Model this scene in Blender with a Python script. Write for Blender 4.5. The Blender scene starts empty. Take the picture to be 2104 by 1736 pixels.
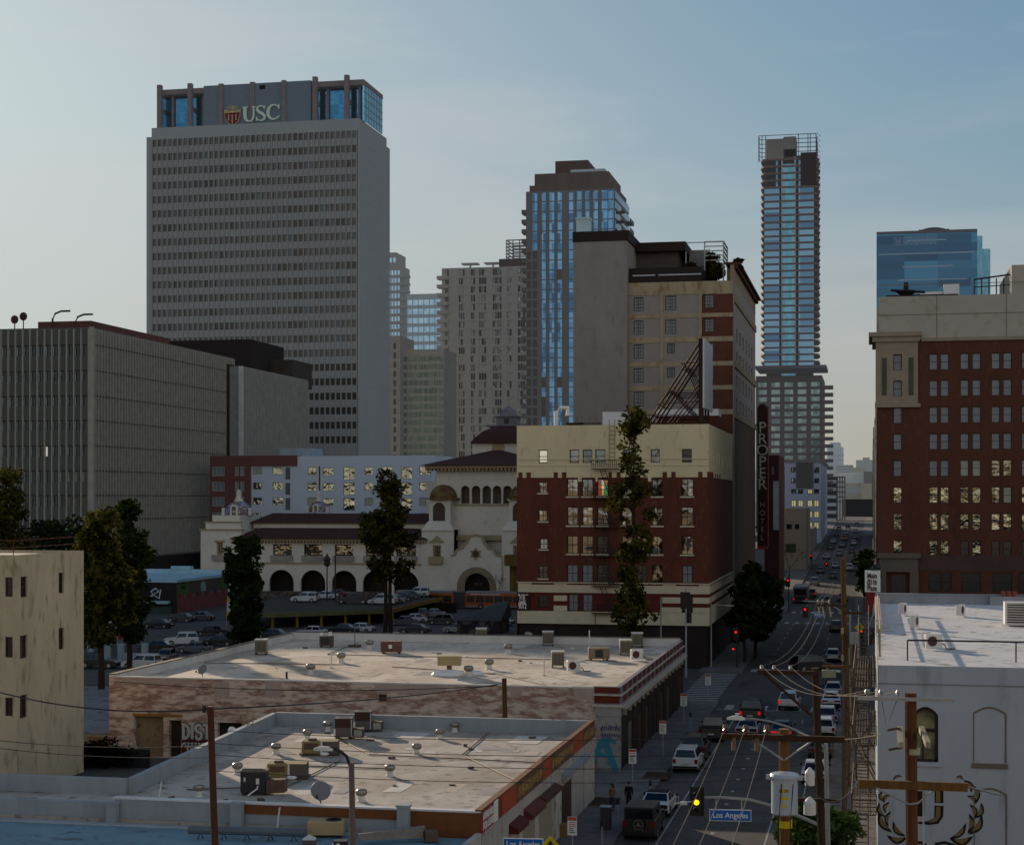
import bpy,math,random
from mathutils import Vector,Matrix
random.seed(7)
PI = math.pi
sc = bpy.context.scene
col = sc.collection

# ---------------------------------------------------------------- camera model
H = 20.0                       # eye height above the street
FPX = 3500.0                   # focal length in layout pixels (2104 wide)
CX,HY = 1052.0,1025.0        # principal column, horizon row
TH = math.atan((1790 - 1052) / FPX)   # street runs along +Y, camera turned left of it
ST,CT = math.sin(TH),math.cos(TH)

def ray(px):
    t = (px - CX) / FPX
    return (-ST + t * CT,CT + t * ST)
def atY(px,Y):
    dx,dy = ray(px);s = Y / dy
    return dx * s,s            # X, depth
def atX(px,X):
    dx,dy = ray(px);s = X / dx
    return dy * s,s            # Y, depth
def zat(py,d):return H - (py - HY) * d / FPX
def PF(px,py,Y):
    x,d = atY(px,Y);return Vector((x,Y,zat(py,d)))
def PX(px,py,X):
    y,d = atX(px,X);return Vector((X,y,zat(py,d)))
def PG(px,py,z=0.0):
    d = (H - z) * FPX / (py - HY);dx,dy = ray(px)
    return Vector((dx * d,dy * d,z))
def gz(y):
    if y < 300:return 0.0
    return min(y - 300,460) * 0.022
def PR(px,py):                 # on the rising street
    z = 0
    for _ in range(30):
        p = PG(px,py,z);z = 0.5 * z + 0.5 * gz(p.y)
    p = PG(px,py,z);p.z = gz(p.y);return p

# ---------------------------------------------------------------- materials
MATS = {}
# gain on each finish's base colour, tuned to lift the shaded fronts
GAIN = dict(tower_concrete=1.6,office_concrete=.95,office_rib=1.3,wing_concrete=1.25,wing_rib=1.3,wing_edge=1.5,mission_stucco=2.05,mission_trim=1.5,mission_balcony=1.4,
            mission_white=1.4,cream_terracotta=1.15,cream_bands=1.3,dark_red_brick=1.35,brick_base=1.3,grey_render=1.6,grey_infill=1.5,stained_concrete=1.5,hotel_brick=1.5,hotel_pale_concrete=1.5,side_render=1.4,
            pale_render=1.35,tower_red_brick=1.4,tower_stone=1.6,white_wall_paint=1.15,beige_stucco=1.35,balcony_tower_concrete=1.6,tower_grey_panel=1.5,apartment_white=1.5,apartment_red=1.4,
            old_office_grey=1.6,tan_slab=1.6,foot_block_brown=1.5,pale_blue_paint=1.4,weathered_painted_brick=1.5,crown_panel=1.5,crown_frame=1.4,red_roof_tiles=1.3,bare_slab=1.3)
def lin(h):
    h = h.lstrip('#');o = []
    for i in (0,2,4):
        c = int(h[i:i+2],16) / 255
        o.append(c / 12.92 if c <= .04045 else ((c + .055) / 1.055) ** 2.4)
    return (o[0],o[1],o[2],1)
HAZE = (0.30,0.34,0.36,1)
def mat(name,c,rough=.8,metal=0,var=.18,scale=.6,stretch=(1,1,1),c2=None,thr=None,bump=0,bscale=6,haze=0,
        emit=0,spec=.3,c3=None,s3=8,seam=None,big=0):
    """Principled surface whose colour is broken up by world-space noise."""
    if name in MATS:return MATS[name]
    m = bpy.data.materials.new(name);m.use_nodes = True
    nt = m.node_tree;N = nt.nodes;L = nt.links
    b = N['Principled BSDF'];b.inputs['Roughness'].default_value = rough
    b.inputs['Metallic'].default_value = metal
    b.inputs['Specular IOR Level'].default_value = spec
    c = lin(c) if isinstance(c,str) else tuple(c) + (1,)
    gk = GAIN.get(name,1);c = tuple(min(.85,v*gk) for v in c[:3]) + (1,)
    geo = N.new('ShaderNodeNewGeometry')
    mp = N.new('ShaderNodeMapping');mp.inputs['Scale'].default_value = stretch
    L.new(geo.outputs['Position'],mp.inputs['Vector'])
    nz = N.new('ShaderNodeTexNoise');nz.inputs['Scale'].default_value = scale
    nz.inputs['Detail'].default_value = 6;nz.inputs['Roughness'].default_value = .65
    L.new(mp.outputs[0],nz.inputs['Vector'])
    rp = N.new('ShaderNodeValToRGB')
    if c2 is not None:
        c2 = lin(c2) if isinstance(c2,str) else tuple(c2) + (1,)
        c2 = tuple(min(.85,v*gk) for v in c2[:3]) + (1,)
        a,bb = thr or (.42,.58)
        rp.color_ramp.elements[0].position = a;rp.color_ramp.elements[1].position = bb
        rp.color_ramp.elements[0].color = c;rp.color_ramp.elements[1].color = c2
    else:
        rp.color_ramp.elements[0].position = .3;rp.color_ramp.elements[1].position = .72
        rp.color_ramp.elements[0].color = tuple(x * (1 - var) for x in c[:3]) + (1,)
        rp.color_ramp.elements[1].color = tuple(min(1,x * (1 + var)) for x in c[:3]) + (1,)
    L.new(nz.outputs['Fac'],rp.inputs['Fac'])
    out = rp.outputs['Color']
    if c3 is not None:           # fine stains on top
        n3 = N.new('ShaderNodeTexNoise');n3.inputs['Scale'].default_value = s3;n3.inputs['Detail'].default_value = 4
        L.new(mp.outputs[0],n3.inputs['Vector'])
        r3 = N.new('ShaderNodeValToRGB');r3.color_ramp.elements[0].position = .56;r3.color_ramp.elements[1].position = .7
        mx = N.new('ShaderNodeMix');mx.data_type = 'RGBA'
        L.new(n3.outputs['Fac'],r3.inputs['Fac']);L.new(r3.outputs['Color'],mx.inputs['Factor'])
        L.new(out,mx.inputs['A']);mx.inputs['B'].default_value = tuple(min(.85,v*gk) for v in lin(c3)[:3]) + (1,)
        out = mx.outputs['Result']
    if big:                      # broad ponding stains
        n4 = N.new('ShaderNodeTexNoise');n4.inputs['Scale'].default_value = big;n4.inputs['Detail'].default_value = 8;n4.inputs['Distortion'].default_value = 1.2
        L.new(geo.outputs['Position'],n4.inputs['Vector'])
        r4 = N.new('ShaderNodeValToRGB');r4.color_ramp.elements[0].position = .46;r4.color_ramp.elements[1].position = .62
        r4.color_ramp.elements[0].color = (1,1,1,1);r4.color_ramp.elements[1].color = (.74,.70,.66,1)
        L.new(n4.outputs['Fac'],r4.inputs['Fac']);m4 = N.new('ShaderNodeMix');m4.data_type = 'RGBA';m4.blend_type = 'MULTIPLY';m4.inputs['Factor'].default_value = 1
        L.new(out,m4.inputs['A']);L.new(r4.outputs[0],m4.inputs['B']);out = m4.outputs['Result']
    if seam:                     # sheet joints: (width along x, length along y, joint, darkening)
        bk = N.new('ShaderNodeTexBrick');bk.inputs['Scale'].default_value = 1;bk.inputs['Brick Width'].default_value = seam[1];bk.inputs['Row Height'].default_value = seam[0]
        bk.inputs['Mortar Size'].default_value = seam[2];bk.inputs['Mortar Smooth'].default_value = .3
        bk.inputs['Color1'].default_value = (1,1,1,1);bk.inputs['Color2'].default_value = (.9,.9,.9,1);bk.inputs['Mortar'].default_value = (seam[3],)*3 + (1,)
        ms_ = N.new('ShaderNodeMapping');ms_.inputs['Rotation'].default_value = (0,0,PI/2)
        L.new(geo.outputs['Position'],ms_.inputs['Vector']);L.new(ms_.outputs[0],bk.inputs['Vector'])
        m5 = N.new('ShaderNodeMix');m5.data_type = 'RGBA';m5.blend_type = 'MULTIPLY';m5.inputs['Factor'].default_value = 1
        L.new(out,m5.inputs['A']);L.new(bk.outputs['Color'],m5.inputs['B']);out = m5.outputs['Result']
    L.new(out,b.inputs['Base Color'])
    if bump:
        bn = N.new('ShaderNodeTexNoise');bn.inputs['Scale'].default_value = bscale
        L.new(geo.outputs['Position'],bn.inputs['Vector'])
        bp = N.new('ShaderNodeBump');bp.inputs['Strength'].default_value = bump;bp.inputs['Distance'].default_value = .05
        L.new(bn.outputs['Fac'],bp.inputs['Height']);L.new(bp.outputs['Normal'],b.inputs['Normal'])
    if emit:
        L.new(out,b.inputs['Emission Color']);b.inputs['Emission Strength'].default_value = emit
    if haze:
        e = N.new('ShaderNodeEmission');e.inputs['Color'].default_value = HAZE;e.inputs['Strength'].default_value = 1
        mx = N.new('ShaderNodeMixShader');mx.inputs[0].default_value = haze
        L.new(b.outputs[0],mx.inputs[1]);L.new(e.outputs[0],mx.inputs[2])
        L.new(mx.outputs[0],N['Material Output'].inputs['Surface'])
    MATS[name] = m
    return m

def glass(name,c,c2=None,rough=.06,wav=.12,wscale=.9,haze=0,metal=1.0,cell=(1.4,1.4,3.2)):
    """Coated window glass: mirrors what stands opposite, each pane a little different."""
    if name in MATS:return MATS[name]
    m = bpy.data.materials.new(name);m.use_nodes = True
    nt = m.node_tree;N = nt.nodes;L = nt.links
    b = N['Principled BSDF'];b.inputs['Roughness'].default_value = rough;b.inputs['Metallic'].default_value = metal
    geo = N.new('ShaderNodeNewGeometry')
    mp = N.new('ShaderNodeMapping');mp.inputs['Scale'].default_value = tuple(1 / x for x in cell)
    L.new(geo.outputs['Position'],mp.inputs['Vector'])
    vo = N.new('ShaderNodeTexWhiteNoise');vo.noise_dimensions = '3D'
    fl = N.new('ShaderNodeVectorMath');fl.operation = 'FLOOR'
    L.new(mp.outputs[0],fl.inputs[0]);L.new(fl.outputs[0],vo.inputs['Vector'])
    mx = N.new('ShaderNodeMix');mx.data_type = 'RGBA'
    L.new(vo.outputs['Value'],mx.inputs['Factor'])
    mx.inputs['A'].default_value = lin(c);mx.inputs['B'].default_value = lin(c2 or c)
    L.new(mx.outputs['Result'],b.inputs['Base Color'])
    bn = N.new('ShaderNodeTexNoise');bn.inputs['Scale'].default_value = wscale;bn.inputs['Detail'].default_value = 2
    L.new(geo.outputs['Position'],bn.inputs['Vector'])
    bp = N.new('ShaderNodeBump');bp.inputs['Strength'].default_value = wav;bp.inputs['Distance'].default_value = .4
    L.new(bn.outputs['Fac'],bp.inputs['Height']);L.new(bp.outputs['Normal'],b.inputs['Normal'])
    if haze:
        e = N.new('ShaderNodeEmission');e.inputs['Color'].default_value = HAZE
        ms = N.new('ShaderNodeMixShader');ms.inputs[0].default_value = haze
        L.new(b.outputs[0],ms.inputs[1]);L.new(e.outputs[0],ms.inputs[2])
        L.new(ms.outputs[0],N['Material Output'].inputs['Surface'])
    MATS[name] = m
    return m

def lamp_mat(name,c,s):
    if name in MATS:return MATS[name]
    m = bpy.data.materials.new(name);m.use_nodes = True
    b = m.node_tree.nodes['Principled BSDF']
    b.inputs['Base Color'].default_value = lin(c);b.inputs['Emission Color'].default_value = lin(c)
    b.inputs['Emission Strength'].default_value = s
    MATS[name] = m;return m

def leafmat(name,c,c2):
    if name in MATS:return MATS[name]
    m = bpy.data.materials.new(name);m.use_nodes = True
    nt = m.node_tree;N = nt.nodes;L = nt.links
    for n in list(N):
        if n.type == 'BSDF_PRINCIPLED':N.remove(n)
    geo = N.new('ShaderNodeNewGeometry')
    nz = N.new('ShaderNodeTexNoise');nz.inputs['Scale'].default_value = .9;nz.inputs['Detail'].default_value = 5
    L.new(geo.outputs['Position'],nz.inputs['Vector'])
    rp = N.new('ShaderNodeValToRGB');rp.color_ramp.elements[0].position = .38;rp.color_ramp.elements[1].position = .66
    rp.color_ramp.elements[0].color = lin(c);rp.color_ramp.elements[1].color = lin(c2)
    L.new(nz.outputs['Fac'],rp.inputs['Fac'])
    d = N.new('ShaderNodeBsdfDiffuse');t = N.new('ShaderNodeBsdfTranslucent')
    L.new(rp.outputs[0],d.inputs['Color']);L.new(rp.outputs[0],t.inputs['Color'])
    mx = N.new('ShaderNodeMixShader');mx.inputs[0].default_value = .38
    L.new(d.outputs[0],mx.inputs[1]);L.new(t.outputs[0],mx.inputs[2])
    L.new(mx.outputs[0],N['Material Output'].inputs['Surface'])
    MATS[name] = m;return m

# ---------------------------------------------------------------- mesh builder
class MB:
    def __init__(s):s.v = [];s.f = [];s.mi = [];s.cur = 0
    def mat(s,i):s.cur = i;return s
    def add(s,vs,fs):
        o = len(s.v);s.v += [tuple(p) for p in vs]
        for f in fs:s.f.append(tuple(i + o for i in f));s.mi.append(s.cur)
        return s
    def quad(s,a,b,c,d):return s.add([a,b,c,d],[(0,1,2,3)])
    def box(s,x0,x1,y0,y1,z0,z1):
        return s.add([(x0,y0,z0),(x1,y0,z0),(x1,y1,z0),(x0,y1,z0),(x0,y0,z1),(x1,y0,z1),(x1,y1,z1),(x0,y1,z1)],
                     [(0,3,2,1),(4,5,6,7),(0,1,5,4),(1,2,6,5),(2,3,7,6),(3,0,4,7)])
    def cbox(s,c,sx,sy,sz,rz=0,bev=0):
        ca,sa = math.cos(rz),math.sin(rz)
        if bev:
            p = [(-1,-1),(1,-1),(1,1),(-1,1)]
            ring = []
            for (a,b) in p:
                hx,hy = sx/2,sy/2
                for (da,db) in (((0,1),(1,0)) if a*b > 0 else ((1,0),(0,1))):
                    ring.append((a*(hx - bev*da),b*(hy - bev*db)))
            vs = []
            for (zz,k) in ((0,1),(sz - bev,1),(sz,1 - bev*1.6/max(sx,sy))):
                for (x,y) in ring:
                    x,y = x*k,y*k
                    vs.append((c[0] + x*ca - y*sa,c[1] + x*sa + y*ca,c[2] + zz))
            n = len(ring);fs = [tuple(range(n))[::-1],tuple(range(2*n,3*n))]
            for r in range(2):
                for i in range(n):fs.append((r*n+i,r*n+(i+1) % n,(r+1)*n+(i+1) % n,(r+1)*n+i))
            return s.add(vs,fs)
        vs = []
        for zz in (0,sz):
            for (a,b) in ((-1,-1),(1,-1),(1,1),(-1,1)):
                x,y = a*sx/2,b*sy/2
                vs.append((c[0] + x*ca - y*sa,c[1] + x*sa + y*ca,c[2] + zz))
        return s.add(vs,[(0,3,2,1),(4,5,6,7),(0,1,5,4),(1,2,6,5),(2,3,7,6),(3,0,4,7)])
    def prism(s,poly,z0,z1,top=True,bot=True):
        n = len(poly)
        if sum(poly[i][0]*poly[(i+1) % n][1] - poly[(i+1) % n][0]*poly[i][1] for i in range(n)) < 0:poly = poly[::-1]
        zf0 = z0 if callable(z0) else (lambda p:z0);zf1 = z1 if callable(z1) else (lambda p:z1)
        vs = [(p[0],p[1],zf0(p)) for p in poly] + [(p[0],p[1],zf1(p)) for p in poly]
        fs = [(i,(i+1) % n,n+(i+1) % n,n+i) for i in range(n)]
        if top:fs.append(tuple(range(n,2*n)))
        if bot:fs.append(tuple(range(n))[::-1])
        return s.add(vs,fs)
    def xz(s,poly,y,dep):       # polygon in a plane facing -Y, thickness dep behind it
        n = len(poly)
        if sum(poly[i][0]*poly[(i+1) % n][1] - poly[(i+1) % n][0]*poly[i][1] for i in range(n)) < 0:poly = poly[::-1]
        vs = [(p[0],y,p[1]) for p in poly] + [(p[0],y+dep,p[1]) for p in poly]
        fs = [tuple(range(n)),tuple(range(n,2*n))[::-1]]
        fs += [((i+1) % n,i,n+i,n+(i+1) % n) for i in range(n)]
        return s.add(vs,fs)
    def yz(s,poly,x,dep):       # polygon facing +X
        n = len(poly)
        if sum(poly[i][0]*poly[(i+1) % n][1] - poly[(i+1) % n][0]*poly[i][1] for i in range(n)) < 0:poly = poly[::-1]
        vs = [(x,p[0],p[1]) for p in poly] + [(x-dep,p[0],p[1]) for p in poly]
        fs = [tuple(range(n)),tuple(range(n,2*n))[::-1]]
        fs += [((i+1) % n,i,n+i,n+(i+1) % n) for i in range(n)]
        return s.add(vs,fs)
    def rings(s,rings,close=True,caps=True):
        n = len(rings[0]);vs = [p for r in rings for p in r];fs = []
        for k in range(len(rings)-1):
            for i in range(n if close else n-1):
                j = (i+1) % n
                fs.append((k*n+i,k*n+j,(k+1)*n+j,(k+1)*n+i))
        if caps:fs += [tuple(range(n))[::-1],tuple(range((len(rings)-1)*n,len(rings)*n))]
        return s.add(vs,fs)
    def lathe(s,c,prof,n=16):
        return s.rings([[(c[0]+r*math.cos(2*PI*i/n),c[1]+r*math.sin(2*PI*i/n),c[2]+z) for i in range(n)] for r,z in prof])
    def cyl(s,c,r,h,n=12,r2=None):return s.lathe(c,[(r,0),(r if r2 is None else r2,h)],n)
    def tube(s,pts,r,n=6,r2=None):
        pts = [Vector(p) for p in pts];R = []
        k = len(pts)
        for i,p in enumerate(pts):
            d = (pts[min(i+1,k-1)] - pts[max(i-1,0)]).normalized()
            u = d.cross(Vector((0,0,1)) if abs(d.z) < .95 else Vector((1,0,0))).normalized();w = u.cross(d)
            rr = r if r2 is None else r + (r2 - r)*i/(k-1)
            R.append([p + (u*math.cos(2*PI*j/n) - w*math.sin(2*PI*j/n))*rr for j in range(n)])
        return s.rings(R)
    def ball(s,c,rx,ry,rz,n=10,m=6):
        R = []
        for i in range(m+1):
            a = -PI/2 + PI*(i/m)*.998 + .001
            R.append([(c[0]+rx*math.cos(a)*math.cos(2*PI*j/n),c[1]+ry*math.cos(a)*math.sin(2*PI*j/n),c[2]+rz*math.sin(a)) for j in range(n)])
        return s.rings(R)
    def disc_x(s,c,r,dep,n=16):   # short cylinder along x
        R = [[(c[0]+dx,c[1]+r*math.cos(2*PI*i/n),c[2]+r*math.sin(2*PI*i/n)) for i in range(n)] for dx in (-dep/2,dep/2)]
        return s.rings(R)
    def disc_y(s,c,r,dep,n=16):
        R = [[(c[0]+r*math.cos(2*PI*i/n),c[1]+dy,c[2]-r*math.sin(2*PI*i/n)) for i in range(n)] for dy in (-dep/2,dep/2)]
        return s.rings(R)
    def xf(s,M):
        s.v = [tuple(M @ Vector(p)) for p in s.v];return s
    def merge(s,o):
        b = len(s.v);s.v += o.v;s.f += [tuple(i+b for i in f) for f in o.f];s.mi += o.mi;return s
    def mesh(s,name,m,smooth=False):
        me = bpy.data.meshes.new(name);me.from_pydata(s.v,[],s.f)
        for x in (m if isinstance(m,(list,tuple)) else [m]):me.materials.append(x)
        if any(s.mi):me.polygons.foreach_set('material_index',s.mi)
        if smooth:me.polygons.foreach_set('use_smooth',[True]*len(s.f))
        me.update();return me
    def build(s,name,m,parent=None,smooth=False,label=None,cat=None,group=None,kind=None):
        return obj(name,s.mesh(name,m,smooth),parent,label,cat,group,kind)

def tag(o,label=None,cat=None,group=None,kind=None):
    if label:o['label'] = label
    if cat:o['category'] = cat
    if group:o['group'] = group
    if kind:o['kind'] = kind
    return o
def obj(name,me,parent=None,label=None,cat=None,group=None,kind=None):
    o = bpy.data.objects.new(name,me);col.objects.link(o)
    if parent is not None:
        o.parent = parent
        if parent.type == 'EMPTY':o.matrix_parent_inverse = Matrix.Translation(-parent.location)
    return tag(o,label,cat,group,kind)
def thing(name,label,cat,loc=(0,0,0),group=None):
    o = bpy.data.objects.new(name,None);col.objects.link(o);o.location = loc
    o.empty_display_size = .5
    return tag(o,label,cat,group)
def struct(name,b,m):return b.build(name,m,kind='structure')
KIDS = {}
def dup(root,loc,rz=0,label=None,group=None,s=1,rx=0):
    if root not in KIDS:KIDS[root] = [(c,list(c.children)) for c in root.children]
    r = root.copy();col.objects.link(r);r.location = loc;r.rotation_euler = (rx,0,rz);r.scale = (s,s,s)
    if label:r['label'] = label
    if group:r['group'] = group
    out = {}
    for ch,gs in KIDS[root]:
        c = ch.copy();col.objects.link(c);c.parent = r;out.setdefault(ch.name.split('.')[0],[]).append(c)
        for g in gs:
            d = g.copy();col.objects.link(d);d.parent = c
    return r,out
def repaint(o,m):
    o.material_slots[0].link = 'OBJECT';o.material_slots[0].material = m

# ---------------------------------------------------------------- lettering
def text(s,size=1.0,ext=.01,bold=0):
    cu = bpy.data.curves.new('t','FONT');cu.body = s;cu.size = size;cu.extrude = ext;cu.offset = bold
    cu.align_x = 'CENTER';cu.align_y = 'CENTER'
    o = bpy.data.objects.new('t',cu);col.objects.link(o)
    dg = bpy.context.evaluated_depsgraph_get()
    me = bpy.data.meshes.new_from_object(o.evaluated_get(dg))
    b = MB();b.add([v.co for v in me.vertices],[tuple(p.vertices) for p in me.polygons])
    bpy.data.objects.remove(o);bpy.data.meshes.remove(me)
    return b
def text_front(s,size,c,ext=.01,width=None,bold=0):
    """lettering standing upright, facing -Y, centred on c"""
    b = text(s,size,ext,bold)
    xs = [p[0] for p in b.v];w = max(xs) - min(xs)
    k = (width / w) if width else 1
    return b.xf(Matrix.Translation(c) @ Matrix.Rotation(PI/2,4,'X') @ Matrix.Diagonal((k,1,1,1)))
def text_right(s,size,c,ext=.01,width=None,bold=0):
    b = text(s,size,ext,bold)
    xs = [p[0] for p in b.v];w = max(xs) - min(xs)
    k = (width / w) if width else 1
    return b.xf(Matrix.Translation(c) @ Matrix.Rotation(PI/2,4,'Z') @ Matrix.Rotation(PI/2,4,'X') @ Matrix.Diagonal((k,1,1,1)))
def ribbon(b,pts,w,y,dep=.1):
    """stroke of varying width in the XZ plane facing -Y"""
    n = len(pts);L = [];R = []
    for i in range(n):
        p = Vector(pts[i]);d = (Vector(pts[min(i+1,n-1)]) - Vector(pts[max(i-1,0)])).normalized()
        q = Vector((-d.y,d.x));ww = (w[i] if isinstance(w,(list,tuple)) else w) / 2
        L.append(p + q*ww);R.append(p - q*ww)
    for i in range(n-1):
        b.xz([L[i],L[i+1],R[i+1],R[i]],y,dep)
    return b
def arcp(cx,cz,rx,rz,a0,a1,n=14):
    return [(cx + rx*math.cos(math.radians(a0+(a1-a0)*i/n)),cz + rz*math.sin(math.radians(a0+(a1-a0)*i/n))) for i in range(n+1)]

# ---------------------------------------------------------------- walls with real openings
def wall_front(b,x0,x1,z0,z1,y,holes,rev=.25):
    xs = sorted({round(v,3) for v in [x0,x1] + [h[0] for h in holes] + [h[1] for h in holes] if x0 <= v <= x1})
    zs = sorted({round(v,3) for v in [z0,z1] + [h[2] for h in holes] + [h[3] for h in holes] if z0 <= v <= z1})
    hs = [tuple(round(v,3) for v in h) for h in holes]
    xi = {v:i for i,v in enumerate(xs)};zi = {v:i for i,v in enumerate(zs)}
    blk = set()
    for h in hs:
        if h[0] in xi and h[1] in xi and h[2] in zi and h[3] in zi:
            for i in range(xi[h[0]],xi[h[1]]):
                for j in range(zi[h[2]],zi[h[3]]):blk.add((i,j))
    nx = len(xs);vs = [(x,y,z) for z in zs for x in xs];fs = []
    for j in range(len(zs)-1):
        for i in range(nx-1):
            if (i,j) not in blk:fs.append((j*nx+i,j*nx+i+1,(j+1)*nx+i+1,(j+1)*nx+i))
    b.add(vs,fs)
    for (a,c,e,f) in hs:
        b.add([(a,y,e),(c,y,e),(c,y,f),(a,y,f),(a,y+rev,e),(c,y+rev,e),(c,y+rev,f),(a,y+rev,f)],
              [(0,4,5,1),(1,5,6,2),(2,6,7,3),(3,7,4,0)])
    return b
def wall_right(b,y0,y1,z0,z1,x,holes,rev=.25):
    t = MB();t.cur = b.cur;wall_front(t,y0,y1,z0,z1,0,holes,rev)
    t.xf(Matrix.Translation((x,0,0)) @ Matrix.Rotation(PI/2,4,'Z'));return b.merge(t)
def shell(th,x0,x1,y0,y1,z0,z1,m,front=(),right=(),rev=.25,name='wall',roofm=None,roofz=None):
    b = MB()
    wall_front(b,x0,x1,z0,z1,y0,front,rev);wall_right(b,y0,y1,z0,z1,x1,right,rev)
    b.quad((x0,y1,z0),(x0,y0,z0),(x0,y0,z1),(x0,y1,z1));b.quad((x1,y1,z0),(x0,y1,z0),(x0,y1,z1),(x1,y1,z1))
    w = b.build(name,m,th)
    if roofm:
        rz = z1 if roofz is None else roofz
        r = MB();r.box(x0+.02,x1-.02,y0+.02,y1-.02,rz-.3,rz-.004)
        r.build('roof',roofm,th)
    return w
WC = {};CNT = {}
def wmesh(w,h,style,fr,fm,gm):
    key = (round(w,2),round(h,2),style,fm.name if fm else '',gm.name)
    if key in WC:return WC[key]
    f = MB();p = MB();w,h = key[0],key[1]
    if fm:
        f.box(0,fr,-.05,.06,0,h);f.box(w-fr,w,-.05,.06,0,h)
        f.box(fr,w-fr,-.05,.06,0,fr);f.box(fr,w-fr,-.05,.06,h-fr,h)
        if 'h' in style:f.box(fr,w-fr,-.03,.06,h*.5-fr*.4,h*.5+fr*.4)
        if 'v' in style:f.box(w*.5-fr*.35,w*.5+fr*.35,-.028,.06,fr,h-fr)
        if 'V' in style:
            for k in (1/3,2/3):f.box(w*k-fr*.3,w*k+fr*.3,-.027,.06,fr,h-fr)
        if 'g' in style:
            for k in (1/3,2/3):f.box(w*k-.025,w*k+.025,-.027,.05,fr,h-fr)
            for k in (.25,.5,.75):f.box(fr,w-fr,-.025,.05,h*k-.025,h*k+.025)
        p.quad((fr*.5,0.01,fr*.5),(w-fr*.5,0.01,fr*.5),(w-fr*.5,0.01,h-fr*.5),(fr*.5,0.01,h-fr*.5))
        r = (f.mesh('window',fm),p.mesh('pane',gm))
    else:
        p.quad((0,0,0),(w,0,0),(w,0,h),(0,0,h));r = (p.mesh('window',gm),None)
    WC[key] = r;return r
def wins(th,face,pos,rects,fm,gm,style='h',fr=.08,rev=.2,sill=None,name='window',limit=96,light=None):
    """rects along a facade. face 'F': plane Y=pos, face 'R': plane X=pos. Nearest first; past the limit one mesh."""
    rest = MB();sl = []
    for q in rects:
        a,c,e,f = q[:4];g = q[4] if len(q) > 4 else gm
        if not isinstance(g,bpy.types.Material):g = gm
        me,pm = wmesh(c-a,f-e,style,fr,fm,g)
        M = Matrix.Translation((a,pos+rev,e)) if face == 'F' else Matrix.Translation((pos-rev,a,e)) @ Matrix.Rotation(PI/2,4,'Z')
        n = CNT.get((th.name,name),0)
        if n < limit:
            o = obj(name,me,th);o.matrix_basis = M
            if pm:obj('pane',pm,o)
            CNT[(th.name,name)] = n+1
            if sill:
                s = MB();s.box(-.12,c-a+.12,-rev-.12,-rev+.06,-.16,.012);s.build('sill',sill,o)
        else:
            for src,mi in ((me,0),(pm,1)):
                if src is None:continue
                rest.mat(mi if pm else 1).add([M @ v.co for v in src.vertices],[tuple(p.vertices) for p in src.polygons])
    if rest.v:rest.build(name,[fm or gm,gm],th,kind='stuff')
# ================================================================ world, sun, camera
SUN_AZ,SUN_EL = math.radians(-40),math.radians(13)      # azimuth from +Y towards +X
w = bpy.data.worlds.new("World");sc.world = w;w.use_nodes = True
N = w.node_tree.nodes;L = w.node_tree.links
bg = N['Background']
sky = N.new('ShaderNodeTexSky');sky.sky_type = 'NISHITA';sky.sun_disc = False
sky.sun_elevation = SUN_EL;sky.sun_rotation = SUN_AZ
sky.altitude = 100;sky.air_density = 1.0;sky.dust_density = 1.6;sky.ozone_density = 4.0
# thin high cloud over the clear sky
tc = N.new('ShaderNodeTexCoord');mp = N.new('ShaderNodeMapping');mp.inputs['Scale'].default_value = (1.2,1.2,7)
nz = N.new('ShaderNodeTexNoise');nz.inputs['Scale'].default_value = 2.2;nz.inputs['Detail'].default_value = 7;nz.inputs['Distortion'].default_value = .6
rp = N.new('ShaderNodeValToRGB');rp.color_ramp.elements[0].position = .40;rp.color_ramp.elements[1].position = .72
rp.color_ramp.elements[1].color = (.5,.5,.5,1)
hs = N.new('ShaderNodeHueSaturation');hs.inputs['Saturation'].default_value = 1.2;hs.inputs['Value'].default_value = 1.18
mx = N.new('ShaderNodeMix');mx.data_type = 'RGBA';mx.inputs['B'].default_value = (4.3,4.05,3.95,1)
L.new(tc.outputs['Generated'],mp.inputs['Vector']);L.new(mp.outputs[0],nz.inputs['Vector']);L.new(nz.outputs['Fac'],rp.inputs['Fac'])
va = N.new('ShaderNodeVectorMath');va.operation = 'MULTIPLY_ADD';va.inputs[1].default_value = (.23,.21,.20);va.inputs[2].default_value = (1,1,1)
vd = N.new('ShaderNodeVectorMath');vd.operation = 'DIVIDE'
L.new(sky.outputs[0],va.inputs[0]);L.new(sky.outputs[0],vd.inputs[0]);L.new(va.outputs[0],vd.inputs[1])
tn = N.new('ShaderNodeVectorMath');tn.operation = 'MULTIPLY';tn.inputs[1].default_value = (.95,1.0,.985)
L.new(vd.outputs[0],tn.inputs[0]);L.new(tn.outputs[0],hs.inputs['Color']);L.new(hs.outputs[0],mx.inputs['A']);L.new(rp.outputs[0],mx.inputs['Factor'])
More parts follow.
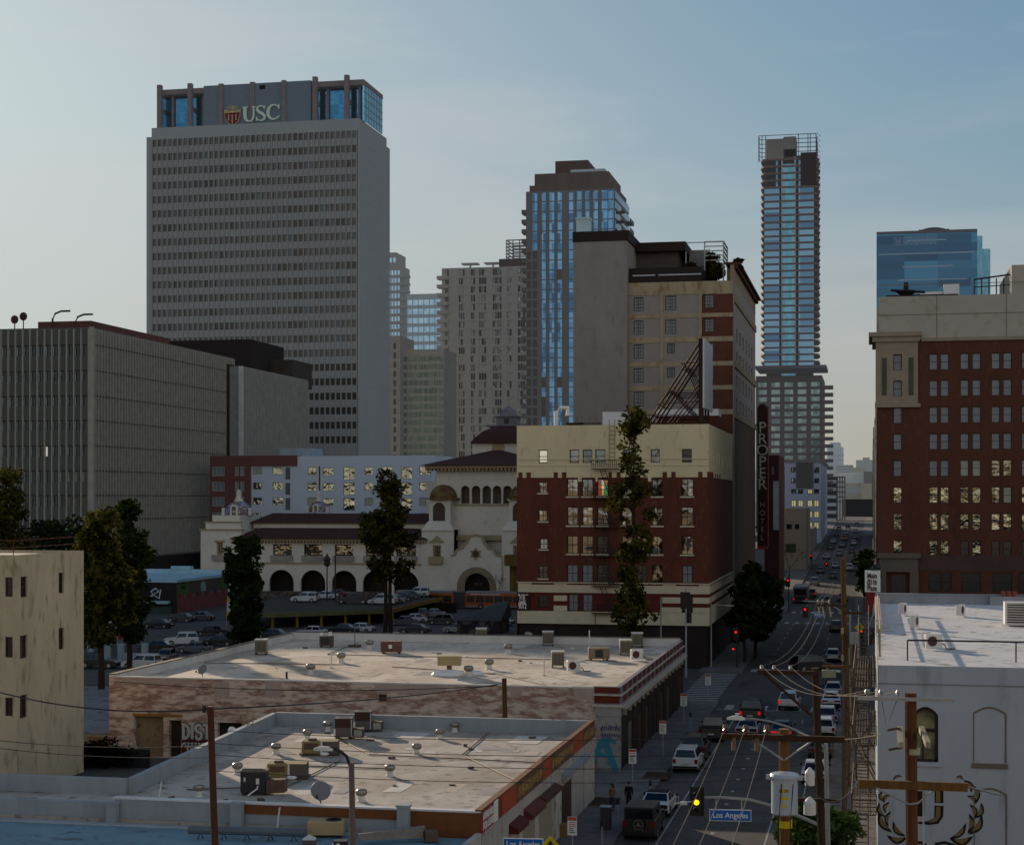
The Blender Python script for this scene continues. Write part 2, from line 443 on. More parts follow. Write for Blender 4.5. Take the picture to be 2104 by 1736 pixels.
# invented cloud bank opposite the sun, out of view, brightens the shaded fronts
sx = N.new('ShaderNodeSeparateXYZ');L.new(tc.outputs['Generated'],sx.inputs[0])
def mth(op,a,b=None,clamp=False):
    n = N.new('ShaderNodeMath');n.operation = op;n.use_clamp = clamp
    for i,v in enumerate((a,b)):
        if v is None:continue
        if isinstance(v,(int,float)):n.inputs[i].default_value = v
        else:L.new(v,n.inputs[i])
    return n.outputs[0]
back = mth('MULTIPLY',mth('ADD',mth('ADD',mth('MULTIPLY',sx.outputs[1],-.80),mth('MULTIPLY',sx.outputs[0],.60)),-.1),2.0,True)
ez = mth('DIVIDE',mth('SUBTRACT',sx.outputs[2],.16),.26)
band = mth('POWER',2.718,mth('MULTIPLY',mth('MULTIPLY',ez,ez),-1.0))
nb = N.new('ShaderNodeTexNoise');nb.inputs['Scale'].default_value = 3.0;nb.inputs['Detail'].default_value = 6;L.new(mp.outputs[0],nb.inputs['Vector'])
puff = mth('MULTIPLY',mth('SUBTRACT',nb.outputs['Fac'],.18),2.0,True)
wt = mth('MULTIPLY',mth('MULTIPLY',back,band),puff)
hz_ = mth('DIVIDE',sx.outputs[2],.13);glow = mth('MULTIPLY',mth('POWER',2.718,mth('MULTIPLY',mth('MULTIPLY',hz_,hz_),-1.0)),.62)
gl = N.new('ShaderNodeMix');gl.data_type = 'RGBA';gl.inputs['B'].default_value = (3.15,2.85,2.6,1)   # hazy low horizon
L.new(mx.outputs['Result'],gl.inputs['A']);L.new(glow,gl.inputs['Factor'])
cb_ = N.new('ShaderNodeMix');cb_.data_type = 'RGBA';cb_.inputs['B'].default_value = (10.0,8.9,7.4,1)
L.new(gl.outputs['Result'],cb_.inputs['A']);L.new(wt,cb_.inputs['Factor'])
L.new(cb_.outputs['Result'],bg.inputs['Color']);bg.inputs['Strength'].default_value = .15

sl = bpy.data.lights.new('sun','SUN');sl.energy = 4.8;sl.angle = math.radians(.5);sl.color = (1,.80,.58)
so = bpy.data.objects.new('sun',sl);col.objects.link(so)
sv = Vector((math.sin(SUN_AZ)*math.cos(SUN_EL),math.cos(SUN_AZ)*math.cos(SUN_EL),math.sin(SUN_EL)))
so.rotation_euler = sv.to_track_quat('Z','Y').to_euler();so.location = (-200,240,160)

cd = bpy.data.cameras.new('camera');cam = bpy.data.objects.new('camera',cd);col.objects.link(cam)
cam.location = (0,0,H);cam.rotation_euler = (PI/2,0,TH)
cd.sensor_width = 36;cd.lens = FPX/2104*36;cd.clip_end = 30000;cd.clip_start = .5
cd.shift_y = (HY-868)/2104;sc.camera = cam
sc.view_settings.view_transform = 'Standard';sc.view_settings.look = 'None';sc.view_settings.exposure = 0
sc.render.resolution_x,sc.render.resolution_y = 1024,844

# ================================================================ shared materials
ASPH = mat('asphalt',(.062,.060,.060),.85,var=.28,scale=.35,c3='#2a2624',s3=2.2,seam=(3.1,9.0,.012,.6))
ASPH2 = mat('lot_asphalt',(.05,.05,.055),.9,var=.35,scale=.25)
CONC = mat('pavement_concrete',(.12,.115,.115),.9,var=.25,scale=.5,c3='#4a4642',s3=1.5)
KERB = mat('kerb_concrete',(.2,.19,.18),.9)
EARTH = mat('city_ground',(.06,.057,.055),.95,var=.3,scale=.02)
PAINT = mat('road_paint',(.36,.36,.36),.7,c2=(.12,.12,.12),thr=(.45,.7),scale=2.5)
WHITE = mat('white_paint',(.72,.72,.72),.6,var=.06)
OFFW = mat('off_white_metal',(.62,.6,.56),.5,var=.1)
BLACK = mat('black_metal',(.018,.017,.017),.5,var=.2)
DKBR = mat('dark_brown_metal',(.035,.024,.02),.6)
GREYM = mat('galvanised_metal',(.34,.35,.36),.45,metal=.6,var=.15,scale=2)
STEEL = mat('grey_painted_steel',(.3,.31,.32),.5,var=.12)
WOOD = mat('pole_wood','#6b4a26',.9,var=.35,scale=1.2,stretch=(6,6,.3))
WOODD = mat('dark_pole_wood','#3a2518',.9,var=.35,scale=1.2,stretch=(6,6,.3))
WIREM = mat('cable_black',(.03,.027,.025),.6)
WIREL = mat('cable_bare',(.15,.13,.11),.85,spec=.1)
GDARK = glass('glass_dark','#3c444b','#70787c',rough=.07,wav=.10)
GWARM = glass('glass_city','#8f9294','#5e6468',rough=.06,wav=.2,wscale=.5)
GBLIND = mat('window_blind','#8f958a',.5,var=.15,scale=.8,spec=.6)
GPALE = mat('window_shade_blue','#66717a',.4,var=.12,scale=.7,spec=.6)
GBLACK = mat('window_black',(.012,.012,.014),.25,spec=.6)
LIT = lamp_mat('lit_window','#e8e4cc',.38)
REDL = lamp_mat('red_signal_light','#ff1206',1.8)
YELL = lamp_mat('yellow_signal_light','#ffc400',2.2)
TAILL = lamp_mat('tail_light_lit','#e01208',.5)
TAILD = mat('tail_light','#6a0c0a',.25)
HEADL = mat('headlight_glass',(.6,.62,.64),.15,metal=.4)
BLUESIGN = mat('sign_blue','#0d5fae',.5,var=.05)
SIGNW = mat('sign_white','#d6dad4',.5,var=.04)
YELLS = mat('sign_yellow','#c4ae12',.5,var=.06)

# ================================================================ ground, streets, pavements
YS = [-400,0,60,166,200,300,400,500,620,760,1500,6000,14000]
def strip(b,x0,x1,y0,y1,dz):
    ys = [y0] + [y for y in YS if y0 < y < y1] + [y1]
    for a,c in zip(ys,ys[1:]):
        b.quad((x0,a,gz(a)+dz),(x1,a,gz(a)+dz),(x1,c,gz(c)+dz),(x0,c,gz(c)+dz))
g = MB();strip(g,-9000,9000,-400,14000,-.03);struct('ground',g,EARTH)
XL,XR = -14.6,-3.0                         # kerb lines of the street
r = MB();strip(r,XL,XR,20,1150,0.0);struct('road',r,ASPH)
for y0,y1,nm in ((170,196,'main_crossing'),(281,301,'far_crossing'),(442,460,'third_crossing')):
    c = MB();strip(c,-320,XL-.01,y0,y1,.001);strip(c,XR+.01,200,y0,y1,.001);struct('cross_street',c,ASPH)
def walk(x0,x1,y0,y1):
    b = MB();ys = [y0] + [y for y in YS if y0 < y < y1] + [y1]
    for a,c in zip(ys,ys[1:]):
        b.add([(x0,a,gz(a)-.05),(x1,a,gz(a)-.05),(x1,c,gz(c)-.05),(x0,c,gz(c)-.05),(x0,a,gz(a)+.15),(x1,a,gz(a)+.15),(x1,c,gz(c)+.15),(x0,c,gz(c)+.15)],
              [(4,5,6,7),(0,1,5,4),(1,2,6,5),(2,3,7,6),(3,0,4,7)])
    return b
for x0,x1,y0,y1 in ((-19.5,XL,60,168.5),(-19.5,XL,197.5,280),(-19.5,XL,302,441),(-19.5,XL,461,900),
                       (XR,.48,60,168.5),(XR,.75,197.5,280),(XR,.75,302,441),(XR,.75,461,900)):
    struct('sidewalk',walk(x0,x1,y0,y1),CONC)
# markings
m = MB()
def dash(x0,x1,y0,y1,dz=.004):strip(m,x0,x1,y0,y1,dz)
dash(-12.25,-12.15,60,160);dash(-4.50,-4.42,108,160);dash(-6.1,-6.0,60,112)
for y in range(62,162,5):dash(-9.42,-9.18,y,y+.55)
for y in range(64,162,10):dash(-6.1,-6.0,y+50,y+52.6) if y < 112 else None
for y in range(210,280,9):dash(-12.25,-12.12,y,y+3.5);dash(-9.1,-8.97,y,y+3.5);dash(-6.1,-5.98,y,y+3.5)
for y in range(304,440,12):dash(-11.6,-11.45,y,y+4);dash(-8.4,-8.25,y,y+4);dash(-5.7,-5.55,y,y+4)
for y in range(464,700,14):dash(-10.4,-10.2,y,y+5);dash(-7.2,-7.0,y,y+5)
dash(XL+.1,XR-.1,162.4,162.7)
for yc in (164.6,200.5,278.5,303.5):
    for i in range(7):
        x = XL + .9 + i*1.62;dash(x,x+.75,yc-1.7,yc+1.7)
for i in range(17):
    y = 169.6 + i*1.62;strip(m,-18.8,-15.0,y,y+.55,.005)
struct('road_markings',m,PAINT)
rg = random.Random(12);rp_ = MB()
for k in range(26):
    y = rg.uniform(92,270);x = rg.uniform(XL+.5,XR-2.5);w_,d_ = rg.uniform(.5,1.6),rg.uniform(1,9);rp_.quad((x,y,.002+.0001*k),(x+w_,y+rg.uniform(-.1,.1),.002+.0001*k),(x+w_,y+d_,.002+.0001*k),(x,y+d_,.002+.0001*k))
struct('road_patches',rp_,mat('asphalt_patch',(.04,.039,.041),.9,var=.35,scale=.8))
for k,(x,y) in enumerate(((-10.6,108),(-7.6,122),(-11,143),(-6.6,151),(-9,178),(-7.5,190),(-10.5,226))):
    c = MB();c.cyl((x,y,.0005),.42,.006,16);c.build('manhole_cover',mat('cast_iron',(.03,.028,.027),.6),None,label='round iron manhole cover set in the asphalt of the street',cat='manhole',group='manhole covers along the street')
# car parks left of the street
lot = MB();lot.quad((-117,196,.004),(-41,196,.004),(-41,281,.004),(-117,281,.004));struct('parking_lot_ground',lot,ASPH2)
lot = MB();lot.quad((-140,112,.006),(-59,112,.006),(-59,169,.006),(-140,169,.006));struct('parking_lot_ground',lot,mat('yard_concrete',(.17,.17,.18),.9,var=.3,scale=.15,c3='#3b3230',s3=.5))
# distant hills at the end of the street
hl = MB();R0 = [];
rg = random.Random(3)
for i in range(161):
    x = -3600 + i*55;k = i/160
    h = 150 + 55*math.sin(k*9+1) + 30*math.sin(k*23) + 14*math.sin(k*61) + rg.uniform(-6,6)
    R0.append((x,h))
ridge = [[(x,5600,0) for x,h in R0],[(x,6400,h*.62) for x,h in R0],[(x,7200,h) for x,h in R0],[(x,8600,0) for x,h in R0]]
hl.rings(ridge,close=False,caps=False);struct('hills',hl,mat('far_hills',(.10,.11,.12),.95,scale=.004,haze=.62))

# ================================================================ single-storey shop with the white roof (nearest)
ROOFW = mat('roof_coating_near',(.47,.415,.355),.85,var=.16,scale=.35,c3='#7a7068',s3=1.3,bump=.25,bscale=3,seam=(1.05,60,.02,.72),big=.12)
ROOFW2 = mat('roof_coating_far',(.62,.53,.43),.85,var=.12,scale=.22,c3='#8d8070',s3=.9,bump=.2,bscale=2.5,seam=(1.15,80,.018,.8),big=.09)
ROOFB = mat('roof_coating_front',(.15,.26,.32),.85,var=.18,scale=.4,c3='#565b5e',s3=1.1)
PARA = mat('parapet_grey',(.27,.305,.33),.85,var=.15,scale=.8,stretch=(1,1,.2))
SHOPW = mat('shop_stucco','#a49f97',.85,var=.12,scale=.6,c3='#7e7872',s3=1.8)
RUST = mat('brown_trim','#6e4020',.7,var=.2,scale=2)
ORANGE = mat('orange_panel','#9a3f1e',.7,var=.1,scale=1.5)
LETP = mat('brown_letter_panel','#6d4c2e',.7,c2='#4c3220',scale=1.4,thr=(.4,.6))
GOLD = mat('gold_letter_strokes','#a2834f',.6)
t = thing('shop_building','single-storey shop with flat white roof full of vents and an orange-brown sign band','building',(-30,95,0))
foot = [(-18,78.4),(-18,112),(-40.6,112),(-38.6,84.3),(-62,84.3),(-62,78.4)]
b = MB();b.prism(foot,0,4.2,top=False);b.build('wall',SHOPW,t)
b = MB();b.prism([(-18.3,78.7),(-18.3,111.7),(-40.2,111.7),(-38.2,84.0),(-61.8,84.0),(-61.8,78.7)],4.1,4.35)
b.build('roof',ROOFW,t)
def par(b,p,q,z0,z1,th):
    p,q = Vector(p),Vector(q);d = (q-p).normalized();n = Vector((-d.y,d.x))*th
    b.prism([tuple(p),tuple(q),tuple(q+n),tuple(p+n)],z0,z1)
b = MB();par(b,(-18.35,111.65),(-40.25,111.65),4.2,5.28,-.35);b.build('parapet',PARA,t)
b = MB();par(b,(-40.6,111.99),(-38.6,84.3),4.2,5.22,.35);b.build('parapet',PARA,t)
b = MB();par(b,(-38.62,84.3),(-61.99,84.3),4.2,5.2,.35);b.build('parapet',PARA,t)
b = MB();b.box(-36.6,-18.02,78.4,78.75,4.21,5.18);b.build('parapet',PARA,t)
b = MB();b.box(-61.98,-36.61,78.39,78.75,4.21,4.98);b.build('parapet',PARA,t)
b = MB();b.box(-36.7,-18.0,78.36,78.8,5.18,5.26);b.build('coping',mat('coping_pale',(.6,.6,.6),.6),t)
b = MB();b.box(-30.2,-18.01,78.33,78.39,4.72,5.15);b.xz([(-22.2,4.72),(-18.01,4.72),(-18.01,3.95),(-20.8,3.95)],78.33,.06)
b.build('trim',RUST,t)
def Yx(px,X=-18.0):return atX(px,X)[0]
def c17(a):return 958.9 + .1823*a
b = MB();b.box(-18.32,-18.0,78.4,112,4.2,5.33);b.build('parapet',RUST,t)
for a0,a1,mm in ((160,345,'r'),(380,550,'o'),(550,850,'l'),(850,940,'o'),(940,1190,'l'),(1190,1300,'o'),(1300,1435,'l')):
    y0,y1 = Yx(c17(a0)),Yx(c17(a1))
    b = MB();b.box(-18.01,-17.93,y0+.02,y1-.02,4.26,5.24)
    p = b.build('sign_panel',{'r':mat('red_sign','#8f2a18',.6),'o':ORANGE,'l':LETP}[mm],t)
    if mm == 'l':
        s = MB();rg = random.Random(int(a0));y = y0+.3
        while y < y1-.5:
            z0 = rg.uniform(4.42,4.6);
            s.yz([(y,z0),(y+.09,z0),(y+.3,5.05),(y+.2,5.05)],-17.91,.02)
            if rg.random() < .7:s.yz([(y+.1,z0+.2),(y+.36,z0+.26),(y+.36,z0+.34),(y+.1,z0+.28)],-17.905,.02)
            y += rg.uniform(.3,.5)
        s.build('lettering',GOLD,p)
    if mm == 'r':
        ym = y0 + (y1-y0)*.37
        s = text_right('AVAILABLE',.5,(-17.92,ym,4.98),width=(y1-y0)*.66,bold=.015)
        s.merge(text_right('FOR LEASE',.5,(-17.92,ym,4.52),width=(y1-y0)*.66,bold=.015));s.build('lettering',SIGNW,p)
        s = MB();s.box(-17.93,-17.90,y1-1.1,y1-.25,4.3,5.3)
        q = s.build('notice_board',SIGNW,p)
# shop front along the street
FRONTW = mat('shopfront_pale','#b3aea4',.8,var=.1,scale=.8,c3='#8d867c',s3=2)
def xbox(name,a0,a1,z0,z1,mm,out=.06,par_=None):
    y0,y1 = sorted((Yx(c17(a0)),Yx(c17(a1))));b = MB();b.box(-18.02,-18+out,y0,y1,z0,z1)
    return b.build(name,mm,par_ or t)
xbox('roller_shutter',1315,1430,.2,3.3,FRONTW,.07);xbox('roller_shutter',1185,1300,.2,3.3,mat('shutter_white','#a9a7a2',.6),.07)
xbox('door',1065,1170,.15,2.9,mat('door_brown','#3a211a',.6),.05)
xbox('wall_panel',985,1055,.1,3.2,FRONTW,.08)
xbox('roller_shutter',790,950,.15,2.8,mat('shutter_tan','#8f8775',.7,stretch=(1,1,8),scale=2),.05)
xbox('roller_shutter',610,740,.15,2.8,mat('shutter_tan','#8f8775'),.05)
xbox('pillar',742,785,.1,3.0,FRONTW,.14);xbox('pillar',560,600,.1,3.0,FRONTW,.14)
def awning(a0,a1,z0,z1,out,mm):
    y0,y1 = Yx(c17(a0)),Yx(c17(a1));b = MB()
    b.add([(-18,y0,z1),(-18,y1,z1),(-18+out,y1,z0+.25),(-18+out,y0,z0+.25),(-18+out,y1,z0),(-18+out,y0,z0),(-18,y0,z0),(-18,y1,z0)],
          [(0,3,2,1),(3,5,4,2),(0,6,5,3),(1,2,4,7),(6,7,4,5)])
    return b.build('awning',mm,t)
awning(810,990,3.15,3.55,.45,mat('awning_brown','#4b2f22',.8));awning(640,800,3.05,3.6,.5,mat('awning_maroon','#5a2a24',.8))
awning(475,600,3.0,3.5,.5,mat('awning_dark_red','#54191a',.8));awning(1065,1340,3.35,3.7,.35,mat('awning_grey','#8a8a92',.8))
for px in (831.5,490):
    x = atY(px,78.3)[0];b = MB();b.box(x-.28,x+.28,77.9,78.34,3.5,5.4 if px > 600 else 5.2);b.box(x-.33,x+.33,77.85,78.38,5.4 if px > 600 else 5.2,5.5 if px > 600 else 5.3)
    b.build('pillar',PARA,t)
x = atY(235,78.3)[0];b = MB();b.box(x-.25,x+.25,77.9,78.34,3.5,5.0);b.box(x-.3,x+.3,77.86,78.37,5.0,5.1);b.build('pillar',PARA,t)

# ---------------------------------------------------------------- lower building in the very front
t = thing('front_building','low building with bluish flat roof at the bottom left edge, ducts across it','building',(-30,66,0))
b = MB();b.prism([(-18,52),(-18,78.2),(-62,78.2),(-62,52)],0,3.9,top=False);b.build('wall',SHOPW,t)
b = MB();b.prism([(-18.25,52.1),(-18.25,78.15),(-61.9,78.15),(-61.9,52.1)],3.7,4.0);b.build('roof',ROOFB,t)
b = MB();b.box(-18.24,-17.98,52,78.2,3.2,4.28);b.build('parapet',FRONTW,t)
b = MB();b.box(-61.8,-24,77.6,78.14,4.0,4.07);b.build('flashing',mat('flashing_blue',(.36,.4,.43),.7),t)

# ================================================================ painted-brick warehouse behind it
BRICKP = mat('weathered_painted_brick','#a3958b',.9,c2='#745a50',scale=1.3,stretch=(.55,.55,1.8),thr=(.42,.57),c3='#98877f',s3=3.6,bump=.4,bscale=9)
BRICKR = mat('red_brick_panel','#5b2518',.9,var=.25,scale=3)
STONE = mat('painted_cornice','#a8a297',.8,var=.12,scale=1.2)
t = thing('brick_warehouse','low painted brick warehouse with wide white roof and red brick cornice on the street','building',(-38,145,0))
Y0 = 123.6
def c0x(a):return .27395*a
def c0z(b):return zat(1260.2 + .27395*b,atY(300,Y0)[1])
holes = []
for a0,a1,b0 in ((1005,1225,770),(1268,1358,795),(1632,1830,800)):
    holes.append((atY(c0x(a0),Y0)[0],atY(c0x(a1),Y0)[0],0.05,c0z(b0)))
b = MB();wall_front(b,-58.2,-18.0,-.1,6.1,Y0,holes,.5)
b.quad((-18,Y0,-.1),(-18,166,-.1),(-18,166,6.0),(-18,Y0,6.0));b.quad((-58.2,166,-.1),(-58.2,Y0,-.1),(-58.2,Y0,6),(-58.2,166,6));b.quad((-18,166,-.1),(-58.2,166,-.1),(-58.2,166,6),(-18,166,6))
b.build('wall',BRICKP,t)
b = MB();b.box(-58,-18.2,Y0+.1,165.8,5.3,5.65);b.build('roof',ROOFW2,t)
PARB = mat('parapet_white',(.55,.54,.52),.8,var=.12,scale=.6,stretch=(1,1,.3))
b = MB();b.box(-58,-18.2,165.6,166.0,5.2,6.4);b.build('parapet',PARB,t)
b = MB();b.box(-58.2,-57.8,Y0+.02,166.02,5.2,6.3);b.build('parapet',PARB,t)
b = MB();b.box(-58.25,-57.75,Y0,166.05,6.3,6.38);b.box(-57.7,-18.3,165.55,166.05,6.4,6.47);b.build('coping',mat('coping_brown','#6f655a',.8),t)
b = MB();b.box(-57.7,-18.3,Y0-.03,Y0+.3,6.1,6.2);b.build('coping',PARB,t)
# plaster repairs on the brick front
PLAS = mat('plaster_patch','#a29189',.9,var=.1,scale=.8)
for a0,b0,a1,b1 in ((910,480,1440,525),(1610,500,1720,620)):
    b = MB();x0,x1 = atY(c0x(a0),Y0)[0],atY(c0x(a1),Y0)[0];z0,z1 = c0z(b1),min(c0z(b0),6.08)
    rg = random.Random(a0);top = [(x0+(x1-x0)*i/9,z1) for i in range(10)];bot = [(x1-(x1-x0)*i/9,z0+rg.uniform(-.12,.12)) for i in range(10)]
    b.xz(top+bot,Y0-.012,.02);b.build('plaster_patch',PLAS,t)
def c9(a,b_):return 493.1+.27395*a,1260.2+.27395*b_
for a0,b0,a1,b1 in ((190,500,310,632),(1010,505,1525,600)):
    b = MB();p0 = PF(*c9(a0,b0),Y0);p1 = PF(*c9(a1,b1),Y0);rg = random.Random(a0);n = 9
    b.xz([(p0.x+(p1.x-p0.x)*i/n,min(p0.z,6.08)) for i in range(n+1)] + [(p1.x-(p1.x-p0.x)*i/n,p1.z+rg.uniform(-.12,.12)) for i in range(n+1)],Y0-.012,.02)
    b.build('plaster_patch',PLAS,t)
for a0,b0,a1,b1 in ((205,535,330,630),(690,545,900,650)):
    b = MB();p0 = PF(986.2+.27395*a0,1260.2+.27395*b0,Y0);p1 = PF(986.2+.27395*a1,1260.2+.27395*b1,Y0)
    b.xz([(p0.x,p0.z),(p1.x,p0.z),(p1.x-.2,p1.z+.1),(p0.x+.3,p1.z)],Y0-.012,.02);b.build('plaster_patch',PLAS,t)
for h,mm in zip(holes,(mat('door_tan','#7d6c55',.8,c3='#4a3c30',s3=1.5),mat('door_grille','#2a201a',.7),mat('doorway_dark',(.012,.011,.01),.8))):
    b = MB();b.quad((h[0],Y0+.45,h[2]),(h[1],Y0+.45,h[2]),(h[1],Y0+.45,h[3]),(h[0],Y0+.45,h[3]));b.build('door',mm,t)
b = MB();b.box(holes[0][0]-.1,holes[1][1]+.1,Y0-.06,Y0+.02,holes[0][3],holes[0][3]+.22);b.build('lintel',mat('rusty_lintel','#86602c',.8),t)
b = MB();p = PF(*c9(1045,605),Y0);q = PF(*c9(1100,655),Y0);b.box(p.x,q.x,Y0-.03,Y0+.02,q.z,p.z);b.build('vent_grille',mat('vent_dark','#3a2620',.8),t)
# graffiti DIST on the wall
zg = c0z(875);xg = [atY(c0x(a),Y0)[0] for a in (1368,1462,1492,1545,1590)];hg = abs(c0z(812)-c0z(945))
def graf(b,wd,y):
    k = hg*.40;x0 = xg[0];U = (xg[4]-xg[0])/3.7
    ribbon(b,[(x0+.15*U,zg+k),(x0+.15*U,zg-k)],wd,y,.02);ribbon(b,[(x0+.05*U,zg+k*.95)] + arcp(x0+.25*U,zg,.62*U,k*.95,90,-90,10) + [(x0+.05*U,zg-k*.95)],wd,y-.002,.02)
    ribbon(b,[(x0+1.25*U,zg+k),(x0+1.25*U,zg-k)],wd,y,.02)
    x = x0+2.05*U;ribbon(b,arcp(x,zg+k*.5,.38*U,k*.5,30,270,8) + arcp(x,zg-k*.5,.38*U,k*.5,90,-150,8),wd,y,.02)
    x = x0+3.1*U;ribbon(b,[(x-.5*U,zg+k),(x+.5*U,zg+k)],wd,y,.02);ribbon(b,[(x,zg+k),(x,zg-k)],wd,y-.002,.02)
b = MB();graf(b,.40,Y0-.03);o = b.build('graffiti',BLACK,t);b = MB();graf(b,.24,Y0-.05);b.build('graffiti_fill',mat('graffiti_grey','#a9a9a6',.8),o)
b = MB();rg = random.Random(5)
for i in range(7):
    x = xg[0]+.2+i*.3;ribbon(b,arcp(x,c0z(995),.25,.35,180,0,6) + [(x+.25,c0z(1015))],.16,Y0-.03,.02)
b.build('graffiti',mat('graffiti_grey','#a9a9a6',.8),t)
b = MB();x = atY(c0x(890),Y0)[0]
ribbon(b,[(x,.5),(x,c0z(930)),(x+1.3,c0z(930)),(x+1.5,.5)],.16,Y0-.03,.02);ribbon(b,[(x+.8,.5),(x+.75,c0z(930))],.16,Y0-.03,.02)
b.build('graffiti',mat('graffiti_grey','#a9a9a6',.8),t)
b = MB();b.box(holes[1][1]+.05,xg[4]+1.4,Y0-.016,Y0+.01,.1,1.5);b.build('stain',mat('rust_red_paint','#4a2017',.9),t)
# street side: corner return, brick attic, cornice, pilasters, dark shop bays
xc = -18.0
b = MB();b.box(-19.9,xc+.03,Y0-.05,Y0+.4,4.98,6.25);b.box(xc-.3,xc+.03,Y0+.4,166,4.98,6.25);b.build('attic',mat('attic_stone','#6e6870',.85),t)
b = MB();b.box(-19.85,xc-.02,Y0-.08,Y0,5.80,6.2);b.build('brick_panel',BRICKR,t)
b = MB();b.box(-19.85,xc-.02,Y0-.08,Y0,5.05,5.6);b.build('brick_panel',BRICKR,t);y = Y0+1.6
while y < 164:
    b = MB();b.box(xc,xc+.07,y,y+1.6,5.72,6.2);b.build('brick_panel',BRICKR,t);b = MB();b.box(xc,xc+.07,y,y+1.6,5.05,5.56);b.build('brick_panel',BRICKR,t);y += 2.75
b = MB();b.box(-19.95,xc+.2,Y0-.2,Y0+.3,5.6,5.72);b.box(xc-.1,xc+.2,Y0+.3,166.1,5.6,5.72);b.build('cornice',STONE,t)
b = MB();b.box(-20.0,xc+.3,Y0-.28,Y0+.3,4.78,4.98);b.box(xc-.1,xc+.3,Y0+.3,166.15,4.78,4.98);b.box(xc-.1,xc+.45,Y0+.3,166.2,4.6,4.78)
y = Y0+1.5
while y < 165:b.box(xc-.02,xc+.26,y,y+.25,4.05,4.6);y += 2.6
b.build('cornice',STONE,t)
b = MB();b.box(-19.7,xc+.04,Y0-.12,Y0+.5,.1,4.1);b.box(-19.8,xc+.1,Y0-.18,Y0+.55,4.1,4.78);b.build('pilaster',mat('pilaster_grey','#8d8b88',.85,c3='#6e6a72',s3=2.5),t)
b = MB();b.box(xc-.02,xc+.03,Y0+.6,166,.1,4.6);b.build('shopfront',mat('shopfront_dark','#241a18',.7,var=.3,scale=.5),t)
y = Y0+4
for i in range(8):
    b = MB();b.box(xc,xc+.08,y,y+1.6+.5*(i % 2),.15,3.1);b.build('door',mat('shop_door_green','#5b655f',.6) if i == 0 else mat('shop_door_%d' % (i % 3),('#2c2321','#3c302a','#443d3a')[i % 3],.6),t)
    b = MB();b.box(xc,xc+.2,y+2.6,y+2.9,.1,4.1);b.build('pilaster',mat('pilaster_brown','#46332b',.8),t);y += 4.9
GB = MB();zt = 3.3
for i in range(9):ribbon(GB,[(-19.4+.17*i+random.uniform(-.05,.05),zt+random.uniform(-.1,.25)),(-19.35+.17*i,zt-.25),(-19.28+.17*i,zt+.1)],.06,Y0-.14,.015);ribbon(GB,[(-19.4+.17*i,zt-.45),(-19.3+.17*i,zt-.8+random.uniform(-.1,.1)),(-19.25+.17*i,zt-.5)],.06,Y0-.14,.015)
GB.build('graffiti',mat('graffiti_purple','#373266',.8),t)
GB = MB();y = Y0-.145
GB.xz([(-20.1,.3),(-19.6,.3),(-18.75,2.6),(-18.3,2.1),(-18.15,2.5),(-19.0,2.75),(-19.25,2.45)],y,.02)
GB = MB()
ribbon(GB,[(-20.0,.75),(-19.35,2.2),(-19.1,2.45)],.42,y,.02);ribbon(GB,[(-19.1,2.45),(-18.85,1.6),(-18.2,.0)],.5,y-.003,.02)
ribbon(GB,[(-19.6,1.35),(-18.75,1.15)],.26,y-.006,.02);ribbon(GB,[(-19.1,2.42),(-18.25,2.2)],.3,y-.009,.02)
GB.build('graffiti',mat('graffiti_teal','#2f7f92',.7),t)

# ================================================================ beige apartment block, left edge
BEIGE = mat('beige_stucco','#a3977f',.9,var=.16,scale=.35,stretch=(1,1,.35),c3='#7f745c',s3=1.6)
t = thing('beige_apartment','weathered beige stucco block with small sash windows at the left edge','building',(-62,108,0))
X0 = -56.5;YF = PX(34,1140,X0).y;YB = PX(172,1130,X0).y;zt = PX(34,1140,X0).z
def rr(px0,py0,px1,py1):
    a,c = PX(px0,py0,X0),PX(px1,py1,X0);return (a.y,c.y,c.z,a.z)
def z9(b_):return 931.4+.27395*b_
right = [rr(c0x(155),z9(925),c0x(205),z9(1075)),rr(c0x(440),z9(895),c0x(480),z9(1045)),rr(c0x(150),z9(1368),c0x(205),z9(1530)),rr(c0x(440),z9(1310),c0x(482),z9(1465)),rr(c0x(150),1428.7,c0x(205),1472.5)]
front = []
for b0,b1 in ((z9(930),z9(1075)),(z9(1375),z9(1530)),(1432.8,1471)):
    a = PF(c0x(36),b0,YF);c = PF(c0x(95),b1,YF);front.append((a.x,c.x,c.z,a.z))
front = [f for f in front if f[1] < X0-.1] or front
b = MB();wall_front(b,-84,X0,0,zt,YF,front,.25);wall_right(b,YF,YB,0,zt,X0,right,.25)
b.quad((-84,YB,0),(-84,YF,0),(-84,YF,zt),(-84,YB,zt));b.quad((X0,YB,0),(-84,YB,0),(-84,YB,zt),(X0,YB,zt));b.build('wall',BEIGE,t)
b = MB();b.box(-83.8,X0-.2,YF+.2,YB-.2,zt-.5,zt-.2);b.build('roof',ROOFW,t)
MAR = mat('maroon_sash','#3f2620',.6)
wins(t,'R',X0,right,MAR,GBLACK,'h',.09,.18);wins(t,'F',YF,front,MAR,GBLACK,'h',.09,.18)
t = thing('roof_railing','thin rusty pipe railing along the beige roof edge','railing',(-60,106,zt))
b = MB()
for x in (-80,-76,-72,-68,-64,-60,-57):b.tube([(x,YF+.5,zt-.25),(x,YF+.5,zt+1.0)],.03)
b.tube([(-82,YF+.5,zt+.95),(-57,YF+.5,zt+.95),(-57,YB-.4,zt+1.0)],.03);b.tube([(-82,YF+.5,zt+.45),(-57,YF+.5,zt+.45),(-57,YB-.4,zt+.5)],.025)
b.build('rail',mat('rusty_pipe','#5a2f22',.8),t)
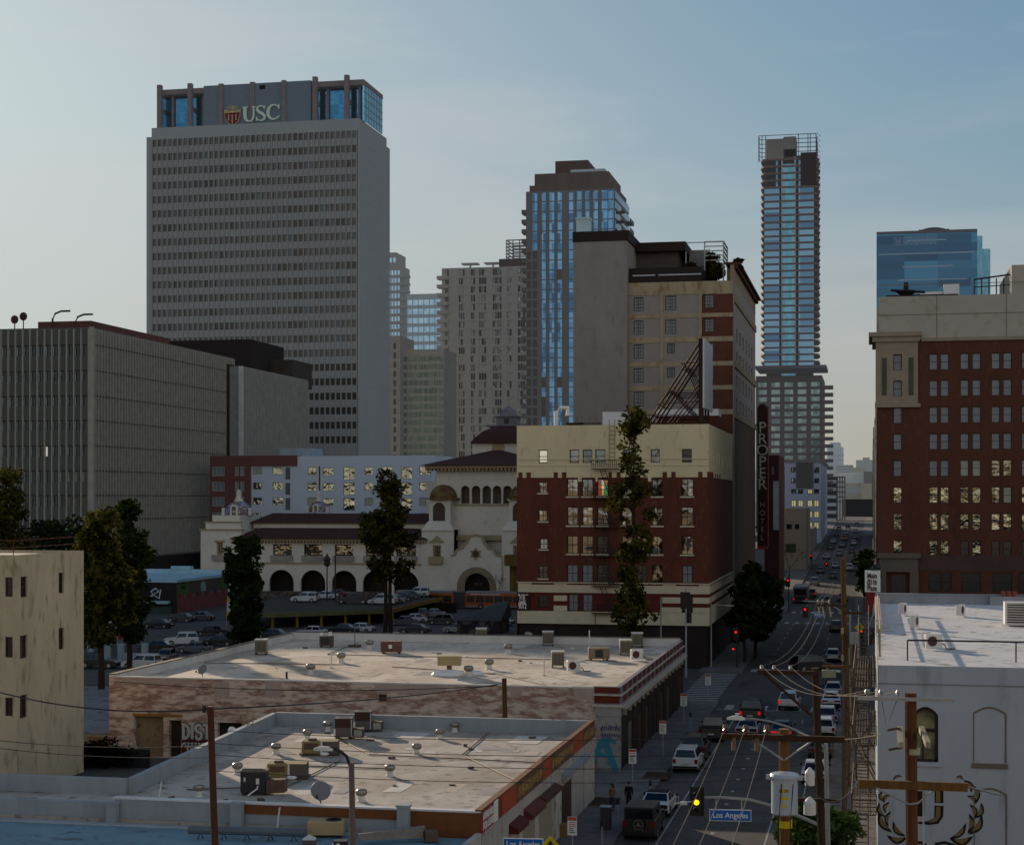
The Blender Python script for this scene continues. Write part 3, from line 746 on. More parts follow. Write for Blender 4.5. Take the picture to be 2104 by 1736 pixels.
tag(MB().tube([(-60.5,YF+3,zt-.3),(-60.5,YF+3,zt+4.2)],.03).build('antenna_mast',mat('rusty_pipe','#5a2f22'),None),'thin bare mast standing on the beige block roof','antenna')
# ================================================================ helpers for facades measured on a plane
def RF(Y,px0,py0,px1,py1,ref=None):
    x0,d0 = atY(px0,Y);x1,d1 = atY(px1,Y);d = atY(ref,Y)[1] if ref is not None else (d0+d1)/2
    return (x0,x1,zat(py1,d),zat(py0,d))
def RX(X,px0,py0,px1,py1):
    y0,d0 = atX(px0,X);y1,d1 = atX(px1,X);d = (d0+d1)/2
    return (y0,y1,zat(py1,d),zat(py0,d))

# ================================================================ brick corner building with cream top (1062-1508)
YB_ = 201.0;XC = -18.7
BRK = mat('dark_red_brick','#50281c',.9,var=.16,scale=.6,stretch=(1,1,.3),c2='#3f2018',thr=(.35,.7),c3='#5a3423',s3=4)
CREAM = mat('cream_terracotta','#bcb191',.85,var=.08,scale=.5,stretch=(1,1,.3),c3='#a69b7c',s3=2)
CREAM2 = mat('cream_bands','#a89f88',.85,var=.1,scale=.7)
xl = atY(1062,YB_)[0]
def ca(a):return 1013.6+.29985*a
def cb(b_):return 821.9+.29985*b_
def q(a0,b0,a1,b1):return RF(YB_,ca(a0),cb(b0),ca(a1),cb(b1),1260)
t = thing('corner_building','six-storey dark red brick corner building with cream top storey and cream base bands','building',(-29,215,0))
ztop = PF(1260,873,YB_).z
rows = {1:[q(a,338,c,430) for a,c in ((310,372),(522,588),(612,678),(698,768),(893,958),(1078,1140),(1293,1360))],
        2:[q(a,540,c,660) for a,c in ((505,580),(608,683),(712,787),(880,950),(1085,1160),(1287,1370))] + [q(310,560,370,636)],
        3:[q(a,732,c,860) for a,c in ((505,580),(608,683),(712,787),(880,950),(1085,1160),(1287,1370))] + [q(310,752,370,832)],
        4:[q(a,930,c,1055) for a,c in ((505,580),(608,683),(712,787),(880,950),(985,1055),(1085,1160),(1287,1370))] + [q(318,950,372,1025)],
        5:[q(a,1128,c,1250) for a,c in ((505,580),(608,683),(712,787),(880,950),(985,1055),(1085,1160),(1293,1365))] + [q(310,1142,372,1226)],
        6:[q(a,1332,c,1448) for a,c in ((515,580),(612,680),(1296,1362))] + [q(308,1342,375,1430)]}
allf = sum(rows.values(),[])
rows[1][0] += (LIT,);rows[4][-1] += (mat('window_glow_pale','#d9dccb',.4),)
for r_,i,mm in ((1,6,GBLACK),(2,5,GWARM),(5,0,GPALE),(5,1,GPALE),(5,6,GPALE),(6,0,GPALE),(6,1,GPALE),(6,3,GBLACK),(3,2,GWARM),(4,2,GBLACK),(5,2,GBLACK),(5,3,GBLACK),(5,4,GBLACK),(6,2,GBLACK)):
    rows[r_][i] = rows[r_][i][:4] + (mm,)
yb = PX(1508,891,XC).y
yR = lambda a:atX(ca(a),XC)[0]
rz = [q(310,338,372,430)[2:],]
rightw = []
for k in range(7):
    y0 = YB_+5+k*4.2;rightw.append((y0,y0+1.5,rz[0][0],rz[0][1]))
zc0 = q(0,530,10,530)[2];zb0 = q(0,1256,10,1256)[2]
b = MB();b.mat(0);wall_front(b,xl,XC,zb0,zc0,YB_,[r[:4] for k in (2,3,4,5) for r in rows[k]],.3)
wall_right(b,YB_,236,zb0,zc0,XC,[],.3);b.quad((xl,236,0),(xl,YB_,0),(xl,YB_,ztop),(xl,236,ztop));b.quad((XC,236,0),(xl,236,0),(xl,236,ztop),(XC,236,ztop))
b.mat(1);wall_front(b,xl,XC,zc0,ztop,YB_,[r[:4] for r in rows[1]],.3);wall_right(b,YB_,236,zc0,ztop,XC,rightw,.3)
zg0 = q(0,1535,10,1535)[2]
b.mat(2);wall_front(b,xl,XC,zg0,zb0,YB_,[r[:4] for r in rows[6]],.3);wall_right(b,YB_,236,zg0,zb0,XC,[],.3)
b.build('wall',[BRK,CREAM,mat('brick_base','#4a1d16',.9,var=.15,scale=2)],t)
b = MB();b.box(xl+.1,XC-.1,YB_+.1,235.9,ztop-1.4,ztop-1.1);b.build('roof',mat('roof_tar','#3a3431',.9),t)
b = MB();b.box(xl+.2,XC-.25,YB_+.35,236,0,zg0);b.build('shopfront',mat('shopfront_brown','#1f1513',.7,var=.4,scale=.6),t)
# crenellated edge between cream and brick, base bands
def fx(a):return atY(ca(a),YB_)[0]
def fz(b_):return zat(cb(b_),atY(1260,YB_)[1])
for a0,a1 in ((172,200),(228,258),(414,442),(470,500),(790,812),(846,872),(1160,1190),(1220,1250),(1404,1434),(1466,1506)):
    b = MB();b.box(fx(a0),fx(a1),YB_-.03,YB_+.02,fz(535),fz(493));b.build('brick_pier',BRK,t)
for a0,a1 in ((580,606),(700,715),(1060,1083)):
    b = MB();b.box(fx(a0),fx(a1),YB_-.03,YB_+.02,fz(558),fz(528));b.build('cream_drop',CREAM,t)
for k in range(5):
    b = MB();y = YB_+1.5+k*3.2;b.box(XC-.02,XC+.03,y,y+1.2,fz(560),fz(500));b.build('brick_pier',BRK,t)
b = MB();b.box(fx(172),XC+.05,YB_-.1,YB_+.02,fz(408),fz(402));b.box(fx(172),XC+.05,YB_-.08,YB_+.02,fz(452),fz(447));b.build('string_course',CREAM2,t)
for a0,a1 in ((170,262),(418,505),(1160,1250),(1408,1483)):
    b = MB();b.box(fx(a0),fx(a1),YB_-.05,YB_+.02,fz(1290),fz(1252));b.build('cream_block',CREAM2,t)
for a0,a1,b0,b1 in ((170,1500,1268,1322),(414,506,1342,1380),(1158,1290,1346,1386),(1368,1500,1346,1386),(414,506,1412,1452),(1150,1290,1414,1452),(1368,1500,1414,1452),(165,1500,1450,1537)):
    b = MB();x1 = XC+.06 if a1 == 1500 else fx(a1);b.box(max(fx(a0),xl),x1,YB_-.09,YB_+.02,fz(b1),fz(b0));
    if a1 == 1500:b.box(XC-.02,XC+.06,YB_+.02,236,fz(b1),fz(b0))
    b.build('cream_band',CREAM2,t)
b = MB();b.box(xl,XC+.25,YB_-.25,236,fz(1256),fz(1250));b.build('string_course',CREAM2,t)
DKS = mat('dark_sash','#2b1a15',.6)
big = [r for k in (2,3,4,5) for r in rows[k]]
wins(t,'F',YB_,big,DKS,GWARM,'hv',.09,.24,sill=CREAM2)
wins(t,'F',YB_,rows[1],DKS,GDARK,'h',.1,.24);wins(t,'F',YB_,rows[6],DKS,GDARK,'hv',.08,.24)
wins(t,'R',XC,rightw,DKS,GDARK,'h',.1,.24)
# stained glass panes in one window
w2 = rows[2][2];cols = ['#c0392b','#d9c23a','#2fa36b','#b7452d','#e0d37a','#2b8f7a','#a93226','#7fd6a8','#cc5a2e']
for i in range(9):
    x = w2[0]+.12+(i % 3)*(w2[1]-w2[0]-.24)/3;z = w2[2]+.12+(i//3)*(w2[3]-w2[2]-.24)/3
    b = MB();b.box(x+.03,x+(w2[1]-w2[0]-.24)/3-.03,YB_+.16,YB_+.18,z+.04,z+(w2[3]-w2[2]-.24)/3-.04)
    b.build('stained_pane',lamp_mat('stained_%d' % i,cols[i],.45),t)
# telephone board
b = MB();b.box(fx(170),fx(255),YB_-.14,YB_+.02,fz(1450),fz(1326));sg = b.build('sign_board',mat('board_maroon','#251210',.7),t)
b = MB()
for i,s_ in enumerate(('310.','469.','9012')):b.merge(text_front(s_,1.0,((fx(172)+fx(230))/2,YB_-.16,fz(1368+i*25)),width=(fx(228)-fx(172))*(.8 if i < 2 else 1),bold=.02))
b.box(fx(172),fx(184),YB_-.16,YB_-.14,fz(1346),fz(1334));b.box(fx(190),fx(240),YB_-.16,YB_-.14,fz(1342),fz(1337));b.build('lettering',SIGNW,sg)
# fire escape, one balcony per floor with slanting ladders
t = thing('fire_escape','black iron fire escape zigzagging down the brick front beside the tall thin pine','fire escape',(fx(775),YB_,5))
IRON = mat('black_iron',(.015,.013,.013),.6)
lv = [(470,418),(668,640),(870,840),(1068,1038),(1272,1244),(1458,1434)]
for bz,bt in lv:
    b = MB();z0,z1 = fz(bz),fz(bz)+1.0;x0,x1 = fx(682),fx(868)
    b.box(x0,x1,YB_-1.1,YB_-.1,z0-.06,z0)
    for z in (z0+.5,z1):b.tube([(x0,YB_-.1,z),(x0,YB_-1.1,z),(x1,YB_-1.1,z),(x1,YB_-.1,z)],.03,4)
    for i in range(14):x = x0+(x1-x0)*i/13;b.tube([(x,YB_-1.1,z0),(x,YB_-1.1,z1)],.022,4)
    b.build('balcony',IRON,t)
for i in range(5):
    b = MB();za,zb = fz(lv[i][0]),fz(lv[i+1][0])
    for o in (0,.6):b.tube([(fx(735)+o,YB_-.7,za),(fx(815)+o-.2,YB_-.7,zb)],.045,4)
    for k in range(1,10):u = k/10;x = fx(735)+(fx(815)-.2-fx(735))*u;z = za+(zb-za)*u;b.tube([(x,YB_-.7,z),(x+.6,YB_-.7,z)],.03,4)
    b.build('ladder',IRON,t)
b = MB()
for o in (797,834):b.tube([(fx(o),YB_-.25,fz(420)),(fx(o),YB_-.25,fz(180)+.8)],.04,4)
for k in range(9):z = fz(420)+(fz(180)-fz(420))*k/8;b.tube([(fx(797),YB_-.25,z),(fx(834),YB_-.25,z)],.03,4)
b.build('roof_ladder',mat('ladder_tan','#7b6a4c',.7),t)
b = MB();b.tube([(fx(707),YB_-.9,fz(1458)),(fx(707),YB_-.9,1.5)],.05,4);b.build('drop_ladder',IRON,t)
# things on its roof
b = MB();p = PF(1142.5,874,210);b.tube([(p.x,210,p.z-1),(p.x,210,p.z+1.7),(p.x+.5,210,p.z+2.2),(p.x+1.5,210,p.z+2.2),(p.x+1.5,210,p.z+1.2)],.28,8)
b.build('roof_duct',WHITE,None,label='bent white duct pipe rising from the cream-topped roof',cat='duct')
b = MB();p = PF(1238,855,225);q_ = PF(1288,846,225);b.box(p.x,q_.x,225,229,p.z-2.4,q_.z);b.build('roof_shed',WHITE,None,label='long low white box behind the cream parapet left of the pine top',cat='roof box')
b = MB();p = PF(1350,852,226);q_ = PF(1475,840,226);b.box(p.x,q_.x,226,230,p.z-3.4,p.z-.2);o = b.build('roof_room',mat('roof_room_brown','#56281e',.9),None,label='brown brick stair room with white capping beneath the billboard frame',cat='roof room')
b = MB();b.box(p.x-.1,q_.x+.1,225.9,230.1,p.z-.2,q_.z);b.build('capping',WHITE,o)
for pp,lb in ((1183,'small dark roof fan housing behind the cream parapet, right of the bent duct'),(1215,'low grey roof cooling unit behind the cream parapet, left of the long white box')):
    p = PF(pp,868,218);b = MB();b.box(p.x-1.4,p.x+1.4,217,219,ztop-1.1,ztop+.75);b.box(p.x-1.1,p.x+1.1,217.2,218.8,ztop+.75,ztop+1.05)
    b.build('roof_unit',mat('roof_unit_%d' % pp,'#33211c' if pp < 1200 else '#57504c',.8),None,label=lb,cat='roof unit')
# billboard seen edge-on with its raking steel frame
t = thing('billboard','rooftop billboard seen nearly edge-on, white panel on a rust-brown raking steel frame','billboard',(-20,211,ztop))
ya,yz = 206.5,217.5;xb = -19.95;z0,z1 = PX(1446,839,xb).z,PX(1446,697,xb).z
b = MB();b.box(xb,xb+.2,ya,yz,z0,z1);b.build('panel',mat('billboard_white','#b9bcc0',.6,var=.06),t)
STR = mat('rust_steel','#301c16',.8)
b = MB();b.box(xb-.5,xb-.02,ya,ya+.35,z0-3,z1)
for y in (ya+.2,ya+3.6,ya+7.2,yz-.2):
    b.tube([(xb-.35,y,z0-3.2),(xb-.35,y,z1)],.14,5);b.tube([(xb-.35,y,z1-.4),(xb-7.6,y,ztop-1)],.13,5);b.tube([(xb-.35,y,z0+3),(xb-5.4,y,ztop-1)],.09,5)
    for k in (.3,.55,.8):zz = z1-.4+(ztop-1-(z1-.4))*k;b.tube([(xb-.35,y,zz),(xb-.35-7.25*k,y,zz)],.06,4)
    b.tube([(xb-.35,y,z0+1),(xb-2.2,y,z1-3.2)],.06,4);b.tube([(xb-.35,y,z0-2),(xb-4.2,y,z1-6)],.06,4)
for z in (z0-1,z0+2,z0+5,z1-.2):b.tube([(xb-.35,ya,z),(xb-.35,yz,z)],.07,4)
for z,x in ((z0+.5,xb-5.5),(z1-3,xb-2.6)):b.tube([(x,ya,z),(x,yz,z)],.07,4);b.tube([(x,ya,z),(xb-.35,yz,z+1)],.05,4)
b.build('truss',STR,t)
b = MB();b.box(xb-8,xb+.4,ya-.3,ya+.4,z0-1.9,z0-1.75)
for i in range(10):b.tube([(xb-8+i*.9,ya,z0-1.8),(xb-8+i*.9,ya,z0-.8)],.03,4)
b.tube([(xb-8,ya,z0-.8),(xb+.4,ya,z0-.8)],.035,4);b.build('catwalk',STR,t)

# ================================================================ hotel tower block (1178-1555)
YH = 238.5;CN = mat('grey_render','#6a6664',.9,var=.14,scale=.18,c3='#625e5b',s3=.8,stretch=(1,1,.5))
YEL = mat('stained_concrete','#7f7560',.9,var=.16,scale=.5,stretch=(1,1,.4),c3='#6b5a3f',s3=1.6)
INF = mat('grey_infill','#716c69',.9,var=.08,scale=.3)
BRI = mat('hotel_brick','#4a2b20',.9,var=.16,scale=.8)
def hx(a):return 1178+.25237*a
def hy(b_):return 438.3+.25237*b_
def hq(a0,b0,a1,b1):return RF(YH,hx(a0),hy(b0),hx(a1),hy(b1),1380)
XH = -18.7
t = thing('hotel_building','tall old concrete-framed hotel with stained yellow beams, blank grey wall and roof terrace','hotel',(-29,262,0))
xL = atY(1284,YH)[0];yE = atX(1552,XH)[0]
zr = hq(0,560,10,560)[2]
col1 = [hq(490,b0,571,b1) for b0,b1 in ((678,792),(868,984),(1062,1178),(1257,1374),(1450,1568),(1645,1760))]
col2 = [hq(748,b0,838,b1) for b0,b1 in ((672,790),(866,982))] + [hq(764,b0,826,b1) for b0,b1 in ((1062,1142),(1257,1338),(1452,1532))]
col3 = [hq(1068,b0,1145,b1) for b0,b1 in ((668,778),(862,972),(1058,1168),(1254,1364),(1450,1560),(1645,1755))]
hol = col1+col2+col3
rw = []
for k in range(9):
    for j in range(6):y = YH+4+j*6.2;z = zr-8.3-k*3.3;rw.append((y,y+2.4,z,z+2.0))
b = MB();wall_front(b,xL,XH,0,zr,YH,hol,.3);wall_right(b,YH,yE,0,zr,XH,rw,.3)
b.quad((XH,yE,0),(xL,yE,0),(xL,yE,zr),(XH,yE,zr));b.quad((xL,yE,0),(xL,YH,0),(xL,YH,zr),(xL,yE,zr));b.build('wall',INF,t)
b = MB();b.box(xL,XH-.1,YH+.1,yE-.1,zr-.4,zr-.1);b.build('roof',mat('roof_tar','#3a3431',.9),t)
for b0,b1 in ((668,822),(852,1010),(1050,1210),(1246,1405),(1440,1600),(1636,1800)):
    r_ = hq(1045,b0,1300,b1);w_ = [c for c in col3 if r_[2] < c[2] < r_[3]]
    b = MB();wall_front(b,r_[0],r_[1],r_[2],r_[3],YH-.03,w_,.1);b.build('brick_infill',BRI,t)
for a0,a1 in ((412,436),(705,735),(1022,1046),(1300,1352)):
    b = MB();r_ = hq(a0,560,a1,1900);b.box(r_[0],min(r_[1],XH+.06),YH-.14,YH+.02,0,r_[3]);b.build('column',YEL if a0 < 1300 else mat('hotel_pale_concrete','#6f6353',.9,var=.12),t)
for b0,b1 in ((560,664),(820,852),(1010,1050),(1210,1246),(1405,1440),(1600,1640),(1800,1840)):
    b = MB();r_ = hq(436,b0,1300,b1);b.box(r_[0],r_[1],YH-.10,YH+.02,r_[2],r_[3]);b.build('beam',YEL,t)
wins(t,'F',YH,hol,mat('hotel_sash','#2a1f1b',.6),GPALE,'gv',.1,.24)
wins(t,'R',XH,rw,mat('hotel_sash','#2a1f1b'),GDARK,'h',.1,.24)
# blank slab on the left, dark cap
zs = RF(YH,1178,499,1288,900,1230)[3];x0,x1 = atY(1178,YH-1.2)[0],atY(1289,YH-1.2)[0]
b = MB();b.box(x0,x1,YH-1.2,yE-2,0,zs);b.build('blank_wall',CN,t)
zc = RF(YH,1178,478,1288,499,1230)[3];b = MB();b.box(x0-.1,x1+.2,YH-1.3,yE-2,zs,zc);b.build('cap',mat('dark_cap','#271c19',.8,stretch=(1,1,6),scale=3),t)
# terrace, brown penthouse, corner cornice
r_ = hq(443,440,1042,552);b = MB();b.box(r_[0],r_[1],YH+.02,YH+9,zr-.2,r_[3]);b.build('terrace_wall',mat('terrace_dark','#241c1b',.8,stretch=(1,1,4),scale=1.5),t)
for a0,a1 in ((484,668),(694,1040)):
    r2 = hq(a0,496,a1,507);b = MB();b.box(r2[0],r2[1],YH-.12,YH+.02,r2[2],r2[3]);b.build('railing_bar',mat('pale_bar','#9aa2ab',.4),t)
b = MB();r_ = hq(450,250,800,440);b.box(r_[0],r_[1],YH+8,YH+24,zr,r_[3]);b.build('penthouse',mat('penthouse_grey','#4a423f',.8),t)
b = MB();r_ = hq(455,175,850,250);b.box(r_[0],r_[1]+.4,YH+6.5,YH+24,r_[2],r_[3]);b.build('penthouse_canopy',mat('canopy_dark','#2b1b18',.8,stretch=(1,1,5),scale=2),t)
b = MB();r_ = hq(445,122,828,180);b.box(r_[0],r_[1],YH+13,YH+26,r_[2]-.5,r_[3]);b.build('lift_house',mat('lift_house_red','#5c2a1d',.9),t)
b = MB();r_ = hq(870,205,1030,335);b.box(r_[0],r_[1],YH+12,YH+18,r_[2]-2,r_[3]);b.build('screen_wall',mat('screen_pale','#77777a',.8),t)
b = MB();pz0,pz1 = hq(0,335,1,335)[2],hq(0,172,1,172)[2];xa,xb2 = hq(868,1,1180,2)[0],hq(868,1,1182,2)[1]
for x in (xa,(xa+xb2)/2,xb2):
    for y in (YH+8,YH+15):b.box(x-.08,x+.08,y-.08,y+.08,zr,pz1)
for k in range(5):z = pz1-k*(pz1-pz0)/4.2;b.box((xa+xb2)/2,xb2+.1,YH+7.9,YH+8.1,z-.07,z+.07);b.box(xb2-.1,xb2+.1,YH+8.1,YH+15,z-.07,z+.07)
b.box(xa,xb2,YH+7.92,YH+8.08,pz1-.12,pz1);b.build('pergola',mat('pergola_white','#9c9c9a',.6),t)
r_ = hq(1278,432,1352,560);b = MB();b.box(r_[0],XH+.02,YH-.04,YH+3,zr-.05,r_[3]);b.box(XH-1.2,XH+.02,YH+3,yE,zr-.05,r_[3]);b.build('corner_parapet',mat('hotel_pale_concrete','#6f6353'),t)
b = MB();b.box(XH-1.2,XH+.9,YH-.1,yE+.2,r_[3],r_[3]+.35);b.box(XH-.4,XH+.5,YH,yE,r_[3]-.5,r_[3]);b.build('cornice',mat('cornice_brown','#4a2b1c',.9),t)
for z in (hq(0,1230,1,1230)[2],hq(0,1640,1,1640)[2],zr-2.5):
    b = MB();b.box(XH-.05,XH+.2,YH,yE,z-.5,z+.5);b.build('band',mat('hotel_pale_concrete','#6f6353'),t)
b = MB();b.box(XH-.02,XH+.05,YH+1.5,yE-1,0,hq(0,1640,1,1640)[2]-.6);b.build('side_render',mat('side_render','#45372f',.9,var=.14,scale=.4,stretch=(1,1,.2)),t)
b = MB();p = PF(1198,478,YH+4);b.box(p.x-1,p.x+.9,YH+4,YH+6,zc,zc+2.6);b.box(p.x-1.1,p.x+1,YH+3.9,YH+6.1,zc+2.6,zc+2.9);b.build('roof_hatch',mat('hatch_pale_blue','#a8c4cf',.5),None,label='small pale blue hut on top of the blank grey hotel wall',cat='roof hut')
# vertical blade sign
t = thing('hotel_sign','tall dark red vertical hotel sign with pale letters and red edge, jutting over the pavement','sign',(-17.6,283,10))
ys = 283.0;sx0,sx1 = atY(1556,ys)[0],atY(1577,ys)[0];sz1,sz0 = PF(1566,838,ys).z,PF(1566,1122,ys).z
b = MB();b.box(sx0,sx1,ys,ys+.5,sz0,sz1);b.ball(((sx0+sx1)/2,ys+.25,sz1),(sx1-sx0)/2,.25,.7,12,6);b.build('panel',mat('sign_oxblood','#2a1210',.6),t)
b = MB();b.box(sx1-.02,sx1+.16,ys-.05,ys+.55,sz0,sz1);b.box(sx0,sx1,ys-.04,ys+.54,sz0-.5,sz0);b.build('edge_trim',mat('sign_edge_red','#8a1f1c',.5),t)
for i,ch in enumerate('PROPER'):
    text_front(ch,2.5,((sx0+sx1)/2,ys-.06,PF(1566,879+i*23.4,ys).z),ext=.05,width=None).build('letter',mat('sign_letter','#a9b3a0',.5),t)
for i,ch in enumerate('HOTEL'):
    text_front(ch,1.2,((sx0+sx1)/2,ys-.06,PF(1566,1037+i*17,ys).z),ext=.04).build('letter',mat('sign_letter_small','#7c8577',.5),t)
b = MB();b.box(sx0-1.2,sx0+.3,ys+.15,ys+.35,sz1-3,sz1-2.7);b.box(sx0-1.2,sx0+.3,ys+.15,ys+.35,sz0+3,sz0+3.3);b.build('bracket',BLACK,t)

# ================================================================ university tower (303-800)
YU = 480.0;UC = mat('tower_concrete','#6a7074',.85,var=.06,scale=.05,haze=.05)
def ua(a):return 274+.2604*a
def ub(b_):return 109.6+.2604*b_
xr = atY(740,YU)[0];xl = atY(301,YU)[0];ye = atX(801,xr)[0]
ztop = PF(740,262,YU).z
t = thing('university_tower','tall grey office tower with close window ribs, glass crown and university shield sign','office tower',((xr+xl)/2,500,0))
def UF(px,py):return PF(px,py,YU)
dU = atY(740,YU)[1]
pitch = (xr-.9-(xl+1.9))/39
ht = []
for r_ in range(22):
    y0 = 268+29.9*r_;z1 = zat(y0,dU);z0 = zat(y0+(15 if r_ < 16 else 14.5),dU)
    for c in range(39):
        x = xl+1.9+c*pitch
        if r_ >= 16:ht.append((x+.12,x+pitch-.12,z0,z1))
        else:ht.append((x+.13,x+pitch-.13,z0,z1))
b = MB();wall_front(b,xl,xr,0,ztop,YU,ht,.35)
b.quad((xr,YU,0),(xr,ye,0),(xr,ye,ztop),(xr,YU,ztop));b.quad((xr,ye,0),(xl,ye,0),(xl,ye,ztop),(xr,ye,ztop));b.quad((xl,ye,0),(xl,YU,0),(xl,YU,ztop),(xl,ye,ztop))
for c in range(40):x = xl+1.9+c*pitch;b.mat(1).box(x-.11,x+.11,YU-.5,YU+.001,6,ztop-1)
b.mat(0).box(xr-.5,xr+.02,YU-.6,YU,0,ztop)
for k in range(1,34):z = ztop-k*4.2;b.box(xr-.02,xr+.03,YU+.3,ye-.3,z,z+.12)
b.build('wall',[UC,mat('tower_fin','#8b837c',.8,var=.05,haze=.04)],t)
UG = mat('tower_window','#222c35',.2,var=.35,scale=.35,spec=.5,haze=.03);UB_ = mat('tower_window_brown','#2a2320',.3,haze=.04)
UD = mat('tower_window_dark','#1d1815',.3,haze=.02)
rgu = random.Random(9);UBl = mat('tower_window_blind','#56626a',.4,haze=.03);UDk = mat('tower_window_deep','#1b2328',.2,haze=.03)
hw = []
for i,h in enumerate(ht):
    r_,c = divmod(i,39)
    hw.append(h + ((UD if r_ >= 16 else UB_ if c in (27,28) else rgu.choices([UG,UBl,UDk],[.78,.13,.09])[0]),))
top = [h for i,h in enumerate(hw)]
for mm in (UG,UB_,UD):
    pass
def panes(th,Y,lst,rev):
    n = 0;rest = {}
    for h in lst:
        if n < 96:wins(th,'F',Y,[h],None,h[4],'',0,rev);n += 1
        else:rest.setdefault(h[4].name,[]).append(h)
    ms = list(rest);b = MB()
    for i,k in enumerate(ms):
        b.mat(i)
        for h in rest[k]:b.quad((h[0],Y+rev,h[2]),(h[1],Y+rev,h[2]),(h[1],Y+rev,h[3]),(h[0],Y+rev,h[3]))
    if b.v:b.build('window',[MATS[k] for k in ms],th,kind='stuff')
panes(t,YU,hw,.33)
zp = PF(740,250,YU).z;b = MB();b.box(xl+1.2,xr-.6,YU+1.0,ye-1.5,ztop,zp+1.2);b.build('upper_block',UC,t)
b = MB();b.box(xl+1,xr-1,YU+1,ye-1,ztop-.5,ztop-.02);b.build('roof',UC,t)
# glass crown
yc = YU+3.5;cx0,cx1 = atY(323,yc)[0],atY(746,yc)[0];zk0 = zp+1.2;zk1 = PF(746,163,yc).z;yk = atX(786,cx1)[0]
CG = glass('crown_glass','#1f4f74','#2f6a90',rough=.08,wav=.05,haze=.03);CF = mat('crown_frame','#5b5154',.8,haze=.05)
CP = mat('crown_panel','#4a5865',.75,var=.05,haze=.04)
pl0,pl1 = atY(420,yc)[0],atY(640,yc)[0]
for x0,x1 in ((cx0,pl0),(pl1,cx1)):
    b = MB();b.box(x0+.3,x1-.05,yc+3,yc+3.2,zk0,zk1-1.5);b.build('crown_glazing',CG,t)
b = MB();b.box(cx1-.2,cx1,yc+.5,yk,zk0,zk1-1.2);b.build('crown_glazing',glass('crown_glass_side','#4fa3bf','#63b5cc',rough=.1,wav=.05,haze=.05),t)
for k in range(1,12):
    b = MB();y = yc+.5+(yk-yc-.5)*k/12;b.box(cx1,cx1+.1,y-.07,y+.07,zk0,zk1-1.2);b.build('mullion',CF,t)
for k in range(1,5):
    b = MB();z = zk0+(zk1-1.2-zk0)*k/5;b.box(cx1,cx1+.08,yc+.5,yk,z-.07,z+.07);b.build('transom',CF,t)
b = MB();b.box(cx0,cx1+.15,yc+.2,yc+4,zk1-1.6,zk1);b.box(cx1-3,cx1+.15,yc+4,yk,zk1-1.3,zk1);b.box(cx0,cx0+3,yc+4,yk,zk1-1.6,zk1);b.build('crown_beam',CF,t)
b = MB();b.box(pl0,pl1,yc-.6,yc+14,zk0,zk1+.3);b.build('crown_panel',CP,t)
b = MB();p = PF(ua(1000),ub(258),yc);q_ = PF(ua(1046),ub(288),yc);b.box(p.x,q_.x,yc-.62,yc-.4,q_.z,p.z);b.build('louvre',mat('louvre_dark','#1d1413',.8),t)
for a_ in (215,455,700,948,1195,1440,1690):
    b = MB();x = atY(ua(a_),yc)[0];z1 = zk1+1.2 if a_ < 600 or a_ > 1300 else zk1+.6;b.box(x-.65,x+.65,yc-1.3,yc+.25,zk0,z1)
    if a_ < 600 or a_ > 1300:b.box(x-.3,x+.3,yc+.25,yc+3.0,zk1-1.9,zk1-.2);b.box(x-.3,x+.3,yc+.25,yc+3.0,(zk0+zk1)/2-.6,(zk0+zk1)/2+.6);b.box(x+2.6,x+3.3,yc+2.2,yc+2.9,zk0,zk1-1.6)
    b.build('crown_fin',CF,t)
b = MB();b.tube([(pl0,yc+6,zk1+1.7),(pl1,yc+6,zk1+1.7)],.09,4)
for i in range(24):x = pl0+(pl1-pl0)*i/23;b.tube([(x,yc+6,zk1),(x,yc+6,zk1+1.7)],.06,4)
b.build('roof_railing',CF,t)
# shield and letters
LW = mat('sign_letters_pale','#a9bdb2',.5,var=.03,emit=.06)
def lx(a):return atY((780+a*.15209)*.54792,yc-1.5)[0]
def lz(b_):return zat((360+b_*.15209)*.54792,atY(520,yc-1.5)[1])
yl = yc-1.5
b = MB();S_ = lambda pts:[(lx(a),lz(c)) for a,c in pts];U_ = abs(lx(100)-lx(0))/100
ribbon(b,S_([(905,265),(905,480),(915,540),(950,600),(1010,622)]),[75*U_,75*U_,72*U_,55*U_,34*U_],yl,.5)
ribbon(b,S_([(1010,622),(1075,605),(1110,550),(1122,480),(1122,265)]),[34*U_,34*U_,38*U_,38*U_,38*U_],yl,.5)
b.xz(S_([(845,262),(985,262),(985,285),(845,285)]),yl-.02,.5);b.xz(S_([(1075,262),(1170,262),(1170,285),(1075,285)]),yl-.02,.5);b.build('letter',LW,t)
b = MB();c_ = S_([(1385,330),(1350,270),(1280,255),(1215,290),(1205,350),(1250,400),(1340,450),(1395,510),(1385,580),(1320,620),(1250,610),(1200,570),(1192,530)])
ribbon(b,c_,[v*U_ for v in (18,28,32,44,60,68,70,66,50,32,28,24,14)],yl,.5);b.xz(S_([(1372,258),(1400,258),(1400,345),(1380,345)]),yl-.02,.5);b.xz(S_([(1180,520),(1200,520),(1210,625),(1180,625)]),yl-.02,.5);b.build('letter',LW,t)
b = MB();c_ = S_([(1745,345),(1715,280),(1640,245),(1560,258),(1500,315),(1475,400),(1480,490),(1520,560),(1590,600),(1660,590),(1720,560),(1765,510)])
ribbon(b,c_,[v*U_ for v in (14,30,32,40,62,76,76,62,40,32,28,16)],yl,.5);b.xz(S_([(1728,235),(1755,235),(1755,350),(1738,350)]),yl-.02,.5);b.build('letter',LW,t)
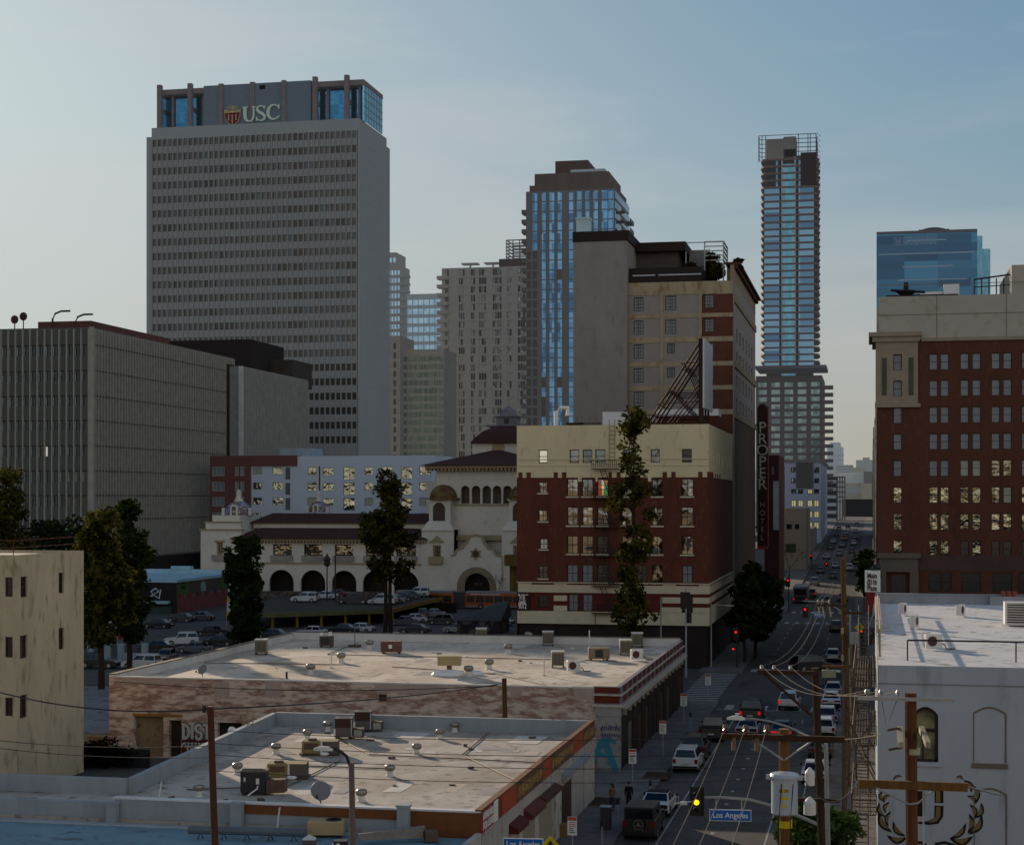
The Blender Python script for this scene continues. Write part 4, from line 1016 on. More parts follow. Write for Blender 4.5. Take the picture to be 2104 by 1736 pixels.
b = MB();b.xz(S_([(395,370),(800,370),(795,480),(740,620),(600,735),(460,620),(402,480)]),yl+.1,.4);sh = b.build('shield',mat('shield_pale','#a08a78',.6),t)
b = MB();b.xz(S_([(415,395),(585,385),(780,395),(772,480),(722,605),(600,708),(478,605),(422,480)]),yl+.04,.4);b.build('shield_field',mat('shield_red','#6a1a1c',.6),sh)
for a_,h0,h1 in ((508,440,585),(597,450,670),(690,440,580)):
    b = MB();ribbon(b,S_([(a_,h0),(a_,h0+50),(a_,h1)]),[44*U_,22*U_,30*U_],yl-.02,.3);b.build('torch',mat('torch_pale','#a39c90',.6),sh)
b = MB()
for k in range(9):
    an = math.radians(8+k*20.5);ca_,sa_ = math.cos(an),math.sin(an);r0,r1 = 62,205
    ex = max(-200,min(200,ca_*r1*1.1));ez = sa_*140;b.xz(S_([(600+ca_*r0-sa_*9,360-sa_*45),(600+ca_*r0+sa_*9,360-sa_*45),(600+ex+sa_*22,362-ez),(600+ex-sa_*22,362-ez)]) if abs(ca_) < .96 else S_([(600+ca_*r0,362),(600+ca_*r0,340),(600+ex,322),(600+ex,366)]),yl-.02,.3)
b.xz(S_([(395,372)] + [(600+60*math.cos(math.radians(180-x)),372-30*math.sin(math.radians(x))) for x in range(0,181,20)] + [(800,372),(800,392),(395,392)]),yl-.03,.3)
b.build('sunburst',mat('sunburst_gold','#b5a87f',.6),sh)

# ================================================================ grey ribbed office block on the left
def oa(a):return .3906*a
def ob(b_):return 547.9+.3906*b_
XO = -152.0;pc = PX(190,672,XO);YO = pc.y;zo = pc.z;yo2 = atX(480,XO)[0];dO = atX(190,XO)[1]
OC = mat('office_concrete','#42423f',.85,var=.1,scale=.08,haze=.03);OR = mat('office_rib','#7a776e',.8,haze=.03);OD = mat('office_shadow_joint','#2c2723',.8)
t = thing('ribbed_office','broad grey office block with vertical ribs and seven rows of slit windows at left','office building',(XO-30,YO+40,0))
xo0 = -250;ho = []
pt = 41*.3906*dO/FPX*1.02
for b0,b1 in ((415,466),(552,602),(682,732),(812,862),(945,996),(1077,1130),(1207,1262),(1335,1388)):
    z1,z0 = zat(ob(b0),dO),zat(ob(b1),dO);x = XO-1.7
    k = 0
    while x > xo0+3:ho.append((x-1.15,x-.05,z0,z1));x -= pt;k += 1
b = MB();wall_front(b,xo0,XO,0,zo,YO,ho,.5);b.quad((XO,YO,0),(XO,yo2,0),(XO,yo2,zo),(XO,YO,zo));b.quad((XO,yo2,0),(xo0,yo2,0),(xo0,yo2,zo),(XO,yo2,zo));b.quad((xo0,YO,zo),(XO,YO,zo),(XO,yo2,zo),(xo0,yo2,zo))
b.mat(1);x = XO-.7
while x > xo0:b.box(x-.12,x+.12,YO-.45,YO+.001,8,zo-.3);x -= pt
y = YO+.6
while y < yo2:b.box(XO-.001,XO+.5,y-.14,y+.14,8,zo-.3);y += 1.35
b.mat(2)
for b0 in (410,546,678,808,941,1073,1203,1333):z = zat(ob(b0),dO);b.box(xo0,XO+.05,YO-.06,YO,z-.1,z+.12);b.box(XO,XO+.38,YO,yo2-1,z-.12,z+.16)
b.box(xo0,XO+.2,YO-.2,YO+.2,0,7.6);b.box(XO-.2,XO+.2,YO+.2,yo2,0,7.6)
b.mat(1).box(XO-.5,XO+.45,YO-.55,YO,8,zo)
b.build('wall',[OC,OR,OD],t)
OG = glass('office_window','#3c434a','#56606a',rough=.15,wav=.05);
how = []
for i,h in enumerate(ho):how.append(h+(OG,))
n_row = len(ho)//8
how[4*n_row+5] = ho[4*n_row+5]+(LIT,)
for j in (1,2,0):how[5*n_row+j] = ho[5*n_row+j]+(GBLIND,);how[6*n_row+j] = ho[6*n_row+j]+(mat('blind_tan','#7d7058',.6),)
panes(t,YO,how,.45)
b = MB();b.box(PF(78,650,YO+18).x,XO-9,YO+18,yo2-18,zo,zo+3.3);b.build('plant_room',mat('plant_room_red','#5a3a35',.85),t)
tag(MB().box(-254,-238,YO+16,YO+30,zo-1,zo+16).build('stair_tower',mat('plant_room_red','#5a3a35')),'pale brown stair tower cut off by the left edge of the photo','stair tower')
for px,h_,k in ((30,3.0,0),(48,3.6,0),(80,5.2,1),(127,4.4,1)):
    p = PF(px,664,YO+10);b = MB()
    if k == 0:b.tube([(p.x,p.y,zo-.5),(p.x,p.y,zo+h_)],.12,5);b.ball((p.x,p.y,zo+h_),.9,.5,.9)
    else:b.tube([(p.x,p.y+6,zo),(p.x,p.y+6,zo+h_-1.6),(p.x+.6,p.y+6,zo+h_-.5),(p.x+2,p.y+6,zo+h_),(p.x+4,p.y+6,zo+h_)],.22,5)
    b.build('roof_antenna' if k == 0 else 'roof_lamp',mat('antenna_brown','#3f2d2a',.8),None,
            label={30:'leftmost small dish antenna on the ribbed office roof',48:'taller dish antenna on the ribbed office roof, second from left',80:'tall hooked lamp on the ribbed office plant room',127:'short hooked lamp right of the tall one on the plant room roof'}[px],cat='antenna' if k == 0 else 'lamp',group='fixtures on the ribbed office roof')
# lighter ribbed wing and its black plant room
t = thing('ribbed_wing','windowless light grey ribbed block between the wide office and the university tower','office building',(-170,420,0))
XW = -148.0;yw0,yw1 = atX(496,XW)[0],atX(632,XW)[0];zw = PX(500,753,XW).z
b = MB();b.box(-200,XW,yw0,yw1,0,zw);b.mat(1);y = yw0+.5
while y < yw1:b.box(XW-.01,XW+.3,y-.1,y+.1,4,zw-.4);y += 1.05
b.mat(2).box(XW-.6,XW+.4,yw0-.3,yw0+.25,0,zw);b.build('wall',[mat('wing_concrete','#62615f',.85,haze=.04),mat('wing_rib','#757371',.85,haze=.04),mat('wing_edge','#8f8f8f',.8,haze=.03)],t)
XPn = -156;p = PX(515,697,XPn);pe = PX(583,712,XPn);b = MB();b.box(-215,XPn,p.y,pe.y,zw-2,p.z);b.build('plant_room',mat('plant_black','#211a18',.85,var=.1),t)
b = MB();b.box(-200,-150,pe.y-10,pe.y+6,zw-2,zw+5);b.build('plant_room',mat('plant_grey','#3a3532',.85),t)
b = MB();b.box(-204,XW-3,yo2-2,yw0-.4,0,zw+.5);b.build('link',mat('link_dark','#2a2624',.85),t)

# ================================================================ towers beyond
def wa(a):return 767+.3906*a
def wb(b_):return 301.3+.3906*b_
YW = 600.0;WT = mat('balcony_tower_concrete','#7a746e',.85,var=.06,scale=.06,haze=.10)
xl,xr = atY(907.7,YW)[0],atY(1095,YW)[0];dW = atY(1000,YW)[1];zt = zat(549,dW)
t = thing('balcony_tower','pale concrete apartment tower with six columns of window bays and balconies down its left edge','apartment tower',((xl+xr)/2,615,0))
hw = [];rg = random.Random(11);WG = [glass('bay_window','#4b5054','#777c7e',rough=.1,wav=.3,haze=.06),mat('bay_blind','#a8aca6',.5,haze=.08),mat('bay_dark','#251b1a',.5,haze=.05)]
for r_ in range(25):
    b0 = 643+r_*45.7
    for a0,a1 in ((378,398),(449,482),(513,537),(555,596),(628,676),(703,729),(760,800)):
        n = max(1,round((a1-a0)/13));
        for k in range(n):
            x0 = atY(wa(a0+(a1-a0)*k/n),YW)[0];x1 = atY(wa(a0+(a1-a0)*(k+1)/n-1.5),YW)[0]
            hw.append((x0,x1,zat(wb(b0+34),dW),zat(wb(b0),dW),rg.choice(WG)))
b = MB();wall_front(b,xl,xr,0,zt,YW,[h[:4] for h in hw],.6);b.quad((xr,YW,0),(xr,YW+25,0),(xr,YW+25,zt),(xr,YW,zt));b.quad((xl,YW+25,0),(xl,YW,0),(xl,YW,zt),(xl,YW+25,zt));b.quad((xl,YW,zt),(xr,YW,zt),(xr,YW+25,zt),(xl,YW+25,zt))
for r_ in range(25):z = zat(wb(643+r_*45.7+40),dW);b.box(xl,xr,YW-.12,YW,z-.15,z+.15)
b.build('wall',WT,t);panes(t,YW,hw,.55)
for r_ in range(24):
    z = zat(wb(690+r_*45.7),dW);b = MB();b.box(xl-1.6,xl+2.5,YW-1.2,YW+3,z-.25,z);b.box(xl-1.6,xl-1.5,YW-1.2,YW+3,z,z+1.0);b.box(xl-1.6,xl+2.5,YW-1.2,YW-1.1,z,z+1.0);b.build('balcony',WT,t)
p0,p1 = PF(wa(655),wb(588),YW),PF(wa(815),wb(630),YW);b = MB();b.box(p0.x,p1.x+4,YW+2,YW+20,zt,p0.z);b.build('plant_room',mat('plant_room_brown','#4c2f2a',.9,haze=.06),t)
b = MB();z0,z1 = p0.z,zat(wb(490),dW);x0,x1 = atY(wa(690),YW)[0],atY(wa(830),YW)[0]
for k in range(6):z = z0+.8+(z1-z0-.8)*k/5;b.box(x0,x1,YW+3,YW+3.3,z-.2,z+.2);b.box(x0,x0+.3,YW+3,YW+16,z-.2,z+.2);b.box(x0,x1,YW+16,YW+16.3,z-.2,z+.2)
for k in range(5):x = x0+(x1-x0)*k/4;b.box(x-.15,x+.15,YW+3,YW+3.3,z0,z1);b.box(x-.15,x+.15,YW+16,YW+16.3,z0,z1)
b.build('roof_frame',mat('roof_frame_grey','#6d6a6a',.7,haze=.1),t)
for a_,lb in ((505,'x'),(625,'x')):
    b = MB();p = PF(wa(a_),wb(610),YW+4);b.box(p.x-3,p.x+3,YW+4,YW+8,zt+1.8,zt+2.3);b.box(p.x-.3,p.x+.3,YW+5.5,YW+6,zt,zt+1.8);b.build('roof_canopy',WT,t)
# blue glass residential tower
YG = 540.0;xl,xr = atY(1080.7,YG)[0],atY(1262,YG)[0];dG = atY(1170,YG)[1];zt = zat(391,dG);ye = atX(1291,xr)[0]
GS = mat('tower_grey_panel','#4e4b4c',.8,var=.08,scale=.1,haze=.05);GB_ = glass('tower_blue_glass','#234a72','#5583ab',rough=.1,wav=.04,haze=.05)
t = thing('blue_glass_tower','stepped residential tower of blue glass strips with balconies at both edges','apartment tower',((xl+xr)/2,555,0))
hw = [];rg = random.Random(4)
strips = [(835,862),(885,907),(925,952),(968,992),(1028,1052),(1070,1096),(1114,1137),(1156,1181),(1200,1232),(1235,1264)]
for r_ in range(25):
    b0 = 236+r_*51.5
    for a0,a1 in strips:
        x0,x1 = atY(wa(a0),YG)[0],atY(wa(a1),YG)[0]
        if a0 < 870 and r_ > 5:continue
        hw.append((x0,x1,zat(wb(b0+47),dG),zat(wb(b0),dG),GB_ if rg.random() > .04 else GBLACK))
dk = mat('tower_dark_glass','#26282d',.25,haze=.03)
for r_ in range(6,25):
    b0 = 236+r_*51.5
    for a0,a1 in ((806,830),(836,862)):hw.append((atY(wa(a0),YG)[0]+.2,atY(wa(a1),YG)[0],zat(wb(b0+42),dG),zat(wb(b0+4),dG),dk))
b = MB();wall_front(b,xl,xr,0,zt,YG,[h[:4] for h in hw],.3)
wall_right(b,YG,ye,0,zt,xr,[],.3);b.quad((xl,YG,zt),(xr,YG,zt),(xr,ye,zt),(xl,ye,zt));b.quad((xl,ye,0),(xl,YG,0),(xl,YG,zt),(xl,ye,zt));b.build('wall',GS,t);panes(t,YG,hw,.25)
for r_ in range(25):
    z = zat(wb(236+r_*51.5+49.5),dG)
    b = MB();b.box(xr-.05,xr+.35,YG+1,ye,z+.4,z+2.7);
    if r_ < 9:b.build('side_glazing',GB_,t)
    if 0 < r_:
        b = MB();b.box(xr-.1,xr+1.7,YG+3+(r_ % 2),YG+9,z-.2,z);b.box(xr+2.5,xr+1.7,YG+3+(r_ % 2),YG+9,z,z+1.1)
        if r_ < 9:b.build('balcony',GS,t)
        b = MB();b.box(xr-.1,xr+1.7,ye-8,ye+2,z-.2,z);b.box(xr+1.6,xr+1.7,ye-8,ye+2,z,z+1.1)
        if r_ < 9:b.build('balcony',GS,t)
        b = MB();b.box(xl-1.9,xl+.1,YG+2,YG+7,z-.2,z);b.box(xl-1.9,xl-1.8,YG+2,YG+7,z,z+1.1);b.box(xl-1.9,xl,YG+2,YG+2.1,z,z+1.1);b.build('balcony',GS,t)
GT = mat('tower_bronze_panel','#48352f',.8,c2='#55463c',scale=.25,stretch=(1,1,.02),thr=(.35,.65),haze=.05)
p0,p1 = PF(wa(825),wb(210),YG+2),PF(wa(1240),wb(230),YG+2);b = MB();b.box(p0.x,xr-.5,YG+1,ye-1,zt,p0.z);b.build('crown',GT,t)
p0 = PF(wa(850),wb(147),YG+3);p1 = PF(wa(1240),wb(140),YG+3);b = MB();b.box(p0.x,p1.x,YG+2.5,ye-3,zt,p0.z);b.build('crown',GT,t)
p0 = PF(wa(957),wb(78),YG+6);p1 = PF(wa(1130),wb(78),YG+6);b = MB();b.box(p0.x,p1.x,YG+6,ye-5,zt,p0.z);b.build('lift_house',mat('lift_house_brown','#472822',.9,haze=.05),t)
b = MB();p0 = PF(wa(1035),wb(128),YG+3);p1 = PF(wa(1215),wb(112),YG+3);b.box(p0.x,p1.x,YG+4,YG+5,p0.z-.3,p0.z+.5);b.box(p1.x-5,p1.x,YG+5,YG+9,p0.z,p1.z);b.build('roof_beam',mat('roof_beam_pale','#9aa3ab',.6,haze=.1),t)
# distant towers in the gap behind the university tower
def slab(label,px0,px1,py,Y,m_,gm,rows,cols,cat='tower',side=None,name='distant_tower',bal=False,base=None,frac=.72):
    x0,x1 = atY(px0,Y)[0],atY(px1,Y)[0];d = atY((px0+px1)/2,Y)[1];z1 = zat(py,d)
    t = thing(name,label,cat,((x0+x1)/2,Y+10,0));fl = (z1-6)/rows;cw = (x1-x0)/cols;hs = []
    for r_ in range(rows):
        for c in range(cols):hs.append((x0+cw*(c+.5-frac/2),x0+cw*(c+.5+frac/2),4+fl*r_+fl*.22,4+fl*r_+fl*.84,gm))
    hs.reverse();yb = Y+18 if side is None else atX(side,x1)[0]
    b = MB();wall_front(b,x0,x1,0,z1,Y,[h[:4] for h in hs],.3);b.quad((x1,Y,0),(x1,yb,0),(x1,yb,z1),(x1,Y,z1));b.quad((x0,Y,z1),(x1,Y,z1),(x1,yb,z1),(x0,yb,z1));b.quad((x0,yb,0),(x0,Y,0),(x0,Y,z1),(x0,yb,z1));b.quad((x1,yb,0),(x0,yb,0),(x0,yb,z1),(x1,yb,z1))
    b.build('wall',m_,t);panes(t,Y,hs,.28)
    if bal:
        for r_ in range(rows//3,rows):b = MB();z = 4+fl*r_;b.box(x1-1,x1+4,Y-.5,Y+5,z-.3,z+.9);b.build('balcony',m_,t)
    return t,x0,x1,z1,yb
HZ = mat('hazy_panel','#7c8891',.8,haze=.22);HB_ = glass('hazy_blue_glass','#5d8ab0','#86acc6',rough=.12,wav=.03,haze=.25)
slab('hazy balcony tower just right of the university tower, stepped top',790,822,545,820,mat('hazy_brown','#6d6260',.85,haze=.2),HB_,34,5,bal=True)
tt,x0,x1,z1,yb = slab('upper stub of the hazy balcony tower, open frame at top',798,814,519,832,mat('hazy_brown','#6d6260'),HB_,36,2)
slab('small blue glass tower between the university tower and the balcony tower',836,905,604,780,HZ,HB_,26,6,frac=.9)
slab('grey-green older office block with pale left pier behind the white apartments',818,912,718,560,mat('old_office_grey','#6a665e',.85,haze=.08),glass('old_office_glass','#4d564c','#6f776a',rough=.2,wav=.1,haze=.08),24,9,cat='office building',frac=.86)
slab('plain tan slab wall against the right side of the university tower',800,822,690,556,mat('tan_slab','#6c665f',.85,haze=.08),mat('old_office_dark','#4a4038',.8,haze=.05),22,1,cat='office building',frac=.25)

# slim unfinished tower
def ta(a):return 1479.3+.3314*a
def tb(b_):return 246.6+.3314*b_
YT = 745.0;dT = atY(1620,YT)[1];xl,xr = atY(ta(275),YT)[0],atY(ta(582),YT)[0];zt = zat(tb(225),dT);ye = YT+22
t = thing('unfinished_tower','very tall slim tower with bare floor slabs, glass half fitted and scaffold at the top','skyscraper',((xl+xr)/2,756,0))
SL = mat('bare_slab','#5a4039',.85,haze=.07);TC_ = mat('tower_core','#6f6a66',.85,var=.15,scale=.12,haze=.07)
TG = glass('slim_tower_glass','#2c5070','#557a98',rough=.12,wav=.04,haze=.09,cell=(30,30,4));TGc = glass('slim_tower_centre','#356780','#487a97',rough=.1,wav=.03,haze=.1)
b = MB();b.box(xl+.8,xr-.8,YT+1.2,ye-1,0,zt);b.build('core',mat('tower_dark_core','#2a2222',.8,haze=.06),t)
cxa,cxb = atY(ta(388),YT)[0],atY(ta(463),YT)[0];zc1 = zat(tb(275),dT)
b = MB();b.box(cxa,cxb,YT-.3,YT+1.3,10,zc1);b.build('centre_glazing',TGc,t)
for x in (cxa-.5,cxb-.1):
    b = MB();b.box(x,x+.6,YT-.8,YT+.4,10,zat(tb(232),dT));b.build('mullion',mat('slim_mullion','#8f98a3',.5,haze=.12),t)
lx0,lx1 = xl,atY(ta(368),YT)[0];rx0,rx1 = atY(ta(487),YT)[0],xr
for r_ in range(30):
    bt = 240+r_*43.2;z1 = zat(tb(bt),dT);z0 = zat(tb(bt+43.2),dT)
    b = MB()
    poly = [(xl-1.7,YT+3),(xl-.3,YT-.9),(xr+.4,YT-.9),(xr+2.4,YT+3),(xr+1.4,YT+8),(xr+2.4,YT+13),(xr+1.2,ye+1),(xl-1.2,ye+1),(xl-1.6,YT+12)]
    b.prism(poly,z1-.7,z1);b.build('floor_slab',SL,t)
    if r_ > 3:b = MB();b.box(lx0,lx1,YT-.1,YT+.3,z0+.05,z1-.45);b.build('glazing',TG,t)
    else:b = MB();b.box(lx0+5,lx1-.6,YT-.1,YT+.3,z0+.05,z1-.45);b.build('glazing',TG,t)
    if r_ > 3:b = MB();b.box(rx0,rx1,YT-.1,YT+.3,z0+.05,z1-.45);b.build('glazing',TG,t)
    else:b = MB();b.box(rx0,rx0+2.8,YT-.1,YT+.3,z0+.05,z1-.45);b.build('glazing',TG,t)
b = MB();b.box(atY(ta(500),YT)[0],xr+1.0,YT-1.2,YT+6,zat(tb(408),dT),zat(tb(210),dT));b.build('netting',mat('dark_red_netting','#2b1416',.9,haze=.04),t)
b = MB();b.box(atY(ta(285),YT)[0],atY(ta(392),YT)[0],YT+1,YT+12,zt-1,zat(tb(112),dT));b.box(atY(ta(392),YT)[0],atY(ta(470),YT)[0],YT+1.5,YT+14,zt-1,zat(tb(100),dT));b.build('concrete_core',TC_,t)
b = MB();b.box(atY(ta(398),YT)[0],atY(ta(470),YT)[0],YT+.9,YT+1.6,zat(tb(222),dT),zat(tb(180),dT));b.build('opening',BLACK,t)
b = MB();zz1 = zat(tb(92),dT);
for k in range(6):
    z = zt+(zz1-zt)*k/5;b.box(xl-2.5,xl+.4,YT,YT+.2,z-.12,z+.12);b.box(rx0-1,xr+1,YT,YT+.25,z-.15,z+.15);b.box(xr+.8,xr+1,YT,ye,z-.12,z+.12);b.box(xl-2.5,xl-2.3,YT,YT+10,z-.12,z+.12)
b.box(xl,rx0,YT,YT+.2,zz1-.15,zz1+.1)
for x in (xl-2.4,xl-1,xl+.5,rx0,rx0+5,xr-2.5,xr+.9):b.box(x-.15,x+.15,YT,YT+.25,zt-2,zz1)
for y in (YT+5,YT+10,YT+16,YT+21):b.box(xr+.8,xr+1.05,y-.15,y+.15,zt-8,zz1-1)
for k in range(9):z = zt-10+k*2.3;b.tube([(xr+1.2,YT+4,z),(xr+2.6,YT+7,z+1),(xr+1.2,YT+4,z+2)],.12,4)
b.build('scaffold',mat('scaffold_brown','#4a3a36',.8,haze=.07),t)
# brown apartments at its foot
slab('brown balconied apartment block at the foot of the slim unfinished tower',1553,1689,772,640,mat('foot_block_brown','#43383a',.85,haze=.06),glass('foot_block_glass','#35474c','#5f7478',rough=.1,wav=.08,haze=.08),22,5,cat='apartment block',side=1695,bal=True,frac=.66)
b = MB();x0,x1 = atY(1552,634)[0],atY(1692,634)[0];z = zat(767,650);b.box(x0,x1+1,634,660,z,z+1.2);b.build('roof_slab',mat('foot_block_roof','#47454d',.8,haze=.08),None,label='thin projecting roof slab on top of the brown balconied apartments',cat='roof')

# ================================================================ street frontages left, beyond the hotel
def sa(a):return 1501.3+.29985*a
def sb(b_):return 821.9+.29985*b_
LITW = mat('window_warm_glow','#d8c98a',.5,emit=.35)
def front_block(name,label,Y,a0,a1,b0,yb,m_,wl,XR_=None,wm=None,fm=None,cat='building'):
    x0 = atY(sa(a0),Y)[0];x1 = atY(sa(a1),Y)[0] if XR_ is None else XR_;d = atY(sa(a0),Y)[1];z1 = zat(sb(b0),d)
    t = thing(name,label,cat,((x0+x1)/2,Y+8,gz(Y)));hs = []
    for w_ in wl:
        r_ = RF(Y,sa(w_[0]),sb(w_[1]),sa(w_[2]),sb(w_[3]));hs.append(r_+((w_[4] if len(w_) > 4 else wm or GDARK),))
    b = MB();wall_front(b,x0,x1,0,z1,Y,[h[:4] for h in hs],.3);b.quad((x1,Y,0),(x1,yb,0),(x1,yb,z1),(x1,Y,z1));b.quad((x0,Y,z1),(x1,Y,z1),(x1,yb,z1),(x0,yb,z1));b.quad((x0,yb,0),(x0,Y,0),(x0,Y,z1),(x0,yb,z1));b.quad((x1,yb,0),(x0,yb,0),(x0,yb,z1),(x1,yb,z1))
    b.build('wall',m_,t);wins(t,'F',Y,hs,fm,GDARK,'v',.15,.25);return t,x0,x1,z1
wl = [(a,bb,a+34,bb+45,LITW) for a in (415,462,526,571) for bb in (685,)] + [(a,bb,a+34,bb+45,LITW) for a in (526,571) for bb in (760,836)]
wl += [(a,610,a+34,642,LITW if a == 526 else GDARK) for a in (415,462,526,571)] + [(415,535,445,570),(572,535,606,570),(530,535,560,575,mat('window_glow_pale','#d9dccb')),(412,460,446,498),(572,460,606,500)]
t,x0,x1,z1 = front_block('pale_blue_building','pale blue-white commercial block with glowing square windows, down the left side of the street',560,372,618,428,640,mat('pale_blue_paint','#7f86a0',.85,var=.06,haze=.06),wl,fm=mat('sash_dark_blue','#262a38',.6))
r_ = RF(559.7,sa(448),sb(415),sa(566),sb(604));b = MB();b.box(r_[0],r_[1],559.6,559.95,r_[2],r_[3]);b.build('dark_panel',mat('painted_panel_dark','#2c2228',.8,haze=.05),t)
b = MB();b.box(x0-.3,x1+.5,559.4,640,z1,z1+1.0);b.build('cornice',mat('cornice_greybrown','#5d5453',.8,haze=.06),t)
front_block('red_corner_block','narrow oxblood red block with a tall white fascia, right of the hotel sign',330,232,330,378,atX(sa(368),atY(sa(330),330)[0])[0],mat('oxblood_paint','#43201c',.85,var=.1),[(282,455,296,510,GPALE)])
b = MB();r_ = RF(329,sa(292),sb(555),sa(330),sb(890));b.box(r_[0],r_[1],328.8,329.4,r_[2],r_[3]);b.build('wall_fascia',mat('fascia_white','#9b9da0',.7),None,label='tall white blank fascia board on the oxblood block',cat='signboard')
front_block('cream_low_block','low cream block with curved upper wall before the pale blue building',420,366,517,742,450,mat('cream_low','#7d705c',.85,var=.1,haze=.03),[(382,850,420,885),(440,850,470,885),(376,985,448,1045,mat('green_shutter','#39421f',.7))])
front_block('brown_low_block','low brown shop block with pale upper wall at the street curve',505,500,560,880,545,mat('brown_low','#4a3b39',.85,haze=.05),[(512,920,540,960)])
# right side of the street beyond the brick tower: sunlit ends
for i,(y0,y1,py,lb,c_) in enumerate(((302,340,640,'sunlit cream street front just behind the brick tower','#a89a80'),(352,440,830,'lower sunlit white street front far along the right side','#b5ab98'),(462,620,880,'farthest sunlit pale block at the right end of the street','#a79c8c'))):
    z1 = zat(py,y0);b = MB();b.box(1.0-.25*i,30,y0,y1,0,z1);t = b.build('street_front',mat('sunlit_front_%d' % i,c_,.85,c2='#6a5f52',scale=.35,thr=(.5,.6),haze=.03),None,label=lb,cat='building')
    for k in range(6):
        c = MB();yy = y0+3+k*(y1-y0-6)/6;c.box(.93-.25*i,1.1-.25*i,yy,yy+2.2,gz(y0)+6,z1-3);c.build('window',GDARK,t)
# end of the street
def ea(a):return 1588.9+.2052*a
def eb(b_):return 821.9+.2052*b_
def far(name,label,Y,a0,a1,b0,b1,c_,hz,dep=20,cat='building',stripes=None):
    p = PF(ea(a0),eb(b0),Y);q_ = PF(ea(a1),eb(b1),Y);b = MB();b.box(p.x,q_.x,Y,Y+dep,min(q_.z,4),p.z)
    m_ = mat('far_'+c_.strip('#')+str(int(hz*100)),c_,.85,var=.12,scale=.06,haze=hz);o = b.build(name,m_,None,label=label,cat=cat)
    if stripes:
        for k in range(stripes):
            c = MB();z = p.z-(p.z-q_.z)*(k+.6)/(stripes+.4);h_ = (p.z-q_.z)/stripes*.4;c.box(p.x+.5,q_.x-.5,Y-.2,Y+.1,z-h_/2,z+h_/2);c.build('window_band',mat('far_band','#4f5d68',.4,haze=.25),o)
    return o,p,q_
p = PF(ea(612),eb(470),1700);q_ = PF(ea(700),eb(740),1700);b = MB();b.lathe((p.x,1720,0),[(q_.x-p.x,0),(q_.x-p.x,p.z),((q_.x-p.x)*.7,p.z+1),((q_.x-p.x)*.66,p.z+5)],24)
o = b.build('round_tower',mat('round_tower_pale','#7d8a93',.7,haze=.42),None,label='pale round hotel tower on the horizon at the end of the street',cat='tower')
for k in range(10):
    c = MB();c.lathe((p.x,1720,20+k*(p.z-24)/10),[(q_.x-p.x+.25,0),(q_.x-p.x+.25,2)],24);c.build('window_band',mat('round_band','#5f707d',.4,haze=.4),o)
far('grey_block','low grey block right of the round tower on the horizon',1500,622,800,650,745,'#77777a',.4,stripes=3)
far('brown_block','flat brown block with raised middle on the horizon near the brick tower',1600,828,1030,600,670,'#5f5556',.38);far('brown_block','raised middle storey of the flat brown horizon block',1605,895,965,575,601,'#5f5556',.38)
far('plant_boxes','row of sunlit rooftop plant boxes above the white slanted hall',1150,762,925,675,725,'#9a8f7c',.2)
o,p,q_ = far('exhibition_hall','white slanted-roof hall closing the end of the street',1050,640,912,726,832,'#b8bdb9',.22,30)
far('concrete_hall','beige concrete front below the white slanted hall with dark openings',1040,715,900,832,992,'#9a8d78',.15,8,stripes=1);far('stair_block','dark brown stair block right of the white hall',1030,905,1020,715,845,'#4a3a38',.15)
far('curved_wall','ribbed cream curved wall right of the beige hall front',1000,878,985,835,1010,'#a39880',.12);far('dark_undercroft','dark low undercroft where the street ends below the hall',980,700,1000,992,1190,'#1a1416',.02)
o,p,q_ = far('dark_block','dark mid-rise at the street end beside the pale blue building',780,530,640,770,1260,'#28222a',.03,20,stripes=6)
b = MB();p = PF(ea(640),eb(770),775);q_ = PF(ea(715),eb(1020),775)
for k in range(6):z = p.z-(p.z-q_.z)*k/5;b.box(p.x-16 if k == 0 else p.x,q_.x,775,775.4,z-.3,z+.3);b.box(p.x,q_.x,782,782.4,z-.3,z+.3)
for k in range(4):x = p.x+(q_.x-p.x)*k/3;b.box(x-.25,x+.25,775,775.4,8,p.z);b.box(x-.25,x+.25,782,782.4,8,p.z)
b.build('steel_frame',mat('steel_frame_brown','#5a4438',.8,haze=.08),None,label='open brown steel building frame at the street end',cat='steel frame')
# ================================================================ red-brick tower on the right (1800-2104)
YR = 203.5;xa = atY(1803,YR)[0];dR = atY(1950,YR)[1];X1 = 40
RB = mat('tower_red_brick','#45271d',.9,var=.16,scale=.5,stretch=(1,1,.3),c3='#4d3022',s3=3);PLW = mat('pale_render','#8c887e',.9,var=.08,scale=.25,c3='#827c6e',s3=.9);STN = mat('tower_stone','#6f6659',.85,var=.1,scale=.8)
t = thing('brick_tower','big dark red brick block with paired pale-blind windows and plain grey top storeys','building',(20,225,0))
ht = [];rg = random.Random(8)
cols_ = [1844.3,1918,1941,1981.7,2006.5,2045.8,2070,2108,2132,2170,2194]
GWT = glass('brick_tower_glass','#9a9a8a','#5c5d50',rough=.04,wav=.4,wscale=1.0)
for r_,py in enumerate((743,797.5,852.5,907,962,1017,1072,1127)):
    for c in cols_:
        r0 = RF(YR,c-8.8,py-16.5,c+8.8,py+16.5,1950)
        g_ = GPALE if r_ < 4 else (rg.choice([GWT,GBLIND,GWT,GWT]) if r_ < 7 else rg.choice([GWT,GBLACK,GWT,GBLACK]))
        if r_ in (4,) and c < 1950:g_ = GPALE
        ht.append(r0+(g_,))
gr = []
for c0,c1 in ((1908,1935),(1938,1955),(1975,2016),(2040,2080),(2094,2130)):gr.append(RF(YR,c0,1176,c1,1215,1950)+(GBLACK,))
zt = zat(610,atY(1805,YR)[1]);zw = zat(698,dR)
